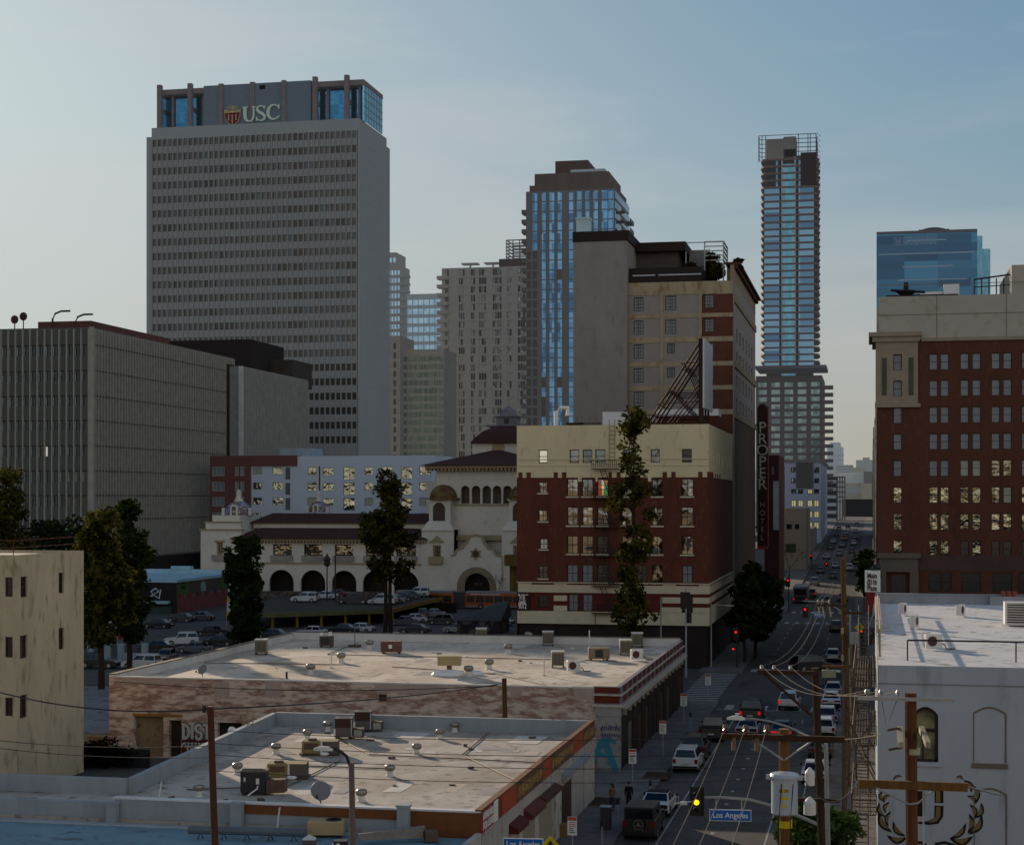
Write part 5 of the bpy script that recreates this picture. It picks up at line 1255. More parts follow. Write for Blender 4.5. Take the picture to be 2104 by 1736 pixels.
b = MB();wall_front(b,xa,X1,0,zw,YR,[h[:4] for h in ht+gr],.3);b.quad((xa,YR+44,0),(xa,YR,0),(xa,YR,zw),(xa,YR+44,zw));b.quad((X1,YR,0),(X1,YR+44,0),(X1,YR+44,zw),(X1,YR,zw));b.quad((X1,YR+44,0),(xa,YR+44,0),(xa,YR+44,zw),(X1,YR+44,zw))
b.mat(1);b.box(xa+.15,X1,YR+.2,YR+44,zw,zt);b.mat(2)
for x in (atY(1925,YR)[0],atY(2068,YR)[0]):b.box(x-.04,x+.04,YR+.17,YR+.21,zw,zt)
for z in (zw+3,zw+6.5):b.box(xa+.1,X1,YR+.17,YR+.21,z-.04,z+.04)
b.build('wall',[RB,PLW,mat('render_joint','#6f6a5e',.9)],t)
wins(t,'F',YR,ht+gr,mat('tower_sash','#17100e',.6),GPALE,'h',.065,.22)
b = MB();xs = atY(1886,YR)[0];z0,z1 = zat(832,dR),zat(690,dR)
hol = [h[:4] for h in ht if h[1] < xs and h[2] > z0]
wall_front(b,xa-.2,xs,z0,z1,YR-.28,hol,.3);b.quad((xa-.2,YR+8,z0),(xa-.2,YR-.28,z0),(xa-.2,YR-.28,z1),(xa-.2,YR+8,z1));b.quad((xs,YR-.28,z0),(xs,YR,z0),(xs,YR,z1),(xs,YR-.28,z1));b.quad((xa-.2,YR-.28,z0),(xs,YR-.28,z0),(xs,YR,z0),(xa-.2,YR,z0));b.build('stone_bay',STN,t)
for px in (1817,1872):
    r_ = RF(YR-.3,px-5,735,px+5,812,1845);b = MB();b.box(r_[0],r_[1],YR-.34,YR-.26,r_[2],r_[3]);b.build('stone_panel',mat('panel_green_stone','#4c4a3c',.85),t)
b = MB();b.box(xa-1.0,xs+.4,YR-.9,YR+10,z1,z1+.5);b.box(xa-.6,xs+.2,YR-.6,YR+10,z1-.6,z1);b.box(xs+.4,X1,YR-.25,YR+.2,zw-.15,zw+.25);b.build('cornice',STN,t)
b = MB();b.box(xa-.3,xs+.3,YR-.5,YR+.02,zat(836,dR),zat(828,dR));b.build('cornice',STN,t)
b = MB();b.box(xa+.1,X1,YR-.06,YR+.02,zat(1172,dR),zat(1140,dR));b.build('stone_course',mat('course_mauve','#4a3634',.85),t)
b = MB();p0,p1 = atY(1806,YR)[0],atY(1886,YR)[0];zz = zat(1147,dR);b.box(p0-.3,p1+.3,YR-.9,YR+.02,zz,zz+.6);b.box(p0,p1,YR-.6,YR+.02,zz-1.6,zz)
for px in (1812,1878):x = atY(px,YR)[0];b.box(x-.5,x+.5,YR-.6,YR+.02,0,zz-1.6)
b.build('portal',mat('portal_stone','#5f5750',.85,var=.1),t)
b = MB();x0,x1 = atY(1832,YR)[0],atY(1860,YR)[0];b.box(x0,x1,YR-.1,YR+.05,0,zz-2);b.build('door',GBLACK,t)
b = MB();x0 = atY(2080,YR)[0];b.box(x0,X1,YR+.9,YR+20,zt,zt+3.4);b.build('roof_house',PLW,t)
b = MB();x0,x1 = atY(2005,YR)[0],atY(2082,YR)[0];z = zt
for k in range(6):x = x0+(x1-x0)*k/5;b.tube([(x,YR+3,z),(x,YR+3,z+2.2)],.07,4)
b.tube([(x0,YR+3,z+2.1),(x1,YR+3,z+2.6)],.1,4);b.tube([(x0,YR+3,z+1.2),(x1,YR+3,z+1.4)],.06,4);b.build('roof_pergola',mat('pergola_brown','#3d2a22',.8),t)
b = MB();p = PF(1862,606,YR+4);b.box(p.x-2.3,p.x+6,YR+4,YR+6,zt,zt+.6);b.lathe((p.x,YR+5,zt+.6),[(.5,0),(1.0,.3),(1.3,.55),(.3,.8),(.25,1.6)],10);b.tube([(p.x-1.8,YR+5,zt+1.3),(p.x+2.2,YR+5,zt+1.0)],.15,5);b.build('roof_fountain_fan',mat('roof_fan_dark','#231a1d',.8),None,label='dark fan machine on a low base on the brick tower roof, left',cat='roof machine')
b = MB();p = PF(1955,600,YR+6);b.box(p.x-.9,p.x+.9,YR+6,YR+7,zt,zt+2.0);b.box(p.x-3.6,p.x-.92,YR+6.4,YR+7,zt,zt+1.2);b.build('roof_cabinet',WHITE,None,label='pale square cabinet on the middle of the brick tower roof',cat='roof cabinet')
# blue-striped glass hotel far behind
YZ = 1400.0;x0,x1 = atY(1801,YZ)[0],atY(2008,YZ)[0];d = atY(1900,YZ)[1];z1 = zat(477,d);x2 = atY(2036,YZ)[0]
t = thing('blue_hotel','dark blue striped glass hotel with a roof dish, far above the brick tower','hotel',((x0+x1)/2,1420,0))
b = MB();b.box(x0,x1,YZ,YZ+40,0,z1);b.build('wall',glass('striped_hotel_glass','#14304e','#285575',rough=.12,wav=.03,haze=.07,cell=(26,300,7)),t)
b = MB();b.box(x1,x2,YZ+6,YZ+40,0,zat(513,d));b.box(x1,x2-6,YZ+8,YZ+40,zat(513,d),zat(485,d));b.build('side_wing',glass('hotel_wing_glass','#2e6078','#407389',rough=.12,wav=.03,haze=.12),t)
rg = random.Random(2)
for k in range(11):
    b = MB();z = z1-7-k*10.5;xs_ = x0+rg.uniform(0,25);b.box(xs_,x1-rg.uniform(0,25),YZ-.4,YZ+.1,z,z+.9);b.build('stripe',mat('stripe_pale','#7f9bb3',.5,haze=.12),t)
b = MB();b.box(x0,x1,YZ-.3,YZ+.2,z1-1,z1+1.2);b.build('parapet',mat('parapet_purple','#3b2c3c',.8,haze=.1),t)
xm = (x0+x1)/2+6;b = MB();b.rings([[(xm-15*k+i*15*k/8,YZ+10+y,z1+1.5+3.6*math.sin(PI*i/16)) for i in range(17)] for k,y in ((1,0),(1,14))],close=False,caps=False);b.box(xm-12,xm+12,YZ+10,YZ+24,z1+1.2,z1+3.5)
b.build('roof_dish',mat('roof_dish_brown','#4b2f2c',.8,haze=.08),t)
text_front('THE RITZ-CARLTON',9,((x0*.62+x1*.38),YZ-.8,zat(496,d)),width=(x1-x0)*.42).build('lettering',mat('hotel_letters','#55789a',.5,haze=.15),t)

# ================================================================ white building on the right with laurel emblem
YWH = 92.0;xw = atY(1803,YWH)[0];dwh = atY(1950,YWH)[1]
WP = mat('white_wall_paint','#9aa0a6',.85,var=.07,scale=.35,stretch=(1,1,.25),c3='#878b8f',s3=1.2,bump=.15,bscale=2)
WRF = mat('white_roof_right',(.6,.59,.58),.85,var=.1,scale=.3,c3='#8d8983',s3=1.1,bump=.2,bscale=2.5)
t = thing('white_building','white painted building at right with arched windows and gold laurel emblem, flat pale roof','building',(14,118,0))
zr = zat(1366,atY(1803,YWH)[1]);yb = PG(1900,1240,zr).y
def va(a):return (3240+a*.3561)*.54792
def vb(b_):return (2550+b_*.3561)*.54792
def VF(a,b_):return PF(va(a),vb(b_),YWH)
p0,p1 = VF(512,855),VF(782,282)
h1 = (p0.x,p1.x,p0.z,p1.z)
b = MB();wall_front(b,xw,32,0,zr,YWH,[h1],.35);b.quad((xw,yb,0),(xw,YWH,0),(xw,YWH,zr),(xw,yb,zr));b.quad((32,YWH,0),(32,yb,0),(32,yb,zr),(32,YWH,zr));b.quad((32,yb,0),(xw,yb,0),(xw,yb,zr),(32,yb,zr));b.build('wall',WP,t)
b = MB();b.box(xw+.02,31.9,YWH+.02,yb,zr-.4,zr-.003);b.build('roof',WRF,t)
b = MB();b.box(xw,32,yb,yb+.4,zr-.4,zr+.75);b.box(xw,32,yb-.1,yb+.5,zr+.75,zr+.83);b.build('parapet',mat('parapet_pale','#8d9096',.8),t)
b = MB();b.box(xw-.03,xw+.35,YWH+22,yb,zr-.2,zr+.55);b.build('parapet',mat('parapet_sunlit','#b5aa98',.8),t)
b = MB();z = VF(500,40).z;b.box(xw,32,YWH-.03,YWH+.01,z-.03,z+.03);b.build('string_line',mat('wall_joint','#7c7f80',.85),t)
# arched window: frame, panes, spandrels filling the square opening above the arch
FR = mat('window_frame_maroon','#2a1a1c',.5);w_ = h1[1]-h1[0];zs = h1[3]-.45
arc = [(h1[0]+w_*i/12,zs+.45*math.sin(PI*i/12)**.8) for i in range(13)]
b = MB();b.xz(arc + [(h1[1],h1[3]+.02),(h1[0],h1[3]+.02)],YWH-.006,.3);b.build('arch_head',WP,t)
b = MB();ring = [(h1[0]+.0,h1[2]),(h1[0],zs)]
ribbon(b,[(h1[0]+.08,h1[2])] + [(x+(.08 if i == 0 else -.08 if i == 12 else 0),z-.09) for i,(x,z) in enumerate(arc)] + [(h1[1]-.08,h1[2])],.17,YWH+.12,.12)
b.box(h1[0],h1[1],YWH+.12,YWH+.24,h1[2],h1[2]+.14);zm = h1[2]+(h1[3]-h1[2])*.57;b.box(h1[0]+.1,h1[1]-.1,YWH+.1,YWH+.25,zm-.08,zm+.08);b.box(h1[0]+w_*.38,h1[0]+w_*.44,YWH+.13,YWH+.22,h1[2]+.1,zm)
wn = b.build('window',FR,t);b = MB();b.quad((h1[0],YWH+.26,h1[2]),(h1[1],YWH+.26,h1[2]),(h1[1],YWH+.26,h1[3]),(h1[0],YWH+.26,h1[3]))
b.build('pane',mat('pane_olive_interior','#5a553f',.12,c2='#8f8a68',scale=.8,thr=(.4,.62),spec=.8),wn)
b = MB();b.box(h1[0]-.15,h1[1]+.2,YWH-.12,YWH+.02,h1[2]-.22,h1[2]);b.build('sill',WP,wn)
BR = mat('blind_arch_line','#6d6357',.85)
for a0,a1,b0,b1 in ((1155,1492,290,860),(1160,1498,1145,1900)):
    p0,p1 = VF(a0,b1),VF(a1,b0);b = MB();ww = p1.x-p0.x;zs2 = p1.z-.32
    ar = [(p0.x+ww*i/10,zs2+.32*math.sin(PI*i/10)) for i in range(11)];ribbon(b,ar,.09,YWH-.035,.05);ribbon(b,[(p0.x,zs2),(p0.x,p0.z)],.05,YWH-.03,.04);ribbon(b,[(p1.x,zs2),(p1.x,p0.z)],.08,YWH-.03,.04)
    if b1 < 1000:b.box(p0.x-.1,p1.x+.1,YWH-.1,YWH,p0.z-.3,p0.z-.05)
    b.build('blind_arch',BR,t)
# laurel wreath and letter
LB = mat('emblem_black','#14110f',.7);LG = mat('emblem_gold','#7a6238',.6)
y = YWH-.02
leaves = [((305,1050),(400,1008),22),((190,1160),(215,1280),34),((285,1205),(205,1290),30),((160,1285),(225,1440),40),((270,1280),(225,1400),34),((155,1375),(300,1600),52),((283,1375),(255,1540),36),((240,1630),(460,1650),54),((305,1480),(440,1640),44),
          ((970,1022),(1045,1045),24),((1045,1050),(1130,1180),40),((1150,1100),(1175,1300),40),((1085,1215),(1170,1300),32),((1112,1300),(1160,1460),40),((1235,1285),(1165,1455),42),((1108,1400),(1090,1610),44),((1240,1410),(1095,1620),52),((1075,1500),(900,1665),44),((1150,1640),(900,1665),58)]
for (p,q2,wd) in leaves:
    b = MB();g2 = MB();P,Q = VF(*p),VF(*q2);u = Vector((Q.x-P.x,Q.z-P.z));n = Vector((-u.y,u.x)).normalized();k = wd*.3561*.54792*dwh/FPX
    mid = Vector(((P.x+Q.x)/2,(P.z+Q.z)/2));c = (VF(695,1330).x,VF(695,1330).z);sgn = 1 if (mid-Vector(c)).dot(n) > 0 else -1
    N_ = 9;up = [];lo = []
    for i in range(N_):
        s_ = i/(N_-1);base = Vector((P.x,P.z))+u*s_;bow = n*sgn*k*.9*math.sin(PI*s_);th_ = k*.62*math.sin(PI*s_)**.7
        up.append(base+bow+n*th_);lo.append(base+bow-n*th_)
    b.xz([tuple(v) for v in up]+[tuple(v) for v in lo[::-1]][1:-1],y,.015);o = b.build('laurel_leaf',LB,t)
    cx_ = sum((up+lo),Vector((0,0)))/(2*N_);sh_ = [tuple(cx_+(v-cx_)*.62) for v in up]+[tuple(cx_+(v-cx_)*.62) for v in lo[::-1]][1:-1]
    g2.xz(sh_,y-.012,.01);g2.build('leaf_gold',LG,o)
def S2(pts):return [(VF(a,c).x,VF(a,c).z) for a,c in pts]
K = .3561*.54792*dwh/FPX
b = MB();ribbon(b,S2([(790,1118),(790,1288)]),90*K,y,.015);ribbon(b,S2([(790,1318),(788,1420),(760,1480),(680,1500),(550,1498)]),[92*K,92*K,70*K,40*K,14*K],y,.015)
ribbon(b,S2([(600,1165),(600,1430)]),72*K,y,.015);ribbon(b,S2([(560,1135),(640,1122),(700,1125),(790,1118)]),18*K,y,.015);o = b.build('emblem_letter',LB,t)
b = MB();ribbon(b,S2([(780,1150),(780,1278)]),44*K,y-.012,.01);ribbon(b,S2([(782,1330),(780,1420),(752,1470),(690,1490)]),[46*K,46*K,36*K,14*K],y-.012,.01);b.build('letter_gold',LG,o)
b = MB();ribbon(b,[tuple(v) for v in S2([(400,1760),(500,1710),(600,1705),(660,1740)])],30*K,y,.015);b.build('emblem_letter',LB,t)
b = MB();ribbon(b,S2([(745,1725),(850,1705),(950,1735),(1010,1790)]),30*K,y,.015);b.build('emblem_letter',LB,t)
# roof rail, ladder
t = thing('roof_guard_rail','dark red pipe rail along the front of the white building roof','railing',(10,YWH+4,zr))
b = MB();yy = YWH+3.0
b.tube([(xw+1.6,yy,zr+1.1),(32,yy,zr+1.1)],.05,5)
for x in (xw+1.6,7.6,14,20):b.tube([(x,yy,zr),(x,yy,zr+1.1)],.045,5)
b.build('rail',mat('rail_maroon','#33201f',.6),t)
t = thing('roof_ladder','cream ladder-like railing standing on the left parapet of the white roof','ladder',(xw,YWH+18,zr))
b = MB()
for k in range(14):yq = YWH+5+k*2.6;b.tube([(xw+.15,yq,zr),(xw+.15,yq,zr+1.5)],.06,4);
b.tube([(xw+.15,YWH+5,zr+1.5),(xw+.15,YWH+39,zr+1.5)],.07,5);b.tube([(xw+.15,YWH+5,zr+.8),(xw+.15,YWH+39,zr+.8)],.05,5);b.build('rail',mat('ladder_cream','#a3917c',.7),t)
# fire escape on its street wall
t = thing('iron_stair','rusty tan iron fire escape with platforms on the street side of the white building','fire escape',(xw-.8,YWH+14,0))
TAN = mat('iron_tan','#54463a',.8,var=.25,scale=3)
for lev,(z,y0,y1) in enumerate(((3.2,YWH+1,YWH+12),(6.2,YWH+6,YWH+22),(9.0,YWH+10,YWH+30))):
    b = MB();x0,x1 = xw-1.35,xw-.05
    for i in range(9):xx = x0+(x1-x0)*i/8;b.box(xx-.03,xx+.03,y0,y1,z-.06,z)
    for i in range(int((y1-y0)/1.2)+1):yy_ = y0+i*1.2;b.box(x0,x1,yy_-.04,yy_+.04,z-.1,z-.06)
    for h_ in (.35,.7,1.05):b.tube([(x1,y0,z+h_),(x0,y0,z+h_),(x0,y1,z+h_)],.03,4)
    n = int((y1-y0)/.8)
    for i in range(n+1):b.tube([(x0,y0+(y1-y0)*i/n,z),(x0,y0+(y1-y0)*i/n,z+1.05)],.022,4)
    for i in range(4):b.tube([(x0+(x1-x0)*i/3,y0,z),(x0+(x1-x0)*i/3,y0,z+1.05)],.022,4)
    b.build('platform',TAN,t)
for (ya,za,yc_,zc_) in ((YWH+12,3.2,YWH+6.5,6.2),(YWH+20,6.2,YWH+13,9.0),(YWH+28,9.0,YWH+34,11.4),(YWH+1,3.2,YWH-2,.4)):
    b = MB()
    for x in (xw-1.2,xw-.5):b.tube([(x,ya,za),(x,yc_,zc_)],.05,4);b.tube([(x,ya,za+.9),(x,yc_,zc_+.9)],.03,4)
    for i in range(12):s_ = i/11;b.box(xw-1.2,xw-.5,ya+(yc_-ya)*s_-.12,ya+(yc_-ya)*s_+.12,za+(zc_-za)*s_-.02,za+(zc_-za)*s_+.02)
    b.build('stair_flight',TAN,t)
t = thing('pipe_scaffold','tangle of thin tan pipes and brackets on the pavement beside the white wall','scaffold',(xw-1.6,YWH+30,0))
b = MB();rg = random.Random(17)
for k in range(16):
    yq = YWH+6+k*3.0;b.tube([(xw-1.9,yq,.1),(xw-1.9,yq,9.6)],.045,4);b.tube([(xw-1.9,yq,2+rg.uniform(0,6)),(xw-.1,yq,2+rg.uniform(0,7))],.04,4)
for z in (1.4,2.6,4.4,5.6,7.4,8.6):b.tube([(xw-1.9,YWH+6,z),(xw-1.9,YWH+52,z)],.04,4)
b.build('pipes',TAN,t)
# plaza sign wall beyond the white roof
ys = 168.0;x0,x1 = atY(1777,ys)[0],atY(1809,ys)[0];d = atY(1790,ys)[1]
t = thing('plaza_sign','tall pylon sign, white lettered top over a red band and a blue-grey painted lower wall','sign',((x0+x1)/2,ys,0))
b = MB();b.box(x0,x1,ys,ys+1.2,zat(1216,d),zat(1172,d));sg = b.build('panel',SIGNW,t)
b = MB();cx_ = (x0+x1)/2-.05
for s_,py in (('Main',1183),('@11th',1196),('Plaza',1208.5)):b.merge(text_front(s_,.72,(cx_,ys-.03,zat(py,d)),ext=.02,width=(x1-x0)*.62,bold=.02))
b.build('lettering',mat('lettering_dark_red','#4a2a30',.6),sg)
b = MB();b.box(x0+.1,x1,ys+.02,ys+1.2,zat(1258,d),zat(1216,d));b.build('red_band',mat('sign_red_band','#6e1316',.6),t)
b = MB();b.box(x0+.15,x1,ys+.05,ys+1.2,0,zat(1258,d));b.build('lower_wall',mat('painted_lower','#5f6b78',.8,c2='#2a262c',scale=.7,thr=(.5,.56)),t)
b = MB();b.tube([(x0+.3,ys-.02,zat(1290,d)),(x0+.8,ys-.02,zat(1262,d)),(x0+.9,ys-.02,zat(1240,d))],.1,5);b.build('painted_curl',mat('curl_white','#9aa0a8',.7),t)
b = MB();b.ball((x1-.3,ys+.6,zat(1166,d)),.35,.35,.4);b.box(x0+.5,x1-.2,ys+.3,ys+.9,zat(1172,d),zat(1168,d));b.build('roof_lamp',BLACK,t)
# blue awning structure beyond the white roof
b = MB();p = PF(1985,1240,165);x0,x1 = p.x,40;z0 = zat(1242,p.y);b.prism([(x0,160),(x1,160),(x1,176),(x0,176)],0,6.5);b.add([(x0,160,6.5),(x1,160,6.5),(x1,168,10.6),(x0+2.5,168,10.6),(x0,176,6.5),(x1,176,6.5)],[(0,1,2,3),(3,2,5,4),(0,3,4),(1,5,2)])
b.build('blue_tent',mat('tarp_blue','#2b4568',.7,var=.12),None,label='long blue tarpaulin-roofed shed behind the white roof',cat='shed')
p = PF(1976,1232,160);b = MB();b.cyl((p.x,160,5),.55,zat(1226,160)-5,10);b.cyl((p.x,160,zat(1226,160)),.75,.3,10);b.build('roof_vent',WHITE,None,label='white capped vent stack just left of the blue shed',cat='vent')
b = MB();p = PG(2074,1240,zr);b.box(p.x-1.7,p.x+3,yb-.6,yb-.1,zr,zr+.7);b.build('brick_kerb',mat('kerb_block_pale','#94949a',.8),None,label='low pale block wall at the back right of the white roof',cat='low wall')
for i in range(3):
    p = PG(2064+i*11,1244,zr);b = MB();b.lathe((p.x,yb-.35,zr+.7),[(.16,0),(.2,.35),(.24,.4),(.12,.42)],10);b.build('chimney_pot',mat('terracotta_pot','#8a4a30',.8),None,label='orange clay pot on the low pale wall at the back right of the white roof',cat='pot',group='clay pots on the white roof')

# ================================================================ mission-style building with domes (415-1062)
YM = 320.0;dM = atY(740,YM)[1]
def ma(a):return 410.9+.3125*a
def mb(b_):return 849.3+.3125*b_
def mx_(a):return atY(ma(a),YM)[0]
def mz(b_):return zat(mb(b_),dM)
ST_ = mat('mission_stucco','#8f8c85',.9,var=.06,scale=.3,c3='#85817a',s3=1.2);TR = mat('mission_trim','#7c7059',.85,var=.12,scale=1);TILE = mat('red_roof_tiles','#331915',.85,var=.25,scale=1.2,stretch=(6,1,1))
t = thing('mission_building','long white Spanish-style building with arcade, tiled roofs, small domes and central tower','building',(-90,335,0))
def mr(a0,b0,a1,b1):return (mx_(a0),mx_(a1),mz(b1),mz(b0))
def arch_wall(b,x0,x1,z0,z1,y,arches,rects,rev=.8):
    hs = list(rects)
    for (cx_,r,zs_) in arches:hs.append((cx_-r,cx_+r,z0,zs_+r))
    wall_front(b,x0,x1,z0,z1,y,hs,rev)
    for (cx_,r,zs_) in arches:
        for s_ in (-1,1):b.xz([(cx_+s_*r*math.cos(PI/2*i/8),zs_+r*math.sin(PI/2*i/8)) for i in range(9)] + [(cx_+s_*r,zs_+r)],y,rev*.9)
ac = [(mx_(c),mx_(c+81)-mx_(c),mz(1118)) for c in (330,535,742,947,1150,1355)]
up = [mr(a,862,c,936) for a,c in ((390,402),(480,604),(684,804),(886,1006),(1090,1212),(1290,1420))]
b = MB();arch_wall(b,mx_(205),mx_(1460),0,mz(820),YM,ac,up,.7);b.quad((mx_(205),YM+14,mz(720)),(mx_(1460),YM+14,mz(720)),(mx_(1460),YM+14,mz(820)),(mx_(205),YM+14,mz(820)))
b.box(mx_(280),mx_(1490),YM+6,YM+20,mz(760),mz(718));b.build('wall',ST_,t)
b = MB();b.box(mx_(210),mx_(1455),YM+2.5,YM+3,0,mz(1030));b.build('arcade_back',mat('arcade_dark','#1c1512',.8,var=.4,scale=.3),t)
wins(t,'F',YM,up,mat('mission_sash','#2e1d19',.6),glass('mission_glass','#5b5247','#7d735f',rough=.06,wav=.5,wscale=.5),'g',.2,.5)
for a,c in ((468,610),(672,812),(874,1014),(1078,1220),(1278,1426)):
    b = MB();r_ = mr(a,936,c,975);b.box(r_[0],r_[1],YM-.5,YM+.02,r_[2],r_[3]);b.build('balcony',mat('mission_balcony','#77736d',.85),t)
b = MB();b.box(mx_(20),mx_(1665),YM-.35,YM+.02,mz(990),mz(983));b.build('string_course',TR,t)
def hip(name,x0,x1,y0,y1,z0,z1,in_,yin,m_=TILE):
    b = MB();b.add([(x0,y0,z0),(x1,y0,z0),(x1,y1,z0),(x0,y1,z0),(x0+in_,y0+yin,z1),(x1-in_,y0+yin,z1),(x1-in_,y1-yin,z1),(x0+in_,y1-yin,z1)],[(0,1,5,4),(1,2,6,5),(2,3,7,6),(3,0,4,7),(4,5,6,7),(0,3,2,1)]);return b.build(name,m_,t)
hip('roof',mx_(208),mx_(1505),YM-1.6,YM+13,mz(826),mz(757),4.5,5.5);hip('roof',mx_(262),mx_(1500),YM+5,YM+22,mz(722),mz(662),3,5)
b = MB();b.box(mx_(222),mx_(1495),YM-1.2,YM+.02,mz(838),mz(828))
n = 60
for i in range(n):x = mx_(225)+(mx_(1490)-mx_(225))*i/(n-1);b.box(x-.18,x+.18,YM-1.1,YM-.01,mz(850),mz(838))
b.build('eaves',TR,t)
b = MB();b.box(mx_(285),mx_(1480),YM+5.6,YM+6,mz(730),mz(722));b.build('eaves',TR,t)
# left end tower with tiled dome
b = MB();xT0,xT1 = mx_(12),mx_(283);rc = [mr(118,850,158,935)]
arch_wall(b,xT0,xT1,0,mz(765),YM-.6,[(mx_(130),mx_(170)-mx_(130),mz(1075))],rc,.6);b.box(xT0,xT1,YM+.1,YM+14,0,mz(765)-.01);b.box(xT0+.8,xT1-.5,YM,YM+13,mz(765),mz(715));b.box(xT0+2,xT1-.8,YM+.6,YM+12.5,mz(715),mz(672));b.build('end_tower',ST_,t)
b = MB();b.box(xT0-.3,xT1+.3,YM-.9,YM+.1,mz(772),mz(763));b.box(xT0+.5,xT1-.2,YM-.3,YM+.2,mz(720),mz(712));b.build('cornice',TR,t)
wins(t,'F',YM-.6,rc,TR,mat('mission_shutter','#4f4743',.6),'v',.25,.4)
b = MB();r_ = mr(92,935,182,972);b.box(r_[0],r_[1],YM-1.3,YM-.6,r_[2],r_[3]);b.build('balcony',mat('mission_balcony','#77736d'),t)
b = MB();r_ = mr(105,838,172,850);b.box(r_[0],r_[1],YM-.85,YM-.6,r_[2],r_[3]);b.build('window_head',TR,t)
DOM = mat('mosaic_dome','#6b5a3e',.6,c2='#7b7aa0',scale=1.1,thr=(.48,.52),c3='#b9b6ac',s3=2.2)
def dome(a0,a1,bt,bb,yy,lant=True):
    cx_ = (mx_(a0)+mx_(a1))/2;r = (mx_(a1)-mx_(a0))/2*.94;h_ = mz(bt)-mz(bb);b = MB()
    b.lathe((cx_,yy,mz(bb)),[(r*math.cos(PI/2*i/8)+.001,h_*math.sin(PI/2*i/8)) for i in range(9)],20);o = b.build('dome',DOM,t,smooth=True)
    b = MB();b.lathe((cx_,yy,mz(bb)+h_*.9),[(r*.34,0),(r*.3,.5),(r*.2,.7),(r*.2,1.6),(r*.24,1.7),(r*.05,2.6)],10);b.build('lantern',mat('mission_white','#a5a29b',.8),o)
    b = MB();ribbon(b,[(cx_-r*.22,mz(bb))] + arcp(cx_-.0,mz(bb)+h_*.45,r*.22,h_*.2,180,0,8) + [(cx_+r*.22,mz(bb))],.35,yy-r*1.02,.8)
    for s_ in (-1,1):b.box(cx_+s_*r-.3,cx_+s_*r+.3,yy-r*.5,yy-r*.4+.6,mz(bb),mz(bb)+h_*.5)
    b.build('dormer',mat('mission_white','#a5a29b'),o)
dome(90,278,572,672,YM+6);dome(455,602,575,655,YM+24)
# central tower
xa_,xb_ = mx_(1530),mx_(2240);yt = YM+3
ar5 = [(mx_(c),(mx_(c+29)-mx_(c)),mz(505)) for c in (1720,1791,1862,1931,2000)]
b = MB();hs = [mr(1763,690,1812,784),mr(1834,690,1886,784),mr(1904,690,1952,784)]
wall_front(b,xa_,xb_,0,mz(592),yt,hs,.5)
b.box(xa_,xb_,yt+.01,yt+26,0,mz(600));
t2 = MB();arch_wall(t2,xa_,xb_,mz(592),mz(372),yt,ar5,[],.7);b.merge(t2);b.quad((xa_,yt+26,mz(592)),(xa_,yt,mz(592)),(xa_,yt,mz(372)),(xa_,yt+26,mz(372)))
b.box(mx_(1385),xa_+.01,YM+12,YM+28,0,mz(450));b.build('central_tower',ST_,t)
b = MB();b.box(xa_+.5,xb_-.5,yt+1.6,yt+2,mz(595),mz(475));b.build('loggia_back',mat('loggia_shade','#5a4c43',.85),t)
wins(t,'F',yt,hs,mat('mission_sash','#2e1d19'),mat('mission_window_dark','#33261f',.3),'g',.18,.4)
b = MB();b.box(mx_(1655),mx_(2240),yt-.35,yt+.02,mz(604),mz(594));b.box(mx_(1670),mx_(2240),yt-1.2,yt+.02,mz(832),mz(798));b.build('string_course',TR,t)
hip('roof',mx_(1448),mx_(2330),yt-2.8,yt+30,mz(342),mz(238),12.5,9)
b = MB();b.box(mx_(1470),mx_(2310),yt-2,yt,mz(362),mz(343))
for i in range(34):x = mx_(1480)+(mx_(2300)-mx_(1480))*i/33;b.box(x-.22,x+.22,yt-1.8,yt-.01,mz(378),mz(362))
b.build('eaves',TR,t)
b = MB();b.box(mx_(1705),mx_(2085),yt+8,yt+24,mz(300),mz(190));b.build('drum',ST_,t)
b = MB();p = (mx_(1882),mz(222));b.disc_y((p[0],yt+8,p[1]),1.3,.3,16);b.build('round_window',TR,t)
x0,x1 = mx_(1696),mx_(2094);b = MB();yy0,yy1 = yt+6.8,yt+25;R = []
for z,k in ((188,0),(150,.14),(110,.32),(80,.55),(66,.72)):
    ix = (x1-x0)/2*k;iy = (yy1-yy0)/2*k;R.append([(x0+ix,yy0+iy,mz(z)),(x1-ix,yy0+iy,mz(z)),(x1-ix,yy1-iy,mz(z)),(x0+ix,yy1-iy,mz(z))])
b.rings(R);b.build('roof',TILE,t)
cx_ = (x0+x1)/2;b = MB();yy = (yy0+yy1)/2;b.box(cx_-4.2,cx_+4.2,yy-2.6,yy+2.6,mz(70),mz(60));b.box(cx_-2.1,cx_+2.1,yy-2,yy+2,mz(60),mz(5));b.box(cx_-2.5,cx_+2.5,yy-2.4,yy+2.4,mz(5),mz(-2));b.lathe((cx_,yy,mz(-2)),[(2,0),(1.4,1.2),(.3,2)],10);b.build('lantern',mat('lantern_grey','#6c6b70',.8),t)
b = MB();b.box(cx_-.5,cx_+.5,yy-2.05,yy-1.9,mz(52),mz(14));b.build('lantern_opening',BLACK,t)
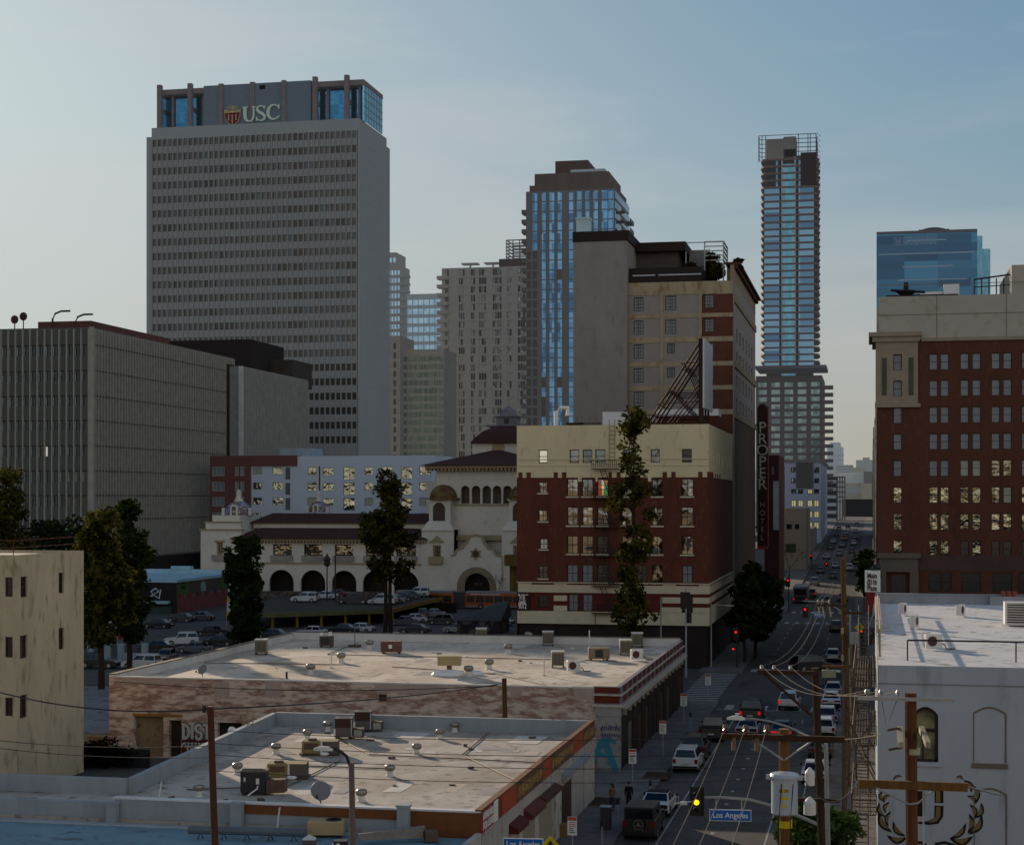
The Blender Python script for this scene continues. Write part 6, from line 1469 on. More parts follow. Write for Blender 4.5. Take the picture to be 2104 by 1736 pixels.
# flanking turrets with domes
for s_,(ax0,ax1) in ((0,(1462,1672)),(1,(1988,2198))):
    o_ = ax0-1462
    b = MB();w1 = mr(1535+o_,862,1590+o_,968);y = YM-.5
    wall_front(b,mx_(ax0),mx_(ax1),0,mz(762),y,[w1],.5);b.box(mx_(ax0),mx_(ax1),y+.51,y+6,0,mz(762)-.01)
    b.quad((mx_(ax1),y,0),(mx_(ax1),y+6,0),(mx_(ax1),y+6,mz(762)),(mx_(ax1),y,mz(762)))
    fl = [[(mx_(a0),y+k,mz(z)),(mx_(a1),y+k,mz(z)),(mx_(a1),y+6-k,mz(z)),(mx_(a0),y+6-k,mz(z))] for a0,a1,z,k in ((ax0,ax1,762,0),(ax0+28,ax1-28,716,.6),(ax0+40,ax1-28,705,.9),(ax0+42,ax1-30,575,.9))]
    b.rings(fl);b.box(mx_(ax0+34),mx_(ax1-24),y+.6,y+5.4,mz(575),mz(563));b.box(mx_(ax0-4),mx_(ax1+4),y-.3,y+.1,mz(768),mz(760));b.build('turret',ST_,t)
    b = MB();cxx = (mx_(1568+o_));b.xz([(cxx-1.2,mz(705)),(cxx+1.2,mz(705))] + arcp(cxx,mz(625),1.2,1.2,0,180,8),y+.85,.1);b.build('turret_opening',mat('turret_opening','#4a3d34',.8),t)
    b = MB();cz_ = mz(555);b.lathe((mx_(1580+o_),y+3,cz_-.4),[(3.3,0),(3.3,.4)],16);b.lathe((mx_(1580+o_),y+3,cz_),[(2.7*math.cos(PI/2*i/7)+.001,2.6*math.sin(PI/2*i/7)) for i in range(8)],16);b.build('turret_dome',mat('turret_dome_ochre','#6f5f34',.7,c2='#5a3f2c',scale=.8),t,smooth=True)
    wins(t,'F',y,[w1],TR,mat('mission_window_dark','#33261f'),'g',.3,.4)
    b = MB();b.box(mx_(1512+o_),mx_(1600+o_),y-.8,y+.02,mz(985),mz(935));b.xz([(mx_(1515+o_),mz(845)),(mx_(1612+o_),mz(845)),(mx_(1564+o_),mz(800))],y-.3,.3);b.build('window_surround',TR,t)
# curved gable with portal and star window
y = YM-1.2;gp = [(1660,1200),(1990,1200),(1990,930),(1955,925),(1940,890),(1905,880),(1875,840),(1860,805),(1822,795),(1782,805),(1765,840),(1735,880),(1700,890),(1685,925),(1660,930)]
cxx,rz_ = mx_(1827),mx_(1915)-mx_(1827);zs_ = mz(1130)
outer = [(mx_(a),mz(c)) for a,c in gp]
port = [(cxx+rz_,0)] + arcp(cxx,zs_,rz_,rz_,0,180,16) + [(cxx-rz_,0)]
b = MB();b.xz([(mx_(1990),0)] + outer[2:] + [(mx_(1660),0)] + port[::-1],y,1.6);b.build('gable',ST_,t)
b = MB();ribbon(b,arcp(cxx,zs_,rz_+.6,rz_+.6,0,180,20),1.2,y-.12,.3);b.box(cxx-rz_-1.2,cxx-rz_,y-.12,y+.1,0,zs_);b.box(cxx+rz_,cxx+rz_+1.2,y-.12,y+.1,0,zs_);b.build('portal_arch',mat('portal_warm_stone','#7f735f',.85,var=.08),t)
b = MB();ribbon(b,outer[2:],.45,y-.15,.3);b.build('gable_coping',TR,t)
b = MB();b.quad((cxx-rz_,y+1.4,0),(cxx+rz_,y+1.4,0),(cxx+rz_,y+1.4,zs_+rz_),(cxx-rz_,y+1.4,zs_+rz_));b.build('portal_door',mat('arcade_dark','#1c1512'),t)
text_front('2014',.5,(cxx,y+1.3,mz(1113)),width=1.3).build('lettering',mat('portal_number','#6f6f6a',.5),t)
b = MB();sc_ = (mx_(1822),mz(917));b.xz([(sc_[0]+(1.3 if i % 2 == 0 else .8)*math.cos(PI/2+PI*i/6),sc_[1]+(1.3 if i % 2 == 0 else .8)*math.sin(PI/2+PI*i/6)) for i in range(12)],y-.12,.15);o = b.build('star_window',TR,t)
b = MB();b.xz([(sc_[0]+.68*math.cos(PI/6*i),sc_[1]+.68*math.sin(PI/6*i)) for i in range(12)],y-.16,.06);b.build('star_pane',mat('mission_window_dark','#33261f'),o)
# ochre shade roof in the gap right of it
b = MB();p0,p1 = PF(1035,1140,300),PF(1064,1163,300);b.box(p0.x,p1.x+2,300.5,304,p1.z,p0.z);b.box(p0.x+.2,p1.x,304.2,305,0,p1.z);b.build('ochre_canopy',mat('ochre_shade','#6a5426',.8,c2='#574019',scale=.8,stretch=(3,1,.2)),None,label='ochre canopy box in the gap between mission building and brick corner',cat='canopy')
# flagpoles on mission building
for a_,b0,b1,lb in ((187,300,540,'bare brown flagpole above the left mosaic dome'),(533,330,575,'bare brown flagpole above the second mosaic dome')):
    b = MB();x = mx_(a_);b.tube([(x,YM+(6 if a_ < 300 else 24),mz(b1)),(x,YM+(6 if a_ < 300 else 24),mz(b0))],.16,6);b.build('flagpole',mat('flagpole_brown','#4b3522',.7),None,label=lb,cat='flagpole')

# ================================================================ white and red apartments behind it
YA = 362.0
def MR(a0,b0,a1,b1):return RF(YA,ma(a0),mb(b0),ma(a1),mb(b1),640)
WA = mat('apartment_white','#8f9aa8',.85,var=.05,scale=.2,haze=.02);RA = mat('apartment_red','#4a1d18',.85,var=.08,haze=.02)
t = thing('white_apartments','modern five-storey white and oxblood apartments behind the mission building','apartment block',(-120,375,0))
wr = [];ww_ = []
AG = glass('apartment_glass','#7c7d72','#a3a18c',rough=.05,wav=.4,wscale=.6)
for i,b0 in enumerate((347,448,548,650,750)):
    wr += [MR(80,b0,162,b0+62)+(GPALE,),MR(230,b0,290,b0+62)+(GPALE,)]
    for a0,a1,e0,e1 in ((345,404,5,52),(474,542,5,55),(705,763,5,60),(804,876,10,62),(940,1015,8,90),(1080,1136,8,58),(1190,1260,5,62),(1318,1392,8,88),(1440,1516,5,60)):
        ww_.append(MR(a0,b0+e0,a1,b0+e1)+(AG if random.random() < .75 else GBLIND,))
r1 = MR(65,275,335,660);r2 = MR(335,345,635,660);r3 = MR(635,280,1545,660)
b = MB();wall_front(b,r1[0],r1[1],0,r1[3],YA,[h[:4] for h in wr],.3);b.quad((r1[0],YA+16,0),(r1[0],YA,0),(r1[0],YA,r1[3]),(r1[0],YA+16,r1[3]));b.box(r1[1],r2[1]+.1,YA-.2,YA+16,r2[3],r1[3]);b.quad((r1[0],YA,r1[3]),(r1[1],YA,r1[3]),(r1[1],YA+16,r1[3]),(r1[0],YA+16,r1[3]));b.build('red_wing',RA,t)
b = MB();wall_front(b,r2[0]+.02,r3[1],0,r2[3],YA+.3,[h[:4] for h in ww_ if h[1] < r3[1]],.3);b.box(r3[0],r3[1],YA+.3,YA+16,r2[3],r3[3]);b.quad((r3[1],YA+.3,0),(r3[1],YA+16,0),(r3[1],YA+16,r2[3]),(r3[1],YA+.3,r2[3]));b.build('wall',WA,t)
wins(t,'F',YA,wr,mat('frame_white_pvc','#9a9d9d',.6),GDARK,'V',.18,.2);wins(t,'F',YA+.3,ww_,mat('frame_grey_pvc','#6d7175',.6),AG,'v',.1,.2)
b = MB();r_ = MR(495,226,695,282);b.box(r_[0],r_[1],YA+3,YA+12,r_[2]-1,r_[3]);b.build('stair_house',mat('stair_house_pale','#8899a6',.85),t)
for b0 in (347,448,548):
    b = MB();r_ = MR(562,b0+8,590,b0+85);b.box(r_[0],r_[1],YA+.1,YA+.32,r_[2],r_[3]);b.build('grille',mat('grille_grey','#565a60',.7),t)

# ================================================================ mural building and parking deck on the left
t = thing('mural_building','low shop with pale blue roof and green and pink graffiti mural on its side','building',(-128,290,0))
XMU = -119.0;ya = 279.5;yz = 304.0;zz = zat(1190,atX(359,XMU)[1])
b = MB();b.box(-150,XMU,ya,yz,0,zz-.6);b.build('wall',mat('mural_dark','#1d1a1d',.85,var=.3,scale=.3),t)
b = MB();b.box(-150.2,XMU+.2,ya-.2,yz+.2,zz-.6,zz-.1);b.box(-150,XMU,yz-1,yz+.2,zz-.1,zz+.7);b.box(-143,-139,yz-1.2,yz+.3,zz+.7,zz+1.3);b.box(-130,-126,yz-1.2,yz+.3,zz+.7,zz+1.3);b.build('roof',mat('mural_roof_blue','#8fb3c4',.7),t)
b = MB();b.box(XMU,XMU+.05,ya+.1,yz-.1,2.9,zz-.7);b.build('mural',mat('mural_grey','#47433a',.85,var=.15),t)
b = MB();b.box(XMU+.02,XMU+.08,ya+.3,yz-.2,0,2.9);b.build('mural',mat('mural_pink','#6b3a3c',.85,c2='#7a4044',scale=.9,c3='#3d4a48',s3=1.4),t)
GRN = mat('mural_green','#3c5a22',.85,var=.15)
b = MB();b.yz([(ya+.6,3.0),(ya+5.6,3.1),(ya+5.6,zz-.9),(ya+.6,zz-.8)],XMU+.1,.04);b.build('mural_letter',GRN,t)
b = MB();b.yz([(ya+2,4.1),(ya+3.8,4.1),(ya+3.8,4.7),(ya+2,4.7)],XMU+.13,.03);b.yz([(ya+2,5.0),(ya+3.8,5.0),(ya+3.8,5.5),(ya+2,5.5)],XMU+.13,.03);b.build('mural_letter',mat('mural_dark2','#17201a',.85),t)
b = MB();b.yz([(yz-3.6,3.2),(yz-1,3.2),(yz-1,zz-.8),(yz-3.6,zz-.9)],XMU+.1,.04);b.build('mural_letter',GRN,t)
b = MB();b.yz([(ya+11,3.3),(ya+13.4,3.3),(ya+13.2,5),(ya+11.2,5)],XMU+.1,.04);b.build('mural_figure',mat('mural_pale','#7f8a8a',.85),t)
for i in range(11):
    b = MB();y = ya+1+i*2.05;b.yz([(y,2.6),(y+.8,2.5),(y+1.1,3.2),(y+.3,3.3)],XMU+.12,.03);b.build('mural_dab',mat('dab_%d' % (i % 2),('#7c2626','#2f6a66')[i % 2],.85),t)
b = MB();x0 = PF(301,1213,ya).x
def pb(a,b_):p = PF(164.4+.2083*a,1123.2+.2083*b_,ya-.05);return (p.x,p.z)
ribbon(b,[pb(675,510),pb(720,470),pb(700,440),pb(745,410),pb(775,440),pb(720,470),pb(780,510),pb(795,420)],.28,ya-.06,.05);b.build('graffiti',mat('graffiti_white','#9fb0bb',.7),t)
b = MB();q0,q1 = pb(655,530),pb(892,560);b.box(q0[0],q1[0],ya-1.2,ya,q1[1],q0[1]);b.build('awning',mat('awning_pale','#84a4b2',.7),t)
b = MB();q0,q1 = pb(665,585),pb(900,700);b.box(q0[0],q1[0],ya-.08,ya+.02,0,q0[1]);b.build('shutter',mat('shutter_teal','#263c3d',.7),t)
# deck
t = thing('parking_deck','raised concrete parking deck with yellow-edged ramp full of cars','parking deck',(-70,280,0))
zd = 2.3;f0,f1,g1,g0 = PG(505,1262,zd),PG(804,1252,zd),PG(905,1227,zd),PG(560,1226,zd)
b = MB();b.prism([(f0.x,f0.y),(f1.x,f1.y),(g1.x,g1.y),(g0.x,g0.y)],zd-.5,zd);b.build('deck',mat('deck_concrete','#35332f',.9,var=.25,scale=.3),t)
b = MB();par(b,(f1.x,f1.y),(g1.x,g1.y),zd-.55,zd+.1,-.25);b.build('ramp_edge',mat('edge_yellow','#7a5f22',.8),t)
b = MB();par(b,(f0.x,f0.y),(f1.x,f1.y),zd-.6,zd+.12,-.25);b.build('ramp_edge',mat('edge_olive','#5f6142',.8),t)
b = MB();par(b,(g0.x-6,g0.y+.5),(g0.x+20,g0.y+3),0,zd+1.0,.3);b.build('graffiti_wall',mat('graffiti_wall','#5d5853',.9,c2='#39342f',scale=1.8,thr=(.45,.55)),t)
for k in range(7):
    p = f0.lerp(f1,k/6);b = MB();b.box(p.x-.18,p.x+.18,p.y+.6,p.y+1,0,zd-.5);b.build('post',mat('post_yellow','#77681f',.8),t)
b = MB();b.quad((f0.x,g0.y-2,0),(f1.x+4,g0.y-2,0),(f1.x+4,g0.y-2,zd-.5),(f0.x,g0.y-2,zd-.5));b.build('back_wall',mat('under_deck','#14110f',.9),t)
# ================================================================ buildings behind the viewpoint: lit by the sun, mirrored in the windows
for i,(x0,x1,y0,h_,c_) in enumerate(((-150,-95,-60,34,'#b5a888'),(-88,-40,-45,22,'#a8967c'),(-34,26,-75,46,'#b8ae98'),(34,95,-50,30,'#a58a70'),(102,180,-90,40,'#b3a791'))):
    b = MB();hs = []
    n = int((x1-x0)/4.5)
    for r_ in range(int(h_/4)):
        for c in range(n):x = x0+1.2+c*4.5;hs.append((x,x+2,2+r_*4,4.2+r_*4))
    t_ = MB();wall_front(t_,-x1,-x0,0,h_,0,hs,.4);t_.xf(Matrix.Translation((0,y0,0)) @ Matrix.Rotation(PI,4,'Z'));b.merge(t_)
    b.mat(1);b.box(x0,x1,y0-20,y0-.5,0,h_-.02)
    b.build('street_block',[mat('behind_%d' % i,c_,.85,var=.1),mat('behind_dark','#2a2624',.6)],None,kind='structure')

# ================================================================ rooftop machines
def zf(p):return p
ZN,ZFAR,ZF0 = 4.35,5.65,4.0
# turbine ventilators
t = thing('turbine_vent','x','roof vent')
b = MB();b.lathe((0,0,0),[(.24,0),(.2,.08),(.17,.1),(.17,.3)],14);b.build('base',OFFW,t)
b = MB();R_ = []
for k in range(7):
    z,r_ = ((.30,.17),(.34,.25),(.42,.285),(.50,.29),(.58,.27),(.64,.2),(.67,.03))[k]
    R_.append([(r_*(1+.045*(i % 2))*math.cos(2*PI*i/28+z*.8),r_*(1+.045*(i % 2))*math.sin(2*PI*i/28+z*.8),z) for i in range(28)])
b.rings(R_);b.build('turbine',mat('turbine_galvanised','#8b857c',.38,metal=.75,var=.2,scale=6),t)
TV = t;first = True
def put(proto,pos,rz,label,group,s=1):
    global USED
    if proto not in USED:
        USED.add(proto);proto.location = pos;proto.rotation_euler = (0,0,rz);proto.scale = (s,s,s);proto['label'] = label
        if group:proto['group'] = group
        return proto
    return dup(proto,pos,rz,label,group,s)[0]
USED = set()
for px,py,lb in ((567,548.5+1000,'turbine vent left of the yellow cooler near the left parapet of the nearest white roof'),(631.5,1519,'turbine vent just left of the two tall grey cooling units'),(674,1501,'turbine vent against the back parapet left of the tall cooling units'),
                   (856,1549,'turbine vent right of centre of the nearest white roof'),(801,1594,'turbine vent in the middle of the nearest white roof, right of the lamp arm'),(904,1518,'turbine vent third from the back right of the nearest roof'),
                   (934,1503,'turbine vent closest to the back parapet at right of the nearest roof'),(742.5,1646,'turbine vent at the front edge just right of the street lamp post'),(408,1636,'turbine vent at the shaded left end behind the leaning pole'),(488,1590,'turbine vent behind the dark cabinet unit at the left')):
    p = PG(px,py,ZN);put(TV,p,px,lb,'turbine vents on the nearest white roof',1.02)
for px,py,lb in ((638,1385,'round turbine vent nearest the front brick wall on the far white roof'),(701,1361,'turbine vent left of the reddish cooler on the far white roof'),(759,1333,'small turbine vent in the shaded back strip, left of the reddish cooler'),
                   (814,1316,'turbine vent poking above the back parapet behind the reddish cooler'),(963,1389,'turbine vent on a wide white base right of the beige cooler'),(1005,1375,'tall turbine vent on a white box right of the beige cooler'),
                   (1044,1342,'turbine vent with white skirt between the grilled condensers'),(1086,1316,'turbine vent at the back parapet, right half of the far roof')):
    p = PG(px,py,ZFAR);put(TV,p,px,lb,'turbine vents on the far white roof',1.35)
# grilled condensers (boxy, upright)
t = thing('condenser_unit','x','air conditioner')
b = MB();b.cbox((0,0,.18),1.02,1.0,1.12,0,.05);b.build('cabinet',mat('condenser_beige','#8d8675',.6,var=.1,scale=3),t)
b = MB()
for i in range(9):x = -.44+i*.11;b.box(x,x+.055,-.525,-.495,.26,1.18)
b.build('grille',mat('condenser_fins','#3a352f',.6),t)
b = MB();b.cbox((0,0,1.3),1.08,1.06,.06);b.build('top_cover',OFFW,t)
for x in (-.45,.45):
    b = MB();b.box(x-.05,x+.05,-.5,.5,0,.18);b.build('foot',BLACK,t)
CU = t
for px,py,lb in ((537,1344,'upright grilled condenser at the left of the far white roof'),(989,1319,'upright grilled condenser at the back parapet, middle of the far roof'),(1126,1326,'upright grilled condenser at the back parapet, right of the middle'),
                   (1146,1371,'upright grilled condenser nearest the white standpipe on the far roof'),(1285,1345,'lower left of the two condensers near the street corner of the far roof'),(1309,1329,'rear upright condenser closest to the street corner of the far roof')):
    p = PG(px,py,ZFAR);put(CU,p,TH,lb,'grilled condensers on the far white roof',1.05)
# mini splits
t = thing('mini_split','x','air conditioner')
b = MB();b.cbox((0,0,.12),.95,.38,.75,0,.03);b.build('cabinet',OFFW,t)
b = MB();b.disc_y((-.12,-.195,.5),.28,.03,18);b.build('fan_grille',mat('split_fan_dark','#4a2f28',.6),t)
b = MB();b.tube([(.5,0,.35),(.7,.05,.3),(.85,.1,.05),(1.4,.2,.03)],.035,5);b.build('pipe',mat('lagged_pipe','#5a4a42',.8),t)
MS = t
for px,py,lb in ((1178,1381,'white fan unit right of the white standpipe on the far roof'),(1308,1357,'white fan unit in front of the two corner condensers on the far roof')):
    p = PG(px,py,ZFAR);put(MS,p,.5,lb,'white fan units on the far roof',1.15)
for px,py,lb,rz in ((1855,1264,'slim white fan unit furthest back at the left of the right-hand white roof',1.3),(1879,1291,'slim white fan unit with looped pipe, second from the left edge of the right roof',1.3),(1973.6,1267,'slim white fan unit with looped pipe in the middle back of the right roof',1.2),
                       (1903,1329,'left of the paired fan units near the maroon rail on the right roof',1.4),(1917,1335,'right of the paired fan units near the maroon rail on the right roof',.4)):
    p = PG(px,py,zr);put(MS,p,rz,lb,'fan units on the right-hand white roof',1.05)
t = thing('louvred_unit','large pale louvred air unit cut by the right edge of the white roof','air conditioner',PG(2096,1287,zr));p = t.location
b = MB();b.box(p.x-1.0,p.x+1.6,p.y,p.y+1.6,zr+.1,zr+1.65);b.build('cabinet',OFFW,t)
b = MB()
for i in range(8):b.box(p.x-.85,p.x+1.5,p.y-.04,p.y+.02,zr+.25+i*.17,zr+.34+i*.17)
b.build('louvres',mat('condenser_fins','#3a352f'),t)
# boxes on the far roof
def unit(name,label,px,py,z,w_,d_,h_,m_,rz=TH,feet=True,parts=(),cat='roof machine'):
    p = PG(px,py,z);t = thing(name,label,cat,p);M = Matrix.Translation(p) @ Matrix.Rotation(rz,4,'Z')
    b = MB();b.cbox((0,d_/2,.15 if feet else 0),w_,d_,h_,0,.03);b.xf(M).build('cabinet',m_,t)
    for (nm,x0,x1,y0,y1,z0,z1,mm) in parts:b = MB();b.box(x0,x1,y0,y1,z0,z1);b.xf(M).build(nm,mm,t)
    if feet:
        for x in (-w_*.38,w_*.38):b = MB();b.box(x-.08,x+.08,.05,d_-.05,0,.16);b.xf(M).build('foot',BLACK,t)
    return t,M
UB1 = mat('cooler_brown','#5a4437',.7,var=.2,scale=3);UB2 = mat('cooler_reddish','#6d4a40',.7,var=.2,scale=3);UY = mat('cooler_yellow','#86764a',.7,var=.15,scale=2);UG1 = mat('unit_grey','#58504e',.6,var=.15,scale=2);UD1 = mat('unit_dark','#2f2c2f',.6,var=.2,scale=2)
UBG = mat('unit_beige','#a4926b',.65,var=.08,scale=2)
unit('cooler','brown wooden cooler with small dishes on top near the back of the far roof',670,1330,ZFAR,1.3,1.0,.95,UB1,parts=(('panel',-.5,.3,-.02,0,.3,.95,UD1),('dish',-.6,-.35,.3,.5,1.1,1.4,WHITE),('dish',.2,.5,.3,.5,1.1,1.45,WHITE)))
unit('cooler','reddish cooler with a square white label in the middle of the far roof',803,1343,ZFAR,1.9,1.2,1.0,UB2,parts=(('panel',-.75,.1,-.02,0,.3,1.0,UB1),('label_plate',-.2,.1,-.03,-.02,.5,.85,SIGNW)))
unit('cooler','tan cooler with dark fan opening between the condensers at the right of the far roof',1231,1357,ZFAR,1.9,1.1,.95,mat('cooler_tan','#7d6b55',.7,var=.15),parts=(('fan_opening',-.35,.35,-.02,0,.3,.95,UD1),))
t,M = unit('evaporative_cooler','beige evaporative cooler raised on a frame over white ducting, middle of the far roof',923,1388,ZFAR,.4,.6,.8,mat('cooler_stand','#6b5b45',.7),feet=False)
b = MB();b.box(-.95,.95,-.3,1.2,.85,1.55);b.xf(M).build('hood',UBG,t);b = MB();b.box(-1.0,1.0,-.35,1.25,1.55,1.63);b.xf(M).build('cover',mat('cover_cream','#b9ad8b',.6),t)
b = MB();b.ball((0,0,.1),1.5,.9,.42,14,6);b.ball((1.9,.6,.1),.9,.7,.35,12,6);b.tube([(-1.2,-.1,.25),(.2,-.35,.28),(1.2,-.5,.2)],.25,8);b.xf(M).build('duct',WHITE,t)
for px,py,h_,lb in ((1118,1388,1.7,'white standpipe before the grilled condenser, front right of the far roof'),(1211,1336,1.9,'thin white standpipe near the back parapet at right of the far roof'),(681,1373,1.5,'thin white standpipe right of the front-left turbine vent'),(1195,1360,.25,'low flat cap vent behind the white fan unit on the far roof')):
    p = PG(px,py,ZFAR);b = MB();b.cyl(p,.06 if h_ > 1 else .3,h_,8);b.cyl((p.x,p.y,p.z),.18,.1,8);b.build('standpipe' if h_ > 1 else 'cap_vent',OFFW,None,label=lb,cat='pipe' if h_ > 1 else 'vent')
p = PG(729,1329,ZFAR);b = MB();b.cyl(p,.035,2.0,6);b.cbox((p.x,p.y,p.z),1.2,.7,.22,TH);b.build('roof_antenna',UB1,None,label='thin mast on a weighted brown base at the back of the far roof',cat='antenna')
p = PG(589,1394,ZFAR);tag(MB().cyl((p.x,p.y,p.z),.09,.55,8).build('stub_pipe',BLACK),'short black stub pipe on the front brick edge of the far roof','pipe')
def dish(px,py,z,r_,label,rz,m_=mat('dish_grey','#6f7074',.5,var=.1)):
    p = PG(px,py,z);t = thing('satellite_dish',label,'satellite dish',p);M = Matrix.Translation(p) @ Matrix.Rotation(rz,4,'Z')
    b = MB();b.lathe((0,0,0),[(.02,-.12*r_*2),(r_*.5,-.09*r_*2),(r_,0),(r_*.98,.02)],20);b.xf(M @ Matrix.Translation((0,0,r_*1.5)) @ Matrix.Rotation(math.radians(62),4,'X')).build('reflector',m_,t)
    b = MB();b.tube([(0,0,0),(0,.05,r_*1.4)],.03,6);b.tube([(0,.05,.2),(-.3,-r_,r_)],.02,5);b.cbox((-.3,-r_,r_),.1,.1,.12);b.xf(M).build('mount',BLACK,t)
dish(659,1655,ZN,.52,'grey satellite dish at the front edge of the nearest white roof',TH+.3);dish(416,1391,ZFAR,.42,'pale satellite dish near the left front edge of the far roof',TH-.5)
p = PG(478,1515,ZN);dish(478,1520,ZN,.36,'small white dish on the left parapet of the nearest roof',TH+.8,WHITE)
# big units on the nearest roof
for px,py,lb,dx in ((705,1519,'front tall grey cooling unit with brown coil box and open duct beside it',0),(745,1504,'rear tall grey cooling unit with brown coil box by the back parapet',0)):
    t,M = unit('package_unit',lb,px,py,ZN,1.12,1.1,.62,UG1,parts=(('service_panel',-.62,-.5,-.02,0,.2,.7,OFFW),('corner_post',.5,.58,-.02,.05,.2,1.3,STEEL)))
    b = MB();b.box(-.54,.54,.02,1.06,.77,1.34);b.xf(M).build('coil',mat('coil_brown','#3b241c',.7,stretch=(1,1,6),scale=4),t)
    b = MB();b.lathe((0,.55,1.34),[(.4,0),(.4,.04),(.34,.05),(.34,.01)],16);b.xf(M).build('fan_ring',UD1,t);b = MB();b.box(-.58,.58,-.02,1.12,1.335,1.375);b.xf(M).build('top_frame',UG1,t)
    b = MB();b.box(.62,1.32,.1,.9,.12,.68);b.xf(M).build('duct_box',UB1,t);b = MB();b.box(.7,1.22,.08,.1,.2,.6);b.xf(M).build('filter',mat('filter_pale','#8f938a',.8),t)
for px,py,lb in ((657,1552,'yellow and brown package cooler behind the lamp arm, left of middle on the nearest roof'),(589,1601,'yellow and brown package cooler left of the street lamp, middle of the nearest roof')):
    t,M = unit('package_cooler',lb,px,py,ZN,2.2,1.1,.72,UY,parts=(('panel_slots',-.95,-.1,-.025,0,.42,.75,UB1),('corner_strip',.06,.16,-.03,0,.2,.85,OFFW)))
    b = MB();b.box(.18,1.1,-.03,1.13,.16,.84);b.xf(M).build('duct_half',UG1,t);b = MB();b.cbox((-.5,.5,.87),.5,.3,.12);b.xf(M).build('fan_motor',UB1,t);b = MB();b.ball((.3,-.1,.12),.3,.2,.12);b.xf(M).build('drain_pan',WHITE,t)
    b = MB();b.box(-1.25,1.2,-.15,1.2,.05,.14);b.xf(M).build('skid',UB1,t)
t,M = unit('cabinet_unit','dark blue-grey cabinet unit with angled duct box at the left of the nearest roof',520,1634,ZN,1.35,1.1,1.05,UD1,parts=(('label_plate',-.5,-.4,-.02,0,.75,.95,OFFW),('label_plate',.15,.32,-.02,0,.6,.9,OFFW)))
b = MB();b.box(-.7,.7,-.03,1.13,1.2,1.26);b.xf(M).build('top_cover',UB1,t);b = MB();b.prism([(.7,-.05),(1.6,.3),(1.7,.9),(.72,.8)],.1,.8);b.xf(M).build('duct_box',UB1,t)
b = MB();b.tube([(.25,-.02,.5),(.25,-.25,.4),(-.2,-.5,.1)],.04,6);b.xf(M).build('drain_pipe',WHITE,t)
t = thing('roof_frame','small yellow ladder frame standing on the left parapet of the nearest roof','frame',PG(509,1490,5.2));p = t.location
b = MB()
for x in (-.35,0,.35):b.tube([(p.x+x,p.y,p.z-.1),(p.x+x,p.y,p.z+.95)],.035,5)
b.tube([(p.x-.35,p.y,p.z+.95),(p.x+.35,p.y,p.z+.95)],.035,5);b.tube([(p.x-.35,p.y,p.z+.1),(p.x+.35,p.y,p.z+.1)],.03,5);b.build('frame',mat('frame_yellow','#8f8550',.7),t)
# on the front roof: beige unit, duct run, trough, hood
t,M = unit('rooftop_unit','large beige rooftop air unit at the bottom of the photo beside the lamp post',668,1722,ZF0,1.72,1.1,.62,UBG);
b = MB();b.lathe((.35,.55,.77),[(.38,0),(.38,.05),(.3,.05),(.3,0)],16);b.xf(M).build('fan_ring',UD1,t)
t,M = unit('vent_hood','small grey pyramid-topped vent hood before the beige unit',634,1748,ZF0,.58,.55,.5,UG1,feet=False);b = MB();b.add([(-.3,-.02,.5),(.3,-.02,.5),(.3,.58,.5),(-.3,.58,.5),(0,.28,.72)],[(0,1,4),(1,2,4),(2,3,4),(3,0,4)]);b.xf(M).build('cap',OFFW,t)
t = thing('duct_run','long grey insulated duct on stands across the shaded front roof','duct',PG(500,1725,ZF0));a,c = PG(388,1722,ZF0),PG(628,1728,ZF0)
b = MB();b.tube([(a.x,a.y,ZF0+.42),(c.x,c.y,ZF0+.42)],.2,10);b.build('duct',mat('duct_grey','#59626a',.6,var=.15),t)
for k in range(5):p = a.lerp(c,(k+.5)/5);b = MB();b.tube([(p.x-.1,p.y-.1,ZF0),(p.x,p.y,ZF0+.3),(p.x+.1,p.y+.1,ZF0)],.03,5);b.build('stand',BLACK,t)
t = thing('duct_trough','weathered metal duct trough right of the lamp post on the front roof','duct',PG(800,1730,ZF0));a,c = PG(737,1734,ZF0),PG(872,1728,ZF0)
b = MB();b.rings([[(p.x,p.y-.22,ZF0+.2),(p.x,p.y+.22,ZF0+.2),(p.x,p.y+.16,ZF0+h_),(p.x,p.y-.16,ZF0+h_)] for p,h_ in ((a,.5),(a.lerp(c,.5),.62),(c,.72))]);b.build('trough',mat('trough_weathered','#77736c',.6,var=.25,scale=3),t)
p = c;b = MB();b.cbox((p.x+.35,p.y-.1,ZF0+.05),.6,.5,.5,.4);b.build('elbow',mat('trough_brown','#584b40',.7,var=.2),t)
t = thing('exhaust_fan','black blower with white pipes at the bottom edge, left of the lamp post','fan',PG(700,1760,ZF0));p = t.location
b = MB();b.cbox((p.x,p.y,ZF0),.6,.5,.75,.2);b.build('housing',BLACK,t);b = MB();b.tube([(p.x-.7,p.y,ZF0+.2),(p.x-.3,p.y-.1,ZF0+.55),(p.x,p.y-.3,ZF0+.6)],.08,7);b.build('pipe',OFFW,t)
for px,py,lb in ((570,1716,'thin bent white pipe standing on the blue front roof'),(327,1660,'thin white mast on the shaded left roof strip')):
    p = PG(px,py,ZF0 if py > 1700 else ZN);b = MB();b.tube([p,p+Vector((.02,0,.7)),p+Vector((.12,0,1.35))],.04,6);b.build('standpipe',OFFW,None,label=lb,cat='pipe')

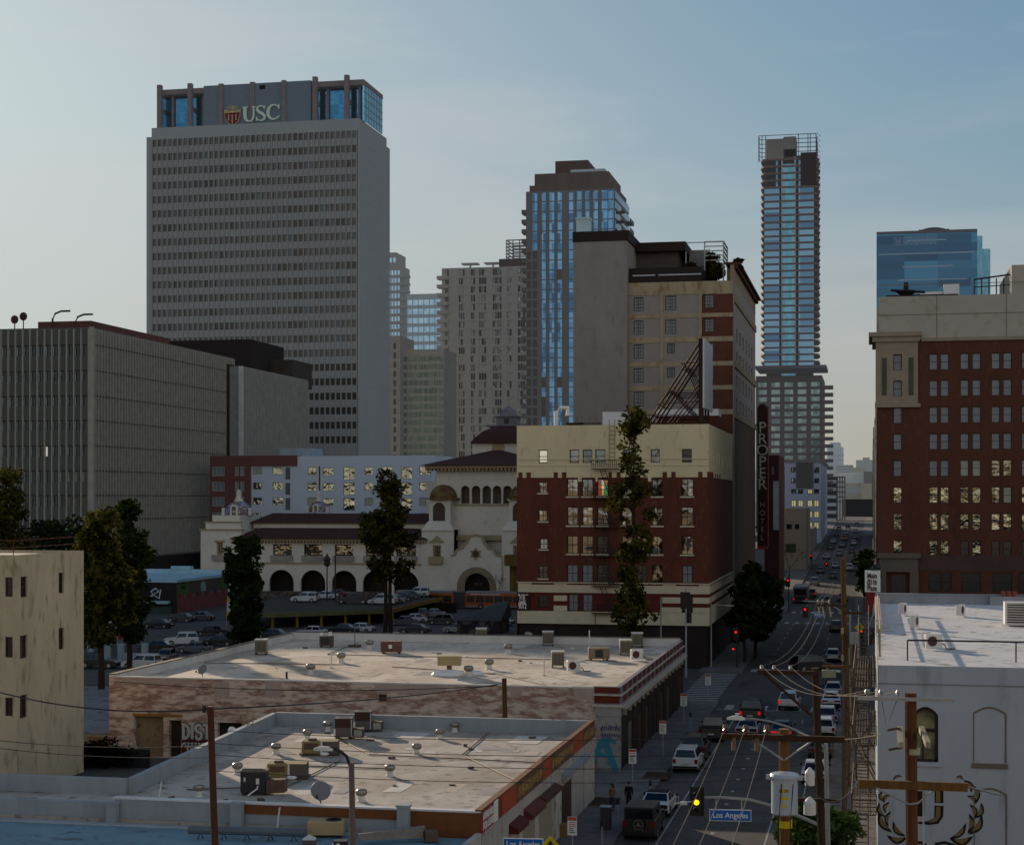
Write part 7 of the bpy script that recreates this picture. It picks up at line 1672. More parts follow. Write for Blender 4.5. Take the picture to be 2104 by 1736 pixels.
# patches, conduits and litter on the two white roofs
def roof_bits(bt,z,poly,n,cols_,seed,cond):
    rg = random.Random(seed);xs_ = [p[0] for p in poly];ys_ = [p[1] for p in poly];(x0,x1),(y0,y1) = (min(xs_),max(xs_)),(min(ys_),max(ys_))
    for k in range(n):
        cx,cy = rg.uniform(x0,x1),rg.uniform(y0,y1);w_,d_ = rg.uniform(.5,2.4),rg.uniform(.5,3.5);b = MB()
        pts = [(cx+(w_*a+rg.uniform(-.12,.12)),cy+(d_*c+rg.uniform(-.15,.15))) for a,c in ((-.5,-.5),(0,-.52),(.5,-.5),(.52,0),(.5,.5),(0,.5),(-.5,.5),(-.5,0))]
        b.add([(x,y,z+.004+.0008*k) for x,y in pts],[tuple(range(8))]);b.build('roof_patch',cols_[k % len(cols_)],bt)
    for pts in cond:
        b = MB();b.tube([(x,y,z+.06) for x,y in pts],.035,5);b.build('conduit',mat('conduit_rusty','#6a5a4c',.7),bt)
SB2 = [o for o in bpy.data.objects if o.name.startswith('shop_building')][0];WB2 = [o for o in bpy.data.objects if o.name.startswith('brick_warehouse')][0]
PCH = [mat('patch_pale',(.56,.52,.47),.85),mat('patch_grey',(.30,.285,.265),.9),mat('patch_tan',(.42,.36,.29),.9)]
roof_bits(SB2,ZN,[(-36,81),(-19.5,110)],22,PCH,41,[[(-35,108),(-30,100),(-19,99)],[(-31,97.5),(-31,88),(-36,86)],[(-25,111),(-24.4,101),(-19,92)],[(-34,95),(-27.5,95)]])
roof_bits(WB2,ZFAR,[(-56,126),(-20,163)],26,PCH,42,[[(-50,163),(-49,150),(-22,149)],[(-40,140),(-30,136),(-24,128)],[(-57,140),(-44,141)]])
RGL = random.Random(77)
for k in range(34):
    far_ = k % 2;x,y = (RGL.uniform(-56,-20),RGL.uniform(125.5,162)) if far_ else (RGL.uniform(-36,-19),RGL.uniform(81,110));z = ZFAR if far_ else ZN
    b = MB();b.cbox((x,y,z),RGL.uniform(.15,.5),RGL.uniform(.12,.3),RGL.uniform(.06,.16),RGL.uniform(0,3));b.build('roof_block',(UB1,UG1,UB2,OFFW)[k % 4],WB2 if far_ else SB2)
# ================================================================ trees
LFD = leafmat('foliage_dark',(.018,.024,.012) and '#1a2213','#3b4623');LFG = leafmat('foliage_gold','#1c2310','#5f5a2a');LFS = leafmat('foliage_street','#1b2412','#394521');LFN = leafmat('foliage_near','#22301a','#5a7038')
BARK = mat('bark_brown','#2f2318',.95,var=.3,scale=2,stretch=(3,3,.5));TWIG = mat('twig_brown','#3a2d28',.95)
def leafcloud(b,rg,c,r,n,size,flat=.8):
    for _ in range(n):
        while True:
            p = Vector((rg.uniform(-1,1),rg.uniform(-1,1),rg.uniform(-1,1)))
            if .15 < p.length < 1:break
        p = Vector((p.x*r,p.y*r,p.z*r*flat))+Vector(c);s_ = size*rg.uniform(.6,1.4)
        u = Vector((rg.gauss(0,1),rg.gauss(0,1),rg.gauss(0,.7))).normalized();v = u.cross(Vector((rg.gauss(0,1),rg.gauss(0,1),rg.gauss(0,1)))).normalized()
        o = len(b.v);b.v += [tuple(p-u*s_-v*s_*.5),tuple(p+u*s_*.2-v*s_*.62),tuple(p+u*s_+v*s_*.1),tuple(p+v*s_*.6)];b.f.append((o,o+1,o+2,o+3));b.mi.append(0)
def tree(label,base,h,prof,nclump,cr,leaf,nleaf,m_,tr,seed,kind='tree',name='tree',group=None,lean=0,trunks=1,low=None):
    """prof: (height fraction, crown radius) pairs from bottom to top"""
    rg = random.Random(seed);base = Vector(base);t = thing(name,label,kind,base,group)
    def rad(f):
        for (f0,r0),(f1,r1) in zip(prof,prof[1:]):
            if f0 <= f <= f1:return r0+(r1-r0)*(f-f0)/(f1-f0)
        return 0
    b = MB();cl = []
    f0,f1 = prof[0][0],prof[-1][0]
    for k in range(nclump):
        for _ in range(40):
            f = rg.uniform(f0,f1)
            if rg.random() < rad(f)/max(r for _,r in prof)+.12:break
        a = rg.uniform(0,2*PI);r_ = rad(f)*math.sqrt(rg.uniform(.05,1));c = base+Vector((math.cos(a)*r_+lean*f,math.sin(a)*r_,f*h));k_ = cr*rg.choice((.45,.6,.8,1.0,1.3,1.5))
        leafcloud(b,rg,c,k_,int(.72*nleaf*(k_/cr)**2),leaf);cl.append(c)
    b.build('crown',m_,t)
    tb = MB()
    for q_ in range(trunks):
        o = Vector(((q_-(trunks-1)/2)*.9,0,0));top = base+o*.4+Vector((lean*.8,0,h*f1*.93));pts = [base+o+Vector((0,0,-.1))]
        for k in range(1,7):s_ = k/7;pts.append(base.lerp(top,s_)+o*(1-s_)+Vector((rg.uniform(-.1,.1),rg.uniform(-.1,.1),0)))
        tb.tube(pts+[top],tr,7,tr*.2)
    for c in cl[::3]:
        f = max(.05,(c.z-base.z)/h-.07);s_ = base+Vector((lean*f,0,f*h));tb.tube([s_,s_.lerp(c,.6)+Vector((0,0,-.1)),c],tr*.3,5,tr*.07)
    tb.build('trunk',BARK,t)
    return t
def tb_(px,py):return PG(px,py,0)
def hgt(p,py):return zat(py,p.x*(-ST)+p.y*CT)
p = tb_(208,1415);hh = hgt(p,1042)
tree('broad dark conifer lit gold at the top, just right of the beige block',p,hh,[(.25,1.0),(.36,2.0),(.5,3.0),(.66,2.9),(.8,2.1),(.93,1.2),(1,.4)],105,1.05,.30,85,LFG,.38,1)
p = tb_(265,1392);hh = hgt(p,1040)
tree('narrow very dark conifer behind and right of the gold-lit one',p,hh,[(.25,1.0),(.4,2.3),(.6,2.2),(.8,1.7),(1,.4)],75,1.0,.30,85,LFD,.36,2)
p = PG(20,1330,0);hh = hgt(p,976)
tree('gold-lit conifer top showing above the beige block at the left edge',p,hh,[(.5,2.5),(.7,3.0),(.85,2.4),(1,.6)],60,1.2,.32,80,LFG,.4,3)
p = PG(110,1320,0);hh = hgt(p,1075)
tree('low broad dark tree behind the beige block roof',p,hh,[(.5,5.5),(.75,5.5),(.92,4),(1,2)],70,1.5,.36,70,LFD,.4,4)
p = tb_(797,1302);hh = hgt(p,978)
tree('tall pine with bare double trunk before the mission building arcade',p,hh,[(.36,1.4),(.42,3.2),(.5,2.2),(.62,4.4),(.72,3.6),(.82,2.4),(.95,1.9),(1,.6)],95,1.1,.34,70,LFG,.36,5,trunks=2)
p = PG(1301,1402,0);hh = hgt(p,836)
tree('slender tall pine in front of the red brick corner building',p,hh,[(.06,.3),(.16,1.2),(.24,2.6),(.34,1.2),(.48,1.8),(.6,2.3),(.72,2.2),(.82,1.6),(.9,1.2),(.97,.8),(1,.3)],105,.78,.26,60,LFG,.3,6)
p = tb_(502,1325);hh = hgt(p,1108)
tree('ivy-clad column tree with bushy head left of the parking deck',p,hh,[(.0,1.7),(.3,2.0),(.55,1.9),(.68,2.1),(.8,2.7),(.92,2.5),(1,1.0)],110,.95,.30,85,LFD,.4,7)
p = PG(1552,1352,0);hh = hgt(p,1153)
tree('round dark street tree on the left pavement past the brick corner',p,hh,[(.22,1.5),(.4,2.7),(.6,3.0),(.8,2.5),(.95,1.4),(1,.5)],80,.95,.32,85,LFD,.26,8)
p = PG(1530,1362,0);hh = hgt(p,1190)
tree('darker street tree just in front of the round one by the brick corner',p,hh,[(.3,1.0),(.5,1.8),(.8,1.7),(1,.5)],35,.8,.3,80,LFD,.22,9)
p = Vector((-3.6+1.0,86.0,.1));hh = 4.6
tree('leafy green street tree at the bottom right beside the grey lamp post',p,hh,[(.4,.8),(.55,1.9),(.75,2.1),(.92,1.4),(1,.4)],75,.5,.15,75,LFN,.1,10)
p = PG(1808,1248,0);p = Vector((-.3,198,0))
tree('dark ivy bush high against the corner of the brick tower',Vector((-.4,197.5,9.5)),4.5,[(.0,.6),(.3,1.3),(.7,1.2),(1,.3)],30,.6,.22,60,LFD,.1,11,kind='bush',name='bush')
for px,x,lb,h_,sd in ((1465,YH+9,'bushy brown-green roof garden shrub under the hotel pergola',3.4,12),(1422,YH+6,'low straggling planting along the hotel terrace parapet',1.6,13),(1518,YH+3,'small spiky plant on the hotel corner parapet',1.6,14)):
    q_ = atY(px,x)[0];tree(lb,Vector((q_,x,zat(556,236) if sd < 14 else zat(547,236))),h_,[(.05,h_*.35),(.5,h_*.38),(1,h_*.15)],40 if sd < 14 else 10,.7 if sd < 14 else .35,.25,60,leafmat('foliage_brown','#2c2418','#4a4228'),.1,sd,kind='shrub',name='roof_shrub')
def bare(label,base,h,w_,seed,n=60):
    rg = random.Random(seed);t = thing('bare_tree',label,'tree',base,'leafless street trees');b = MB()
    def br(p,d,L,r,k):
        q_ = p+d*L;b.tube([p,p.lerp(q_,.5)+Vector((rg.uniform(-.1,.1),0,.05)),q_],r,4,r*.55)
        if k > 0:
            for _ in range(3 if k > 1 else 4):
                nd = (d+Vector((rg.gauss(0,.55)*w_,rg.gauss(0,.5)*w_,rg.uniform(.0,.35)))).normalized();br(q_,nd,L*rg.uniform(.55,.8),r*.6,k-1)
    br(Vector(base),Vector((0,0,1)),h*.36,h*.016,4);b.build('branches',TWIG,t)
for px,py,top,w_,lb,sd in ((738,1232,1160,1,'leafless tree before the third arcade arch, left of the pine',21),(872,1234,1150,1.2,'leafless tree between last arcade arch and portal, taller one',22),(903,1236,1158,1.2,'leafless tree right of the taller one before the mission turret',23),(1025,1240,1180,1,'leafless tree right of the mission portal',24)):
    p = PG(px,py,0);bare(lb,p,hgt(p,top)*1.05,w_,sd)
for px,py,top,lb,sd in ((1622,1195,1120,'leafless tree on the left pavement beyond the bus',25),(1640,1150,1085,'far leafless tree below the pale blue building',26),(1604,1215,1150,'nearest leafless tree on the left pavement behind the bus',27)):
    p = PR(px,py);d = p.x*(-ST)+p.y*CT;bare(lb,p,zat(top,d)-p.z,1,sd)
for px,py,lb,sd in ((155,1592,'row of dark dry shrubs at the foot of the beige block',31),(215,1595,'black heap of scrub in the yard behind the parapet',32)):
    p = PG(px,py-20,.0);tree(lb,p,1.6,[(0,1.8),(.6,1.8),(1,.5)],26,.7,.16,70,leafmat('foliage_black','#0d0e0b','#1c1c14'),.06,sd,kind='shrub',name='shrub')

# ================================================================ vehicles
CARS = {}
PAINTS = {k:mat('car_paint_'+k,v,.28,var=.03,spec=.6) for k,v in dict(white='#b4b8bd',silver='#83888d',black='#0d0d0f',charcoal='#222327',blue='#27344a',green='#1d2b27',red='#5e1414',grey='#4a4d52',dkred='#3a1012').items()}
CGL = glass('car_glass','#2b3036','#3a4046',rough=.05,wav=0);TYRE = mat('tyre_rubber','#101010',.8);RIM = mat('wheel_rim','#8a8a8c',.35,metal=.7);BUMP = mat('bumper_plastic','#141416',.7);PLATE = mat('number_plate','#b8b8b0',.5)
def car(kind):
    L,W,Hh,belt,hood = dict(sedan=(4.7,1.82,1.46,.92,.88),suv=(4.7,1.9,1.75,1.08,1.05),hatch=(4.3,1.8,1.6,.98,.92),coupe=(4.75,1.9,1.38,.92,.9),pickup=(5.6,1.98,1.85,1.12,1.1),boxer=(4.7,1.95,1.95,1.22,1.2),van=(4.9,1.95,1.78,1.1,.95))[kind]
    t = thing('car_'+kind if kind != 'boxer' else 'off_roader','x','car');h,w = L/2,W/2
    rearz = {'pickup':belt}.get(kind,belt)
    P = [(-h,.32),(-h+.02,.55),(-h+.06,belt-.08 if kind not in ('suv','boxer','van','hatch') else belt-.02),(-h+.25,belt),(h-1.55,belt),(h-1.2,hood),(h-.35,hood-.1 if kind != 'boxer' else hood-.02),(h-.05,hood-.28 if kind != 'boxer' else hood-.12),(h,.5),(h-.04,.28)]
    b = MB();R = []
    for x,k,zk in ((-w,.985,.06),(-w+.09,1,0),(w-.09,1,0),(w,.985,.06)):
        R.append([(x,y*k,min(z,belt-zk) if z > .7 else z) for y,z in P])
    b.rings(R)
    cab = dict(sedan=(-1.75,-1.05,.35,1.15),suv=(-2.22,-2.0,.35,.95),hatch=(-2.0,-1.6,.4,1.15),coupe=(-1.6,-.8,.2,1.0),pickup=(-.75,-.6,.75,1.3),boxer=(-2.25,-2.2,.55,.75),van=(-2.35,-2.1,.7,1.6))[kind]
    y0,y1,y2,y3 = cab;wb,wt = w-.07,w-(.26 if kind not in ('boxer',) else .1);z0 = belt-.03
    base = [(-wb,y0,z0),(wb,y0,z0),(wb,y3,z0),(-wb,y3,z0)];top = [(-wt,y1,Hh-.05),(wt,y1,Hh-.05),(wt,y2,Hh-.05),(-wt,y2,Hh-.05)];top2 = [(x*.9,y1+(y-y1)*.94+.05,Hh) for x,y,_ in top]
    b.rings([base,top,top2])
    if kind == 'pickup':b.box(-w+.03,-w+.12,-h+.1,y0,belt-.02,belt+.12);b.box(w-.12,w-.03,-h+.1,y0,belt-.02,belt+.12);b.box(-w+.12,w-.12,-h+.06,-h+.14,belt-.02,belt+.12)
    if kind in ('suv','van'):
        for s_ in (-1,1):b.tube([(s_*(wt-.12),y1+.2,Hh+.05),(s_*(wt-.12),y2-.1,Hh+.05)],.025,4)
    b.build('body',PAINTS['white'],t)
    def lerp(a,c,s_):return tuple(a[i]+(c[i]-a[i])*s_ for i in range(3))
    def pane(name,a,bb,c,d,off,ins=(.06,.12)):
        u0,v0 = ins;n_ = Vector(off)*.012
        q_ = [lerp(lerp(a,bb,s_),lerp(d,c,s_),v) for s_,v in ((u0,v0),(1-u0,v0),(1-u0,1-v0*.6),(u0,1-v0*.6))]
        m_ = MB();m_.quad(*[tuple(Vector(p)+n_) for p in q_]);m_.build(name,CGL,t)
    pane('windscreen',base[2],base[3],top[3],top[2],(0,1,.4));pane('rear_window',base[0],base[1],top[1],top[0],(0,-1,.3))
    for s_,(i,j) in ((1,(1,2)),(-1,(3,0))):
        mid = .5
        a,c,e,f = base[i],base[j],top[j],top[i];m1,m2 = lerp(a,c,mid),lerp(f,e,mid)
        pane('side_window',a,m1,m2,f,(s_,0,.2),(.07,.14));pane('side_window',m1,c,e,m2,(s_,0,.2),(.05,.14))
    wr = .34 if kind not in ('pickup','boxer','suv') else .38
    for y in (-h+.88,h-.9):
        for s_ in (-1,1):
            m_ = MB();m_.disc_x((s_*(w-.1),y,wr),wr,.24,18);wo = m_.build('wheel',TYRE,t);m_ = MB();m_.disc_x((s_*(w+.015),y,wr),wr*.62,.03,14);m_.build('rim',RIM,wo)
    for s_ in (-1,1):
        m_ = MB();m_.box(s_*(w-.42)-.2,s_*(w-.42)+.2,h-.2,h-.005,hood-.36,hood-.2);m_.build('headlight',HEADL,t)
        m_ = MB()
        if kind in ('suv','boxer','hatch','van','pickup'):m_.box(s_*(w-.15)-.11,s_*(w-.15)+.11,-h-.012,-h+.12,belt-.36,belt-.06)
        else:m_.box(s_*(w-.33)-.27,s_*(w-.33)+.27,-h-.012,-h+.14,belt-.26,belt-.12)
        m_.build('tail_light',TAILD,t)
        m_ = MB();m_.cbox((s_*(w+.1),y3-.25,belt),.18,.1,.14,0,.02);m_.build('mirror',BUMP,t)
    m_ = MB();m_.box(-w+.04,w-.04,-h-.05,-h+.1,.32,.52);m_.build('rear_bumper',BUMP,t);m_ = MB();m_.box(-w+.06,w-.06,h-.12,h+.03,.3,.5);m_.build('front_bumper',BUMP,t)
    m_ = MB();m_.box(-.26,.26,-h-.06,-h-.02,.62,.75);m_.build('number_plate',PLATE,t)
    if kind == 'boxer':
        m_ = MB();m_.disc_y((0,-h-.12,1.0),.4,.2,20);sw = m_.build('spare_wheel',TYRE,t);m_ = MB();m_.disc_y((0,-h-.23,1.0),.3,.02,20);m_.build('spare_cover',mat('spare_dark','#232326',.4),sw)
        m_ = MB()
        for k in range(3):a = PI/2+k*2*PI/3;m_.add([(.05*math.cos(a+PI/2),-h-.245,1+.05*math.sin(a+PI/2)),(.28*math.cos(a),-h-.245,1+.28*math.sin(a)),(.05*math.cos(a-PI/2),-h-.245,1+.05*math.sin(a-PI/2))],[(0,1,2)])
        ribbon(m_,arcp(0,1,.29,.29,0,360,20),.03,-h-.25,.01);m_.build('star_badge',RIM,sw)
    if kind == 'coupe':
        m_ = MB();m_.rings([[(x*1.01,y,z+.012) for x,y,z in top],[(x*1.01,y,z+.012) for x,y,z in top2]]);m_.build('soft_top',mat('soft_top_black','#121214',.9),t)
        m_ = MB();m_.box(-w+.1,w-.1,-h-.02,-h+.02,belt-.32,belt-.08);m_.build('tail_panel',BUMP,t)
    CARS[kind] = t;return t
for k in ('sedan','suv','hatch','coupe','pickup','boxer','van'):car(k)
USEDC = {}
def park(kind,pos,rz,paint,label,group=None,lit=False,s=1,roof=None):
    t = CARS[kind]
    if kind not in USEDC:
        USEDC[kind] = 1;KIDS[t] = [(c,list(c.children)) for c in t.children]
        t.location = pos;t.rotation_euler = (0,0,rz);t['label'] = label;t.scale = (s,s,s)
        if group:t['group'] = group
        parts = {}
        for c in t.children:parts.setdefault(c.name.split('.')[0],[]).append(c)
        r = t
    else:r,parts = dup(t,pos,rz,label,group,s)
    r['category'] = 'car' if kind not in ('pickup',) else 'pickup truck'
    repaint(parts['body'][0],PAINTS[paint])
    for tl in parts['tail_light']:repaint(tl,TAILL if lit else TAILD)
    return r
def slope(y):return 0
def st(px,py):p = PR(px,py);return p
SG,RG,PGp = 'cars moving along the street','cars parked along the street','cars in the left car park'
def at(X,px):y = atX(px,X)[0];return Vector((X,y,gz(y)))
# street, rear ends towards us
p = PG(1307,1727,0);park('boxer',Vector((-13.3,p.y+2.3,0)),0,'black','black boxy off-roader with spare wheel on its rear door, parked at the bottom',RG)
p = PG(1340,1680,0);park('coupe',Vector((-13.3,p.y+2.4,0)),-.03,'white','white convertible with black soft top parked ahead of the black off-roader',RG)
p = PG(1410,1588,0);park('suv',Vector((-13.3,p.y+2.3,0)),0,'white','white sport utility car parked at the left kerb',RG)
park('suv',Vector((-13.35,p.y+2.3+6.0,0)),0,'charcoal','dark sport utility car parked directly in front of the white one',RG,s=1.03)
p = PG(1455,1525,0);park('pickup',Vector((-12.9,p.y+2.9,0)),0,'black','black pickup pulling out at the left kerb, third ahead of the white car',RG)
p = PG(1540,1517,0);park('coupe',Vector((-10.2,p.y+2.3,0)),0,'silver','silver sports car with rear wing driving in the second lane',SG,True)
p = PG(1612,1522,0);park('sedan',Vector((-7.3,p.y+2.2,0)),0,'blue','blue saloon with lit tail lights waiting in the middle lane',SG,True)
p = PG(1545,1487,0);park('pickup',Vector((-10.6,p.y+3.2,0)),0,'black','black pickup with red light bar ahead of the silver sports car',SG,True)
p = PG(1628,1461,0);park('suv',Vector((-7.6,p.y+2.3,0)),-.04,'white','white crossover with glowing tail lights crossing the stop line',SG,True)
p = PG(1672,1378,0);park('van',Vector((p.x-.3,p.y+.6,0)),-1.0,'black','black van turning across the far side of the junction',SG)
for X,px,kd,pt,lb in ((-3.75,1716,'van','green','dark green van parked at the right kerb near the crossing'),(-3.75,1712.6,'sedan','silver','silver saloon at the right kerb behind the dark green van'),(-3.75,1708.6,'sedan','white','white saloon with dark red rear glass at the right kerb'),(-3.8,1700.6,'hatch','silver','silver hatchback at the right kerb before the white saloon'),(-3.85,1694.6,'hatch','white','white hatchback at the right kerb seen past the dark pole'),(-3.85,1686.5,'sedan','charcoal','charcoal saloon parked at the right kerb beside the grey lamp post'),(-3.9,1675,'sedan','white','white car parked at the right kerb nearest the green tree')):
    park(kd,at(X,px),0,pt,lb,RG)
park('hatch',Vector((-4.6,214,0)),0,'silver','silver-blue hatchback beyond the junction, half behind the tall wooden pole',SG)
park('suv',Vector((-5.2,262,0)),0,'black','black car waiting short of the far crossing',SG)
# farther traffic
rg = random.Random(21);pts = ['black','white','silver','charcoal','blue','grey','dkred']
farl = [(-11.4,338,'hatch','charcoal',1),(-8.2,322,'sedan','black',0),(-5.3,330,'sedan','silver',0),(-11.8,370,'suv','silver',1),(-8.4,392,'sedan','dkred',1),(-11.8,410,'sedan','grey',0),(-5.2,420,'suv','white',1),(-8.6,430,'sedan','white',0),(-11.9,470,'sedan','white',1),(-8.8,486,'suv','silver',1),(-5.4,500,'sedan','charcoal',0),(-11.9,520,'suv','black',1),(-8.8,535,'sedan','silver',0),(-5.4,548,'hatch','white',0),(-12,560,'sedan','white',1),(-8.8,580,'suv','black',1),(-5.4,590,'sedan','silver',1),(-12,610,'sedan','grey',0),(-8.9,625,'van','white',1),(-5.5,640,'sedan','white',0),(-12,660,'suv','silver',1),(-8.9,680,'sedan','black',1),(-5.5,700,'van','grey',0)]
word = {0:'without',1:'with'}
for X,y,kd,pt,lt in farl:
    park(kd,Vector((X,y,gz(y)+.01)),0,pt,'tiny distant car in the traffic filling the far end of the street','distant cars at the far end of the street',bool(lt) and y in (338,430,580))
# left car parks
for px,py,kd,pt,rz,lb,s in ((372,1325,'suv','white',2.1,'white sport utility car facing us in the middle of the left car park',1),(322,1338,'sedan','black',1.75,'black saloon behind the white pillars, left of the white utility car',1),(292,1374,'suv','white',1.45,'white crossover driving left between the trees and the brick warehouse',1),
                               (345,1358,'hatch','grey',.2,'grey hatchback behind the white crossover, by the warehouse corner',1),(205,1372,'suv','black',-1.5,'black car beside the beige block, half hidden by the tree trunk',1),(432,1305,'sedan','charcoal',2.0,'charcoal saloon right of the white utility car near the deck',1),
                               (372,1277,'sedan','charcoal',1.5,'dark saloon parked below the pink mural',1),(412,1274,'sedan','grey',1.4,'grey saloon just right of the dark one below the mural',1),(450,1326,'sedan','black',1.6,'black saloon by the foot of the red feather flag',1),
                               (738,1299,'sedan','white',1.5,'white saloon behind the back parapet of the far roof, left of the pine',1),(704,1301,'sedan','charcoal',1.5,'dark saloon left of the white one behind the far roof',1),(828,1284,'sedan','grey',1.9,'shiny yellow-lit saloon just right of the pine trunk',1),
                               (848,1279,'sedan','white',2.0,'white saloon partly behind the shiny one right of the pine',1),(868,1270,'suv','charcoal',.3,'dark utility car under the ramp, left of the bus wheels',1),(888,1268,'sedan','silver',1.8,'silver car at the end of the row below the ramp',1),(852,1301,'sedan','charcoal',1.5,'dark roof of a saloon peeking over the far roof parapet right of the pine',1),(942,1300,'sedan','silver',1.5,'silver saloon peeking over the parapet before the grey tarpaulin',1),(1026,1285,'sedan','silver',1.4,'pale yellow-lit car against the corner building wall',1),(186,1303,'sedan','silver',1.5,'silver saloon glimpsed left of the tree trunk beyond the pillars',1),(224,1299,'hatch','white',1.6,'white hatchback glimpsed between the two conifer trunks',1),(400,1341,'sedan','grey',1.6,'grey saloon just behind the left parapet of the far roof',1),(560,1312,'sedan','charcoal',1.5,'dark saloon in the shade below the deck front',1),(640,1306,'sedan','white',1.6,'white saloon low behind the parapet under the deck edge',1),(325,1290,'sedan','black',1.5,'black saloon left of the dark one below the mural',1),(905,1282,'hatch','charcoal',1.7,'dark hatchback between the ramp end and the tarpaulin stall',1)):
    p = PG(px,py,0);park(kd,p,rz,pt,lb,PGp,s=s)
for px,py,kd,pt,rz,lb in ((627,1237,'suv','white',1.55,'white utility car at the left front of the parking deck'),(668,1231,'sedan','white',1.5,'white saloon second on the parking deck'),(690,1227,'sedan','red',1.5,'red saloon behind the white ones on the parking deck'),(727,1240,'pickup','charcoal',1.55,'dark pickup in the middle of the parking deck'),(787,1242,'van','white',1.5,'white van beside the pine trunk on the parking deck'),
                               (806,1239,'sedan','silver',1.7,'silver saloon right of the white van on the deck'),(822,1234,'sedan','blue',1.8,'blue saloon third from the right on the deck'),(838,1230,'sedan','grey',1.8,'grey saloon second from the right on the deck'),(857,1226,'suv','white',1.65,'white pickup-like car highest at the right end of the deck')):
    p = PG(px,py,zd);p.z = zd+.01;park(kd,p,rz,pt,lb,'cars on the parking deck')
# articulated orange bus
yB = 301.5;t = thing('articulated_bus','orange articulated city bus crossing in front of the mission building','bus',(atY(985,yB)[0],yB,0));OB = mat('bus_orange','#9a4a14',.45,var=.06);SB_ = mat('bus_silver','#77777c',.45)
x0,x1,xm0,xm1 = atY(862,yB)[0],atY(1075,yB)[0],atY(905+26.5,yB)[0],atY(905+50,yB)[0]
x0 = xm0-11
for a,c in ((x0,xm0),(xm1,x1)):
    b = MB();b.cbox(((a+c)/2,yB+1.3,.35),c-a,2.55,2.5,0,.12);b.build('body',OB,t)
    b = MB();b.cbox(((a+c)/2,yB+1.3,2.86),c-a-.2,2.4,.35,0,.1);b.build('roof',SB_,t)
    n = int((c-a)/1.6)
    for i in range(n):x = a+.35+i*(c-a-.5)/n;b = MB();b.box(x,x+(c-a-.5)/n-.22,yB-.02,yB+.05,1.25,2.4);b.build('window',GBLACK,t)
    b = MB();b.box(a+.1,c-.1,yB-.03,yB+.05,.36,.62);b.build('skirt',SB_,t)
b = MB();
for k in range(8):x = xm0+(xm1-xm0)*k/8;b.box(x,x+(xm1-xm0)/8-.06,yB+.1,yB+2.5,.4,3.0)
b.box(xm0,xm1,yB+.2,yB+2.4,.42,2.95);b.build('bellows',mat('bellows_grey','#3f3f46',.8),t)
for x in (x0+2.2,xm0-2.4,xm1+3.0,x1-3):b = MB();b.disc_y((x,yB+.05,.5),.5,.3,18);wo = b.build('wheel',TYRE,t);b = MB();b.disc_y((x,yB-.11,.5),.26,.03,14);b.build('rim',RIM,wo)
text_front('Metro',.85,(xm0-2.3,yB-.04,.82),width=2.6,bold=.02).build('lettering',SIGNW,t)
b = MB();b.box(xm1+1,xm1+6.5,yB-.02,yB+.02,2.62,2.78);b.build('route_board',mat('route_pale','#b0b2b5',.5),t)
# white coach seen from behind
pb_ = PR(1644,1240);X = pb_.x;yb = pb_.y;t = thing('city_bus','grey bus seen from behind, waiting on the left beyond the round tree','bus',(X,yb,gz(yb)))
z0 = gz(yb);b = MB();b.cbox((X,yb+6,z0+.4),2.7,12,2.75,0,.18);b.build('body',mat('coach_grey','#6f7176',.45,var=.06),t)
b = MB();b.box(X-1.1,X+1.1,yb-.03,yb+.02,z0+1.55,z0+2.75);b.build('rear_window',mat('coach_window','#1d181c',.2),t);b = MB();b.box(X-1.2,X+1.2,yb-.035,yb+.02,z0+.6,z0+1.35);b.build('engine_cover',mat('coach_lower','#2a2629',.6),t)
for k in range(6):b = MB();b.box(X+1.33,X+1.37,yb+.8+k*1.85,yb+2.4+k*1.85,z0+1.6,z0+2.6);b.build('side_window',GBLACK,t)
for z in (z0+1.42,z0+.52):b = MB();b.box(X-1.1,X+1.1,yb-.05,yb,z,z+.07);b.build('reflective_strip',mat('strip_orange','#8a5a30',.5),t)
for s_ in (-1,1):
    b = MB();b.box(X+s_*1.15-.14,X+s_*1.15+.14,yb-.05,yb+.03,z0+.75,z0+1.0);b.build('tail_light',TAILL,t);b = MB();b.disc_x((X+s_*1.2,yb+2.6,z0+.5),.5,.3,16);b.build('wheel',TYRE,t);b = MB();b.disc_x((X+s_*1.2,yb+9.6,z0+.5),.5,.3,16);b.build('wheel',TYRE,t)
# grey tarpaulin food stall by the corner building
p0,p1 = PG(935,1302,0),PG(1055,1294,0);t = thing('tarpaulin_stall','dark grey tarpaulin-covered stall behind the far roof, left of the corner building','stall',p0)
b = MB();ya_ = p0.y;b.add([(p0.x,ya_,2.0),(p1.x,ya_,2.0),(p1.x,ya_+6,4.6),(p0.x+5,ya_+6,4.4),(p0.x,ya_+8,2.0),(p1.x,ya_+8,2.2)],[(0,1,2,3),(3,2,5,4),(0,3,4),(1,5,2)]);b.build('canopy',mat('tarp_grey','#2c333a',.7,var=.2),t)
b = MB();b.box(p0.x+.2,p1.x-.2,ya_+.3,ya_+7,0,2.05);b.build('counter',mat('stall_dark','#242226',.8,c2='#5b5552',scale=.7,thr=(.52,.56)),t)
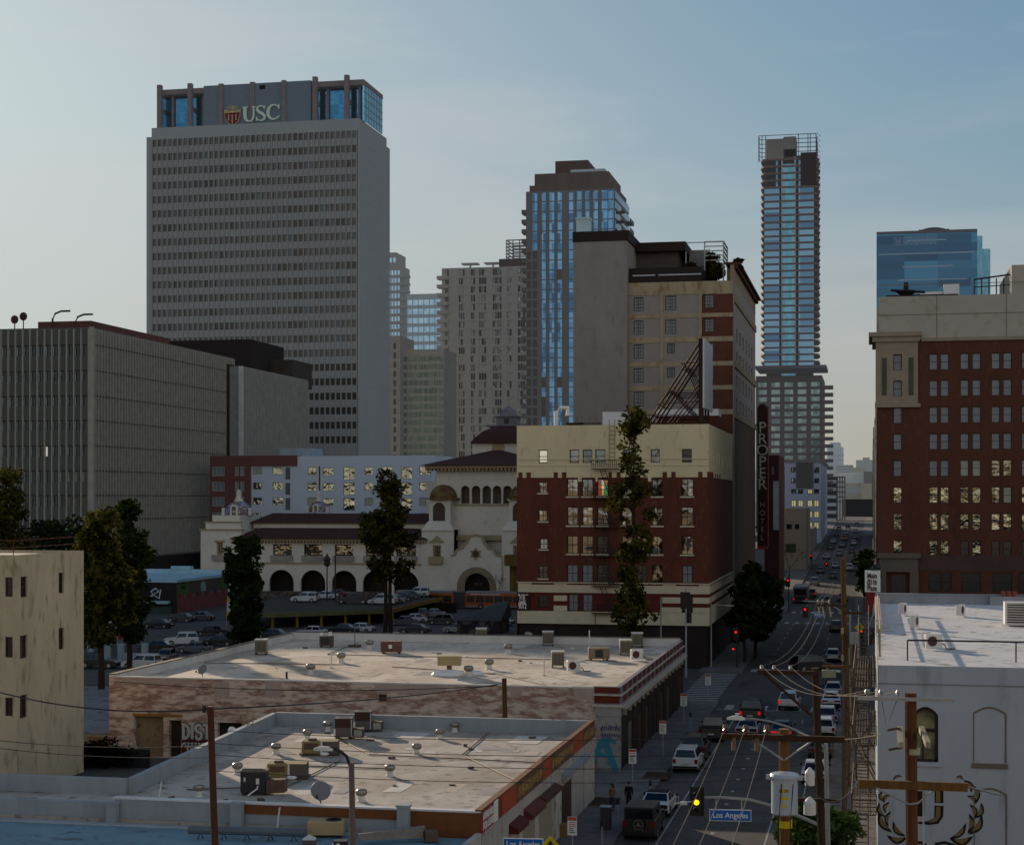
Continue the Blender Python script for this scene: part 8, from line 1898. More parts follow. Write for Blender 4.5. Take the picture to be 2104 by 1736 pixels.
# white gate pillars with iron fence in the car park, and the pale picket gate
t = thing('pillar_fence','white pillared wall with dark iron railings left of the brick warehouse','fence',PG(236,1359,0));WPl = mat('pillar_pale_blue','#7f9099',.8)
a,c = PG(178,1360,0),PG(300,1358,0)
for k,f in enumerate((.07,.36,.58,.98)):q_ = a.lerp(c,f);b = MB();b.box(q_.x-.35,q_.x+.35,q_.y-.3,q_.y+.3,0,2.2);b.build('pillar',WPl,t)
for f0,f1 in ((.58,.98),(.0,.07)):q0,q1 = a.lerp(c,f0),a.lerp(c,f1);b = MB();b.box(q0.x,q1.x,q0.y-.12,q0.y+.12,0,1.1);b.build('wall',WPl,t)
b = MB();n = 44
for i in range(n):q_ = a.lerp(c,i/(n-1));b.tube([(q_.x,q_.y,.1),(q_.x,q_.y,1.95)],.025,4)
b.tube([(a.x,a.y,1.9),(c.x,c.y,1.9)],.03,4);b.tube([(a.x,a.y,.3),(c.x,c.y,.3)],.03,4);b.build('railing',IRON,t)
t = thing('picket_gate','pale upright-bar gate in the sunlit gap between beige block and warehouse','gate',PG(204,1536,0));a,c = PG(166,1537,0),PG(239,1535,0)
b = MB()
for i in range(24):q_ = a.lerp(c,i/23);b.box(q_.x-.03,q_.x+.03,q_.y-.02,q_.y+.02,0,1.2)
b.build('bars',mat('gate_cream','#9a8a6a',.7),t);b = MB();b.box(a.x,c.x,a.y+.03,a.y+.06,.95,1.02);b.box(a.x,c.x,a.y+.03,a.y+.06,.15,.22);b.build('rails',mat('gate_cream','#9a8a6a'),t)
b = MB();b.box(a.x,c.x+.5,a.y+1.2,a.y+1.4,0,.8);b.build('low_yard_wall',mat('yard_wall_tan','#7d6a4c',.9,var=.2),None,label='low tan wall right behind the pale upright-bar gate',cat='wall')
b = MB();q0,q1 = PG(166,1572,0),PG(330,1568,0);b.box(q0.x,q1.x,q0.y,q0.y+.2,0,1.35);b.build('yard_fence',mat('fence_charcoal','#1b1e22',.8,var=.2),None,label='solid charcoal fence below the pale gate, left of the warehouse doors',cat='fence')
# feather flags
for (px0,py0,px1,py1,pole,lb) in ((247,1256,247,1313,1336,'red and yellow feather flag beside the tree trunks in the car park'),(471,1216,471,1276,1312,'red, white and yellow feather flag left of the ivy-clad tree')):
    p = PG(px0-6,pole,0);d = p.x*(-ST)+p.y*CT;t = thing('feather_flag',lb,'flag',p);z1,z0 = zat(py0,d),zat(py1,d);wd = 14*d/FPX
    b = MB();b.tube([p,(p.x,p.y,z0),(p.x+wd*.2,p.y,z1)],.04,5);b.build('pole',STEEL,t)
    cs = ('#8c1a12','#b08f1a','#8c1a12','#b08f1a','#8c1a12') if px0 < 300 else ('#8c1a12','#b08f1a','#b9bcc0','#b9bcc0','#b08f1a','#8c1a12')
    for k,c_ in enumerate(cs):
        za = z0+(z1-z0)*k/len(cs);zb = z0+(z1-z0)*(k+1)/len(cs);b = MB();b.xz([(p.x+.03+wd*.15*k/len(cs),za),(p.x+wd*(.75+.25*(k % 2)),za),(p.x+wd*(1.0-.3*(k == len(cs)-1)),zb),(p.x+.03+wd*.2*(k+1)/len(cs),zb)],p.y-.02,.02);b.build('flag_panel',mat('flag_'+c_.strip('#'),c_,.7),t)
# lamp posts by the mission building
t = thing('lantern_post','old-fashioned lantern lamp post before the mission arcade','street lamp',PG(672,1262,0));p = t.location
b = MB();b.tube([p,p+Vector((0,0,8.3))],.16,8,.1);b.build('post',DKBR,t);b = MB();b.lathe((p.x,p.y,8.3),[(.25,0),(.55,.3),(.6,1.1),(.75,1.2),(.15,2.0),(.05,2.4)],10);b.build('lantern',DKBR,t)
tag(MB().tube([PG(689,1262,0),PG(689,1262,0)+Vector((0,0,10.2))],.12,6).build('plain_post',DKBR),'plain thin brown post just right of the lantern lamp post','post')
# ================================================================ poles, lamps, signals, signs
def PD(px,py,d):                         # point seen at (px,py) at camera depth d
    dx,dy = ray(px);return Vector((dx*d,dy*d,zat(py,d)))
INS = mat('insulator_brown','#5a3a2c',.3);INSW = mat('insulator_grey','#8b8d90',.3)
def pole(t,top,base,r,m_=WOOD):b = MB();b.tube([base,base.lerp(top,.5),top],r*1.15,10,r);return b.build('pole',m_,t)
def insul(t,p,h=.28,m_=INS):b = MB();b.lathe((p[0],p[1],p[2]),[(.02,0),(.02,h*.3),(.07,h*.35),(.04,h*.55),(.075,h*.6),(.05,h),(.01,h*1.05)],8);return b.build('insulator',m_,t)
# P1 with the white transformer
top = PD(1611,1497,38);t = thing('utility_pole','sunlit wooden power pole carrying a big white transformer can','utility pole',Vector((top.x,top.y,0)))
base = Vector((top.x+.05,top.y,0));pole(t,top,base,.125)
za = zat(1513,38);xA,xB = PD(1480,1513,38),PD(1736,1517,38);b = MB();b.box(xA.x,xB.x,top.y-.22,top.y-.13,za-.07,za+.06);b.build('crossarm',WOODD,t)
b = MB();xm = PD(1545,1,38).x;b.tube([(xm,top.y-.2,za-.05),(top.x,top.y-.1,zat(1560,38))],.025,5);xm = PD(1670,1,38).x;b.tube([(xm,top.y-.2,za-.05),(top.x,top.y-.1,zat(1560,38))],.025,5);b.build('brace',GREYM,t)
P1I = []
for px in (1490,1532,1576):p = PD(px,1506,38);p.z = za+.06;p.y = top.y-.17;insul(t,p,.2);P1I.append(p+Vector((0,0,.18)))
for px in (1508,1556):p = PD(px,1,38);b = MB();b.tube([(p.x,top.y-.24,za-.02),(p.x,top.y-.26,za-.3)],.05,7);b.build('cutout',mat('cutout_tan','#6e5a3e',.6),t)
c = PD(1612,1672,37.6);z0,z1 = c.z,zat(1588,37.6);yq = top.y-.42;TWH = mat('transformer_white','#a8b0b8',.35,var=.05,scale=3)
b = MB();b.lathe((c.x,yq,z0),[(.25,0),(.29,.03),(.29,z1-z0-.1)],24);can = b.build('transformer',TWH,t,smooth=False)
b = MB();b.lathe((c.x,yq,z1-.1),[(.33,0),(.335,.05),(.3,.1),(.05,.14)],24);b.build('lid',TWH,can)
for s_ in (-1,1):b = MB();b.cbox((c.x+s_*.35,yq-.05,z1-.13),.1,.08,.1);b.build('lug',TWH,can)
for k,(zz,w_) in enumerate(((.62,.17),(.44,.17),(.26,.08))):
    b = MB();b.rings([[(c.x+.293*math.cos(a),yq+.293*math.sin(a),z0+z) for a in [-PI/2-w_/.58+i*(2*w_/.58)/6 for i in range(7)]] for z in ((zz-.04)*(z1-z0),(zz+.04)*(z1-z0))],close=False,caps=False);b.build('yellow_label',YELLS,can)
text_front('D 75',.1,(c.x,yq-.305,z0+.62*(z1-z0)),ext=.002).build('label_text',BLACK,can)
for dx in (-.05,.2):b = MB();b.tube([(c.x+dx,yq-.31,z0+.8*(z1-z0)),(c.x+dx-.02,yq-.32,z0+.4),(c.x+dx-.06,yq-.3,z0-.1),(c.x+dx-.1,top.y-.2,z0-.9)],.012,4);b.build('lead',WIREM,can)
b = MB();zz = zat(1692,38);b.lathe((top.x+.03,top.y,zz-.08),[(.152,0),(.152,.16)],12);b.build('yellow_band',YELLS,t)
# P2 on the right
top = PD(1871,1423,41);t = thing('utility_pole','brown wooden power pole in front of the white building wall','utility pole',Vector((top.x,top.y,0)));base = Vector((top.x+.12,top.y,0));pole(t,top,base,.145,mat('pole_redwood','#5a3720',.9,var=.3,scale=1.2,stretch=(6,6,.3)))
za = zat(1610,41);b = MB();b.box(PD(1765,1,41).x,PD(1986,1,41).x,top.y-.26,top.y-.15,za-.1,za+.1);b.build('crossarm',WOOD,t)
zu = zat(1434,41);b = MB();b.box(PD(1762,1,41).x,PD(1958,1,41).x,top.y-.22,top.y-.16,zu-.05,zu+.04);b.build('upper_arm',GREYM,t)
P2U = []
for px in (1782,1811,1846):p = PD(px,1,41);p.y = top.y-.19;p.z = zu+.05;insul(t,p,.16,INSW);P2U.append(p+Vector((0,0,.14)))
for px,sd in ((1849,-1),(1893,1)):
    a = PD(px,1497,41.4);c = PD(px+sd*6+8,1530,39.6);b = MB();b.rings([[(p.x-.06,p.y,p.z-.07),(p.x+.06,p.y,p.z-.07),(p.x+.06,p.y,p.z+.07),(p.x-.06,p.y,p.z+.07)] for p in (c,a)]);b.build('side_arm',mat('arm_weathered','#9a8f74',.8),t)
b = MB();zz = zat(1543,41);b.lathe((top.x+.06,top.y,zz-.07),[(.165,0),(.165,.14)],12);b.build('tag_band',mat('tag_cream','#b0a888',.6),t)
b = MB();b.tube([PD(1800,1618,40.7),PD(1868,1652,40.6),PD(1885,1650,40.6),PD(1920,1622,40.7),PD(1986,1615,40.7),PD(2060,1634,40)],.025,6);b.build('cable',mat('cable_white','#8f8f8a',.5),t)
b = MB();b.tube([PD(1897,1622,40.9),PD(1898,1800,40.9)],.022,6);b.build('conduit',mat('conduit_white','#b5b2a8',.5),t)
for px,py in ((1823,1500),(1826,1540)):b = MB();b.tube([PD(px,py,41),PD(px+14,py-3,41),PD(px+28,py-4,41)],.03,5);b.build('dead_end',INS,t)
b = MB();b.tube([PD(1812,1440,41),PD(1822,1496,41),PD(1842,1440,41)],.008,4);b.build('jumper',WIREM,t)
# P3 dark pole in the street view
top = PD(1675,1372,70);t = thing('utility_pole','thin dark brown leaning power pole between the lamp post and the tall wooden pole','utility pole',Vector((top.x,top.y,0)));base = PD(1699,2020,70);base.z = 0;pole(t,top,base,.16,WOODD)
za = zat(1381,70);b = MB();b.box(PD(1555,1,70).x,PD(1680,1,70).x,top.y-.3,top.y-.16,za-.1,za+.08);b.build('crossarm',WOODD,t)
b = MB();b.tube([(PD(1566,1,70).x,top.y-.25,za),PD(1668,1470,69.8)],.06,5);b.build('brace',WOODD,t)
P3I = []
for px in (1564,1590,1624):p = PD(px,1,70);p.y = top.y-.23;p.z = za+.08;insul(t,p,.2,INSW);P3I.append(p+Vector((0,0,.18)))
za = zat(1641,70);b = MB();b.box(PD(1634,1,70).x,PD(1725,1,70).x,top.y-.32,top.y-.2,za-.07,za+.07);b.build('crossarm',WOODD,t)
for py,rr_ in ((1595,.2),(1655,.25)):c = PD(1664,py,69.6);b = MB();b.lathe((c.x,c.y,c.z-.35),[(rr_,0),(rr_,.5),(rr_*.7,.6),(.05,.72)],12);b.build('canister',OFFW,t)
# P4 tall wooden pole on the right pavement
top = PD(1732,1147,118);base = PD(1741,1619,118);base.z = 0;t = thing('utility_pole','tallest wooden power pole standing on the right pavement, lamps hung from its arms','utility pole',base);pole(t,top,base,.19,mat('pole_brown_tall','#553a20',.9,var=.35,scale=1.2,stretch=(6,6,.3)))
P4I = []
for py,p0,p1 in ((1243,1676,1742),(1368,1690,1782),(1258,1735,1772)):
    za = zat(py,118);b = MB();b.box(PD(p0,1,118).x,PD(p1,1,118).x,top.y-.4,top.y-.24,za-.08,za+.08);b.build('crossarm',WOODD if py < 1300 else WOOD,t)
    if py == 1243:
        for px in (1681,1690,1704):p = PD(px,1,118);p.y = top.y-.32;p.z = za+.08;insul(t,p,.3,mat('insulator_cream','#9c8f74',.4));P4I.append(p+Vector((0,0,.28)));b = MB();b.tube([(p.x,p.y,za-.1),(p.x+.1,p.y,za-.8)],.06,6);b.build('cutout',mat('insulator_cream','#9c8f74'),t)
for px in (1703,1764):c = PD(px,1391,117.6);b = MB();b.cbox((c.x,c.y,c.z),.95,.5,.5,0,.05);b.build('flood_lamp',mat('flood_cream','#8e8c74',.5),t);b = MB();b.tube([(c.x,c.y,c.z+.5),(c.x,c.y,c.z+.8)],.05,5);b.build('lamp_bracket',BLACK,t)
c = PD(1755,1323,117.6);b = MB();b.cbox((c.x,c.y,c.z),.62,.4,.8,0,.04);b.build('switch_box',mat('switch_box_grey','#8d8f88',.6,var=.15,scale=4),t)
b = MB();b.tube([(top.x+.42,top.y-.1,zat(1330,118)),(base.x+.28,base.y-.1,3)],.05,6);b.build('riser',mat('riser_pale','#9c9278',.6),t)
for py in (1296,1352,1420):c = PD(1737,py,117.7);b = MB();b.cbox((c.x-.2,c.y,c.z-.2),.2,.2,.4);b.build('bracket',mat('insulator_cream','#9c8f74'),t)
# P5 leaning pole at left, P6 stub pole in the alley
top = PD(432,1451,68);base = PD(452,2060,68);base.z = 0;t = thing('utility_pole','leaning reddish wooden pole rising in front of the nearest white roof at left','utility pole',base);P5 = (top,base);pole(t,top,base,.135,mat('pole_reddish','#4f2a1c',.9,var=.3,scale=1.2,stretch=(6,6,.3)))
b = MB();b.cbox((top.x-.25,top.y,top.z-.25),.12,.12,.3);b.build('cable_clamp',BLACK,t)
top6 = PD(1036,1393,121);t = thing('utility_pole','short brown pole in the alley before the painted brick wall','utility pole',Vector((top6.x+.1,top6.y,0)));pole(t,top6,Vector((top6.x+.12,top6.y,0)),.17,mat('pole_mid','#4d3320',.9,var=.3,scale=1.2,stretch=(6,6,.3)))
# cables
def cable(a,c,sag,r=.018,m_=WIREM,label='',n=18):
    a,c = Vector(a),Vector(c);pts = []
    for i in range(n+1):s_ = i/n;p = a.lerp(c,s_);p.z -= sag*4*s_*(1-s_);pts.append(p)
    b = MB();b.tube(pts,r,5);return b.build('power_line',m_,None,label=label,cat='cable',group='overhead cables')
for i,(p,e) in enumerate(zip(P1I,((1310,1880),(1372,1880),(1455,1880)))):cable(p,PD(e[0],e[1],15),.12,.006,WIREL,('leftmost','middle','rightmost')[i]+' of the three bare cables slanting down from the transformer pole over the street')
for i,p in enumerate(P3I):cable(p,P2U[i],.55,.008,WIREL,('lowest','middle','shortest')[i]+' bare cable swinging from dark pole arm to the pole by the white wall')
for i,p in enumerate(P3I):cable(p,P4I[i],1.0,.016,WIREL if i == 1 else WIREM,('left','bright middle','right')[i]+' cable sagging up the street from the dark pole to the tallest pole')
for i,p in enumerate(P4I):q_ = PD(1712+i*6,1142,330);cable(p,q_,1.5,.03,WIREM,('left','middle','right')[i]+' cable running on up the street beyond the tallest pole')
def onpole(top,base,py):s_ = (py-1451)/(2060-1451);return top.lerp(base,s_)
cable(P5[0]+Vector((0,0,-.1)),top6+Vector((0,0,-.35)),.25,.035,WIREM,'thick black cable from the leaning pole to the short alley pole')
cable(PD(-60,1405,75),P5[0]+Vector((0,0,-.1)),.5,.03,WIREM,'thick black cable from the left edge to the top of the leaning pole')
for i,(py,e) in enumerate(((1500,(1690,1505)),(1527,(1690,1543)),(1551,(1690,1570)),(1584,(1690,1596)))):cable(onpole(*P5,py),PD(e[0],e[1],70),.35,.014,WIREM,('topmost','second','third','lowest')[i]+' thin cable crossing the nearest white roof to the right of the leaning pole')
for i,(py,e) in enumerate(((1532,1517),(1556,1532))):cable(onpole(*P5,py),PD(-40,e,72),.2,.016,WIREM,('upper','lower')[i]+' thin cable from the leaning pole across the beige block to the left edge')
cable(PD(236,1400,126),top6+Vector((0,0,-.5)),.5,.03,WIREM,'cable stapled low along the top of the painted brick wall')
cable(PD(1812,1508,41),PD(1640,1504,70),.2,.014,WIREL,'thin cable from the bracket of the white-wall pole to the dark pole')
cable(PD(1645,1590,37.7),PD(1762,1605,41),.55,.012,WIREL,'looping slack wire between the white transformer and the pole by the white wall')
# street lamp over the nearest roof
base = PD(727,2150,60);base.z = 0;top = PD(722,1566,60);t = thing('street_lamp','brown-grey street lamp curving left over the nearest white roof','street lamp',base);LMP = mat('lamp_post_brown','#6a5a52',.6,var=.1)
b = MB();b.tube([base,Vector((base.x,base.y,6)),top],.13,10,.1);b.build('post',LMP,t)
b = MB();b.tube([top+Vector((0,0,-.25)),PD(712,1553,60),PD(700,1543,60),PD(686,1537,60),PD(672,1537,60)],.055,8);b.build('arm',mat('lamp_arm_dark','#3a2c26',.6),t)
c = PD(664,1541,60);b = MB();b.rings([[(c.x+x,c.y+y*w_,c.z+z) for y,z in ((-.16,0),(.16,0),(.1,.12*w_+.02),(-.1,.12*w_+.02))] for x,w_ in ((-.34,.4),(-.1,1),(.2,.9),(.36,.4))]);b.build('lamp_head',OFFW,t)
b = MB();b.cbox((base.x+.3,base.y,4.3),.5,.05,.6,.4);b.build('banner',BLUESIGN,t)
# signal mast on the right with lamp, hanging signal and name sign
base = PD(1706,2010,76);base.z = 0;top = PD(1697,1527,76);t = thing('signal_mast','grey street pole with curved lamp arm, long signal arm and blue street-name sign','signal mast',base);SPM = mat('mast_grey','#8a8b88',.5,var=.08)
b = MB();b.tube([base,top],.13,10,.1);b.build('post',SPM,t)
b = MB();b.tube([top+Vector((0,0,-.3)),PD(1680,1520,76),PD(1655,1509,76),PD(1620,1493,76),PD(1580,1481,76),PD(1545,1476,76),PD(1522,1476,76)],.06,8,.045);b.build('lamp_arm',SPM,t)
c = PD(1512,1478,76);b = MB();b.rings([[(c.x+x,c.y+y*w_,c.z+z) for y,z in ((-.17,0),(.17,0),(.12,.15*w_+.02),(-.12,.15*w_+.02))] for x,w_ in ((-.4,.4),(-.1,1),(.25,.9),(.4,.4))]);b.cbox((c.x+.05,c.y,c.z+.1),.16,.16,.18);b.build('lamp_head',OFFW,t)
b = MB();b.tube([PD(1704,1705,76),PD(1660,1684,76),PD(1600,1659,76),PD(1540,1642,76),PD(1480,1637,76),PD(1440,1638,76)],.095,10,.05);b.build('signal_arm',SPM,t)
def signal(t,c,lit='r',s=1.0,vis=True):
    """three-lamp head hanging at c (centre), facing -Y"""
    b = MB();b.box(c.x-.33*s,c.x+.33*s,c.y+.02,c.y+.06,c.z-.66*s,c.z+.66*s);b.build('backplate',BLACK,t)
    b = MB();b.cbox((c.x,c.y-.08*s,c.z-.52*s),.32*s,.24*s,1.04*s,0,.03);b.build('housing',BLACK,t)
    for k,(z,m_) in enumerate(((.34,REDL if lit == 'r' else 0),(0,YELL if lit == 'y' else 0),(-.34,0))):
        b = MB();b.disc_y((c.x,c.y-.21*s,c.z+z*s),.125*s,.03,14);b.build('lamp',m_ or mat('lamp_off','#14100d',.3),t)
        b = MB();b.rings([[(c.x+.15*s*math.cos(a),y,c.z+z*s+.15*s*math.sin(a)) for a in [PI*i/8 for i in range(9)]] for y in (c.y-.2*s,c.y-.38*s)],close=False,caps=False);b.build('visor',BLACK,t)
signal(t,PD(1432,1646,75.8),'y',.98)
def namesign(t,txt,px0,py0,px1,py1,d,tilt=0):
    a,c = PD(px0,py0,d),PD(px1,py1,d);m_ = (a+c)/2;w_,h_ = (c-a).xy.length,a.z-c.z;M = Matrix.Translation(m_) @ Matrix.Rotation(TH*.5,4,'Z')
    b = MB();b.box(-w_/2-.03,w_/2+.03,0,.04,-h_/2-.03,h_/2+.03);b.xf(M);s_ = b.build('name_sign',SIGNW,t);b = MB();b.box(-w_/2,w_/2,-.02,.02,-h_/2,h_/2);b.xf(M);b.build('sign_face',BLUESIGN,s_)
    text_front(txt,h_*.78,(0,-.03,0),ext=.004,width=w_*.86,bold=.004).xf(M).build('lettering',SIGNW,s_);return s_
namesign(t,'Los Angeles',1459,1664,1542,1685,75.6)
for px in (1471,1524):b = MB();b.tube([PD(px,1640,75.8),PD(px,1663,75.7)],.03,5);b.build('hanger',SPM,t)
c = PD(1405,1650,75.8);b = MB();b.tube([PD(1440,1644,75.8),PD(1385,1650,75.8)],.025,5);b.cbox((c.x,c.y,c.z-.05),.3,.14,.14);b.build('camera',OFFW,t)
base = PD(1100,2010,72);base.z = 0;t = thing('name_sign_post','blue street-name sign with white letters cut by the bottom edge','street sign',base);b = MB();b.tube([base,PD(1095,1732,72)],.06,8);b.build('post',SPM,t);namesign(t,'Los Angeles',1035,1723,1115,1744,71.8)
def diamond(px,py,d,s_,label):
    c = PD(px,py,d);t = thing('warning_sign',label,'road sign',Vector((c.x,c.y,gz(c.y))));b = MB();b.xz([(c.x-s_,c.z),(c.x,c.z+s_),(c.x+s_,c.z),(c.x,c.z-s_)],c.y-.03,.03);b.build('plate',YELLS,t)
    b = MB();b.box(c.x-s_*.12,c.x+s_*.12,c.y-.05,c.y-.03,c.z-s_*.45,c.z+s_*.15);b.xz([(c.x-s_*.35,c.z+s_*.1),(c.x+s_*.35,c.z+s_*.1),(c.x,c.z+s_*.55)],c.y-.05,.02);b.build('symbol',BLACK,t)
    b = MB();b.tube([Vector((c.x,c.y+.03,gz(c.y))),Vector((c.x,c.y+.03,c.z+s_*.6))],.04,6);b.build('post',STEEL,t)
diamond(1131,1736,71,.4,'yellow diamond warning sign at the bottom edge beside the cut blue sign');diamond(1766,1289,172,.5,'yellow diamond sign near the red signal left of the white building ladder');diamond(1761,1156,292,.5,'small distant yellow diamond sign by the far right pavement')
# signals on posts
for px,py,base_,d,lb,arm in ((1512,1298,None,201,'signal post with red light at the left corner past the brick building',0),(1770,1297,None,199,'black signal post with red light at the right corner before the plaza sign',0),(1619,1192,None,300,'red signal on the left beside the waiting grey bus',0),(1774,1192,None,296,'red signal just left of the plaza sign top',0),
                              (1666,1141,None,440,'red signal far up the left side before the leafless trees',0),(1698,1158,None,432,'red signal hanging over the far traffic, left lane',0),(1780,1140,None,440,'red signal far up the right side by the brick tower',0),(1722,1116,None,560,'second farthest tiny red signal in the traffic',0),(1783,1105,None,600,'farthest tiny red signal near the right buildings',0)):
    c = PD(px,py,d);g_ = gz(c.y);t = thing('traffic_signal',lb,'traffic signal',Vector((c.x,c.y,g_)),'red traffic signals along the street');b = MB();b.tube([(c.x+.12,c.y+.2,g_),(c.x+.12,c.y+.2,c.z+.9)],.09,7);b.build('post',BLACK,t)
    s_ = .95 if d < 250 else 1.15;signal(t,c-Vector((0,0,.34*s_)),'r',s_)
    if d < 250:b = MB();c2 = c-Vector((.3,0,2.0));b.cbox((c2.x,c2.y,c2.z-.25),.4,.25,.45);b.build('walk_signal',BLACK,t);b = MB();b.disc_y((c2.x,c2.y-.14,c2.z),.1,.02,10);b.build('walk_lamp',REDL,t)
# mast with Main sign
b0 = Vector((-2.4,201,0));t = thing('signal_mast','distant signal mast with a small blue name sign over the junction','signal mast',b0);c = PD(1657,1247,202);zz = c.z+.95
b = MB();b.tube([b0,b0+Vector((0,0,7.2))],.12,8);b.build('post',STEEL,t);b = MB();b.tube([b0+Vector((0,0,6.3)),Vector(((b0.x+c.x)/2,201,zz-.1)),Vector((c.x-.3,201,zz))],.07,7);b.build('signal_arm',STEEL,t);signal(t,Vector((c.x,200.8,c.z-.34)),'r',1.0);namesign(t,'Main',1673,1257,1693,1268,200.6)
# slim lamp posts before the brick corner
for px,py,top_,arm,lb in ((1461,1372,1240,1505,'thin pale lamp post with right-hand arm at the junction corner'),(1358,1392,1226,None,'thin pale post behind the far roof, right of the slender pine'),(1409.5,1392,1207,None,'thicker grey signal post with dark signals in front of the brick corner')):
    p = PG(px,py,0);d = p.x*(-ST)+p.y*CT;t = thing('lamp_post' if arm else 'post',lb,'street lamp' if arm else 'post',p);b = MB();b.tube([p,Vector((p.x,p.y,zat(top_,d)))],.11,8,.07);b.build('post',SPM if px != 1409.5 else STEEL,t)
    if arm:b = MB();b.tube([PD(px,1243,d),PD(1480,1243,d),PD(arm-8,1243,d)],.05,6);b.build('arm',SPM,t);c = PD(arm-6,1245,d);b = MB();b.cbox((c.x,c.y,c.z),1.0,.3,.16);b.build('lamp_head',SPM,t)
    if px == 1409.5:b = MB();c = PD(1409,1234,d);b.box(c.x-.6,c.x+.5,c.y-.08,c.y-.03,zat(1250,d),zat(1216,d));b.build('sign_back',mat('sign_back_dark','#2b2325',.7),t);signal(t,PD(1415,1268,d),'o',1.0)
# parking signs, meters, cabinet
def psign(px,py0,py1,gy,label,X=-15.2):
    p = PG(px,gy,0);p.z = .15;d = p.x*(-ST)+p.y*CT;t = thing('parking_sign',label,'road sign',p,'parking signs on the left pavement');z1,z0 = zat(py0,d),zat(py1,d);w_ = (z1-z0)*.26
    b = MB();b.tube([p,Vector((p.x,p.y,z1))],.035,6);b.build('post',STEEL,t);b = MB();b.box(p.x-w_,p.x+w_,p.y-.06,p.y-.04,z0,z1);pl = b.build('plate',SIGNW,t)
    b = MB();b.box(p.x-w_+.02,p.x+w_-.02,p.y-.07,p.y-.06,z1-(z1-z0)*.2,z1-.02);b.build('red_legend',mat('legend_red','#b04a36',.5),pl)
    b = MB()
    for k in range(3):zz = z1-(z1-z0)*(.3+k*.11);b.box(p.x-w_*.7,p.x+w_*.7,p.y-.07,p.y-.06,zz-.02,zz+.02)
    b.build('text_lines',mat('legend_red','#b04a36'),pl);b = MB()
    for k in range(3):zz = z1-(z1-z0)*(.62+k*.11);b.box(p.x-w_*.65,p.x+w_*(.2+.2*k),p.y-.07,p.y-.06,zz-.025,zz+.025)
    b.build('text_lines',mat('legend_green','#3f7a5a',.5),pl)
psign(1300,1538,1568,1612,'parking sign with red and green lettering, nearest the graffiti pilaster');psign(1362,1480,1507,1562,'parking sign beyond the nearest two, beside the dark shopfront');psign(1405,1424,1450,1490,'parking sign close to the striped crosswalk');psign(1455,1385,1407,1432,'farthest parking sign at the crosswalk by the pale lamp post');psign(1176,1677,1715,1800,'parking sign lowest in the photo, right of the brown shop door')
for px,py,lb in ((1237,1738,'parking meter at the bottom left of the black off-roader'),(1270,1690,'parking meter just behind the two people'),(1336,1650,'parking meter beside the white convertible'),(1419,1500,'parking meter near the black pickup')):
    p = PG(px,py,0);p.z = .15;t = thing('parking_meter',lb,'parking meter',p,'parking meters');b = MB();b.tube([p,p+Vector((0,0,1.05))],.035,6);b.build('post',STEEL,t);b = MB();b.cbox((p.x,p.y,1.15),.2,.16,.3,0,.03);b.ball((p.x,p.y,1.46),.1,.08,.1);b.build('head',BLACK,t)
p = PG(1245,1708,0);t = thing('utility_cabinet','tall grey utility cabinet with pale top on the pavement beside the off-roader','cabinet',p);b = MB();b.cbox((p.x,p.y,.15),.62,.5,1.35,0,.03);b.build('body',mat('cabinet_grey','#3d3b40',.6),t);b = MB();b.cbox((p.x,p.y,1.5),.68,.56,.06);b.build('top',mat('cabinet_top','#8a9aa3',.5),t)
p = PG(1153,1722,0);b = MB();b.cbox((p.x-.2,p.y,.15),1.1,.7,.75,0,.03);b.build('crate',mat('crate_tan','#7a603c',.8,var=.2),None,label='tan wooden crate on the pavement below the brown shop door',cat='crate')
for px,py,lb in ((1350,1598,'empty brown tree pit in the pavement left of the white utility car'),(1240,1652,'empty brown tree pit in the pavement behind the two people')):
    p = PG(px,py,0);t = thing('tree_pit',lb,'tree pit',p);b = MB();b.box(p.x-.9,p.x+.9,p.y-1.2,p.y+1.2,.15,.19);b.build('soil',mat('pit_soil','#2e211c',.95,var=.3,scale=3),t);b = MB();b.box(p.x-.96,p.x+.96,p.y-1.3,p.y-1.2,.15,.25);b.box(p.x-.96,p.x+.96,p.y+1.2,p.y+1.3,.15,.25);b.build('edging',mat('pit_edging','#574338',.9),t)

# ================================================================ two people on the left pavement
SKIN = mat('skin_tan','#8a5f49',.6,var=.05);HAIR = mat('hair_dark','#17100d',.6)
def skin(nodes,edges,name,m_,parent,lv=1):
    me = bpy.data.meshes.new(name+'_src');me.from_pydata([n[0] for n in nodes],edges,[]);o = bpy.data.objects.new(name+'_src',me);col.objects.link(o)
    o.modifiers.new('s','SKIN');sm = o.modifiers.new('u','SUBSURF');sm.levels = sm.render_levels = lv
    me.skin_vertices or None
    sv_ = me.skin_vertices[0].data if me.skin_vertices else None
    if sv_ is None:bpy.data.objects.remove(o);return None
    for i,n in enumerate(nodes):r = n[1];sv_[i].radius = r if isinstance(r,tuple) else (r,r)
    sv_[0].use_root = True
    dg = bpy.context.evaluated_depsgraph_get();dg.update();out = bpy.data.meshes.new_from_object(o.evaluated_get(dg));bpy.data.objects.remove(o)
    out.name = name;out.materials.clear();out.materials.append(m_);out.polygons.foreach_set('use_smooth',[True]*len(out.polygons));return obj(name,out,parent)
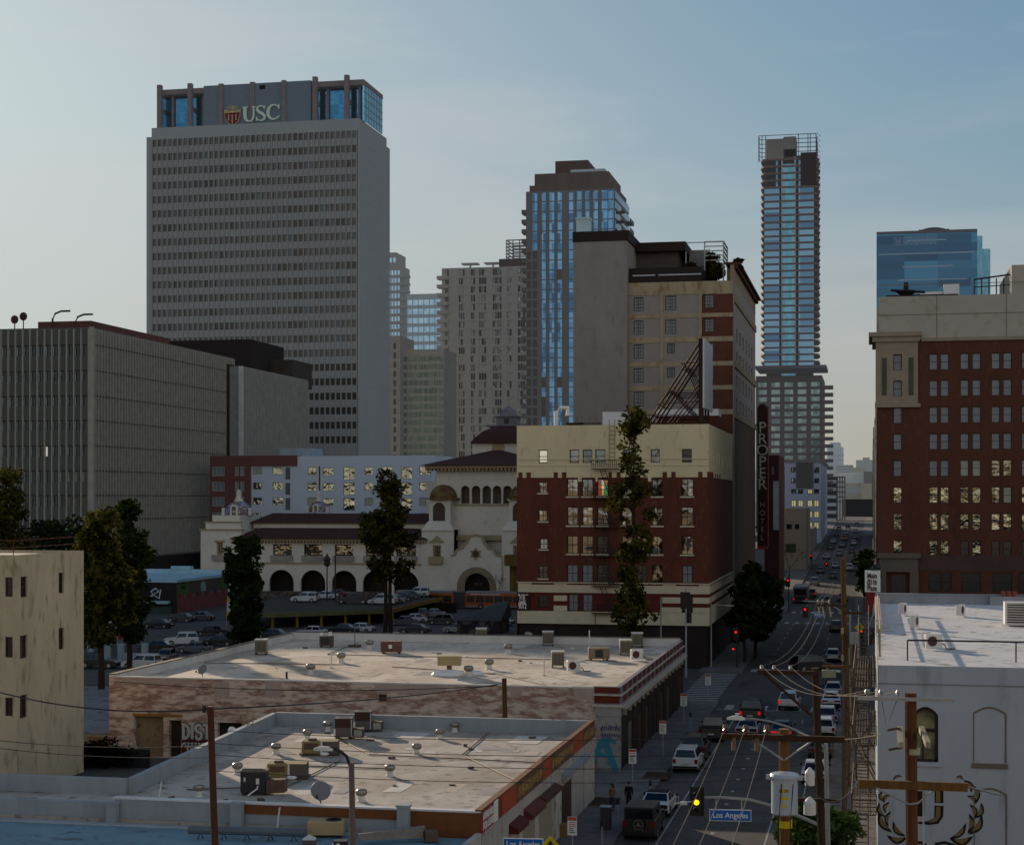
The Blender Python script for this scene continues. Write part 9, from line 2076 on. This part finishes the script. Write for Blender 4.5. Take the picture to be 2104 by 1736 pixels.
def person(label,pos,rz,h,pose,top,topm,legm,shoem,hairm,hairlen,sex):
    t = thing('person',label,'person',(0,0,0));k = h/1.75;V = lambda x,y,z:(x*k,y*k,z*k)
    sw = .19 if sex == 'm' else .165;hw = .085
    la,ra,ll,rl = pose
    N_ = [(V(0,0,.95),(.15*k,.11*k)),(V(0,.0,1.12),(.135*k,.10*k)),(V(0,.005,1.32),(.16*k,.11*k)),(V(0,0,1.43),(.11*k,.08*k)),(V(0,.01,1.50),.052*k),(V(0,.02,1.56),.055*k),(V(0,.03,1.63),(.078*k,.092*k)),(V(0,.025,1.70),(.07*k,.085*k))]
    E = [(i,i+1) for i in range(7)]
    for s_,A in ((-1,la),(1,ra)):
        sh,el,wr = V(s_*sw,0,1.40),V(*A[0]),V(*A[1]);i0 = len(N_);N_ += [(sh,.058*k),(el,.043*k),(wr,.03*k)];E += [(3,i0),(i0,i0+1),(i0+1,i0+2)]
        W,El = Vector(wr),Vector(el);d = (W-El).normalized();palm = W+d*.08*k;ip = len(N_);N_.append((tuple(palm),(.038*k,.018*k)));E.append((i0+2,ip))
        u = d.cross(Vector((1,0,.2))).normalized()
        for f,L_ in enumerate((.075,.085,.08,.06)):
            b_ = palm+u*(.03-.02*f)*k+d*.02*k;j = len(N_);N_ += [(tuple(b_+d*.02*k),.0095*k),(tuple(b_+d*L_*.6*k+Vector((0,.008,0))),.0085*k),(tuple(b_+d*L_*k+Vector((0,.02,0))),.007*k)];E += [(ip,j),(j,j+1),(j+1,j+2)]
        j = len(N_);tb = W+d*.035*k;N_ += [(tuple(tb+u*.04*k),.011*k),(tuple(tb+u*.055*k+d*.04*k),.009*k)];E += [(i0+2,j),(j,j+1)]
    for s_,A in ((-1,ll),(1,rl)):
        i0 = len(N_);N_ += [(V(s_*hw,0,.88),.092*k),(V(*A[0]),.062*k),(V(*A[1]),.042*k),(V(A[1][0],A[1][1]+.13,.04),.04*k)];E += [(0,i0),(i0,i0+1),(i0+1,i0+2),(i0+2,i0+3)]
    body = skin(N_,E,'body',SKIN,t)
    b = MB();b.rings([[V(x*w_,y,z) for x in (-1,1)] for w_,y,z in ((.012,.115,1.655),(.018,.135,1.615),(.02,.112,1.605))],close=False,caps=False)
    for s_ in (-1,1):b.ball(V(s_*.083,.03,1.635),.014*k,.022*k,.033*k,6,4)
    b.build('face_features',SKIN,t)
    b = MB();[b.ball(V(s_*.03,.112,1.65),.013*k,.008*k,.008*k,6,4) for s_ in (-1,1)];b.build('eyes',mat('eye_dark','#141010',.3),t)
    b = MB();b.ball(V(0,.118,1.585),.026*k,.008*k,.007*k,8,4);b.build('mouth',mat('lip','#6a3a34',.5),t)
    b = MB();b.ball(V(0,.0,1.695),.097*k,.108*k,.1*k,12,8)
    if hairlen:b.rings([[V(.105*c_*math.cos(a),-.03+.085*c_*math.sin(a),z) for a in [PI+PI*i/8 for i in range(9)]] for c_,z in ((.9,1.72),(1.05,1.6),(1.1,1.46),(.95,1.32),(.6,1.26))],close=False,caps=False)
    b.build('hair',hairm,t,smooth=True)
    # clothing grown around the same joints, a little larger
    T = [(N_[i][0],tuple(v*1.13 for v in N_[i][1]) if isinstance(N_[i][1],tuple) else N_[i][1]*1.2) for i in range(4)];TE = [(0,1),(1,2),(2,3)]
    if top == 'coat':T[0] = (V(0,0,.72),(.2*k,.15*k))
    for s_,A in ((-1,la),(1,ra)):i0 = len(T);T += [(V(s_*sw,0,1.40),.074*k),(V(*A[0]),.058*k),(tuple(Vector(V(*A[0])).lerp(Vector(V(*A[1])),.93)),.045*k)];TE += [(3,i0),(i0,i0+1),(i0+1,i0+2)]
    skin(T,TE,'jacket' if top == 'coat' else 'top',topm,t)
    T = [(V(0,0,.99),(.155*k,.118*k)),(V(0,0,.9),(.15*k,.12*k))];TE = [(0,1)]
    for s_,A in ((-1,ll),(1,rl)):i0 = len(T);T += [(V(s_*hw,0,.82),.105*k),(V(*A[0]),.078*k),(tuple(Vector(V(*A[1])).lerp(Vector(V(*A[0])),.06)),.064*k)];TE += [(1,i0),(i0,i0+1),(i0+1,i0+2)]
    skin(T,TE,'trousers',legm,t)
    for s_,A in ((-1,ll),(1,rl)):b = MB();b.rings([[V(A[1][0]+x*w_,A[1][1]+y,z) for x,z in ((-.045,.0),(.045,0),(.04,hz),(-.04,hz))] for y,w_,hz in ((-.07,.8,.09),(.0,1,.11),(.1,1.05,.07),(.19,.7,.05))]);b.build('shoe',shoem,t)
    t.location = pos;t.rotation_euler = (0,0,rz);return t
p = PG(1258,1669,0);p.z = .15
person('person with long dark hair, tan top and blue jeans standing on the left pavement',p,PI-.5,1.68,(((-.26,-.02,1.14),(-.2,.16,1.0)),((.25,-.03,1.13),(.16,.16,1.06)),((-.09,.03,.5),(-.10,.02,.08)),((.1,.05,.5),(.13,-.02,.08))),'top',mat('cloth_tan','#7a5b48',.9),mat('cloth_denim','#2b3648',.9),BLACK,HAIR,True,'f')
p = PG(1292,1668,0);p.z = .15
person('person dressed all in black walking away beside the parked white convertible',p,.15,1.8,(((-.225,-.05,1.13),(-.22,.08,.9)),((.225,.02,1.13),(.22,-.1,.92)),((-.09,.08,.5),(-.09,.02,.08)),((.09,-.02,.5),(.09,-.2,.12))),'coat',mat('cloth_black','#0d0c0d',.9),mat('cloth_black_trousers','#100f11',.9),BLACK,mat('hair_short','#120c0a',.7),False,'m')
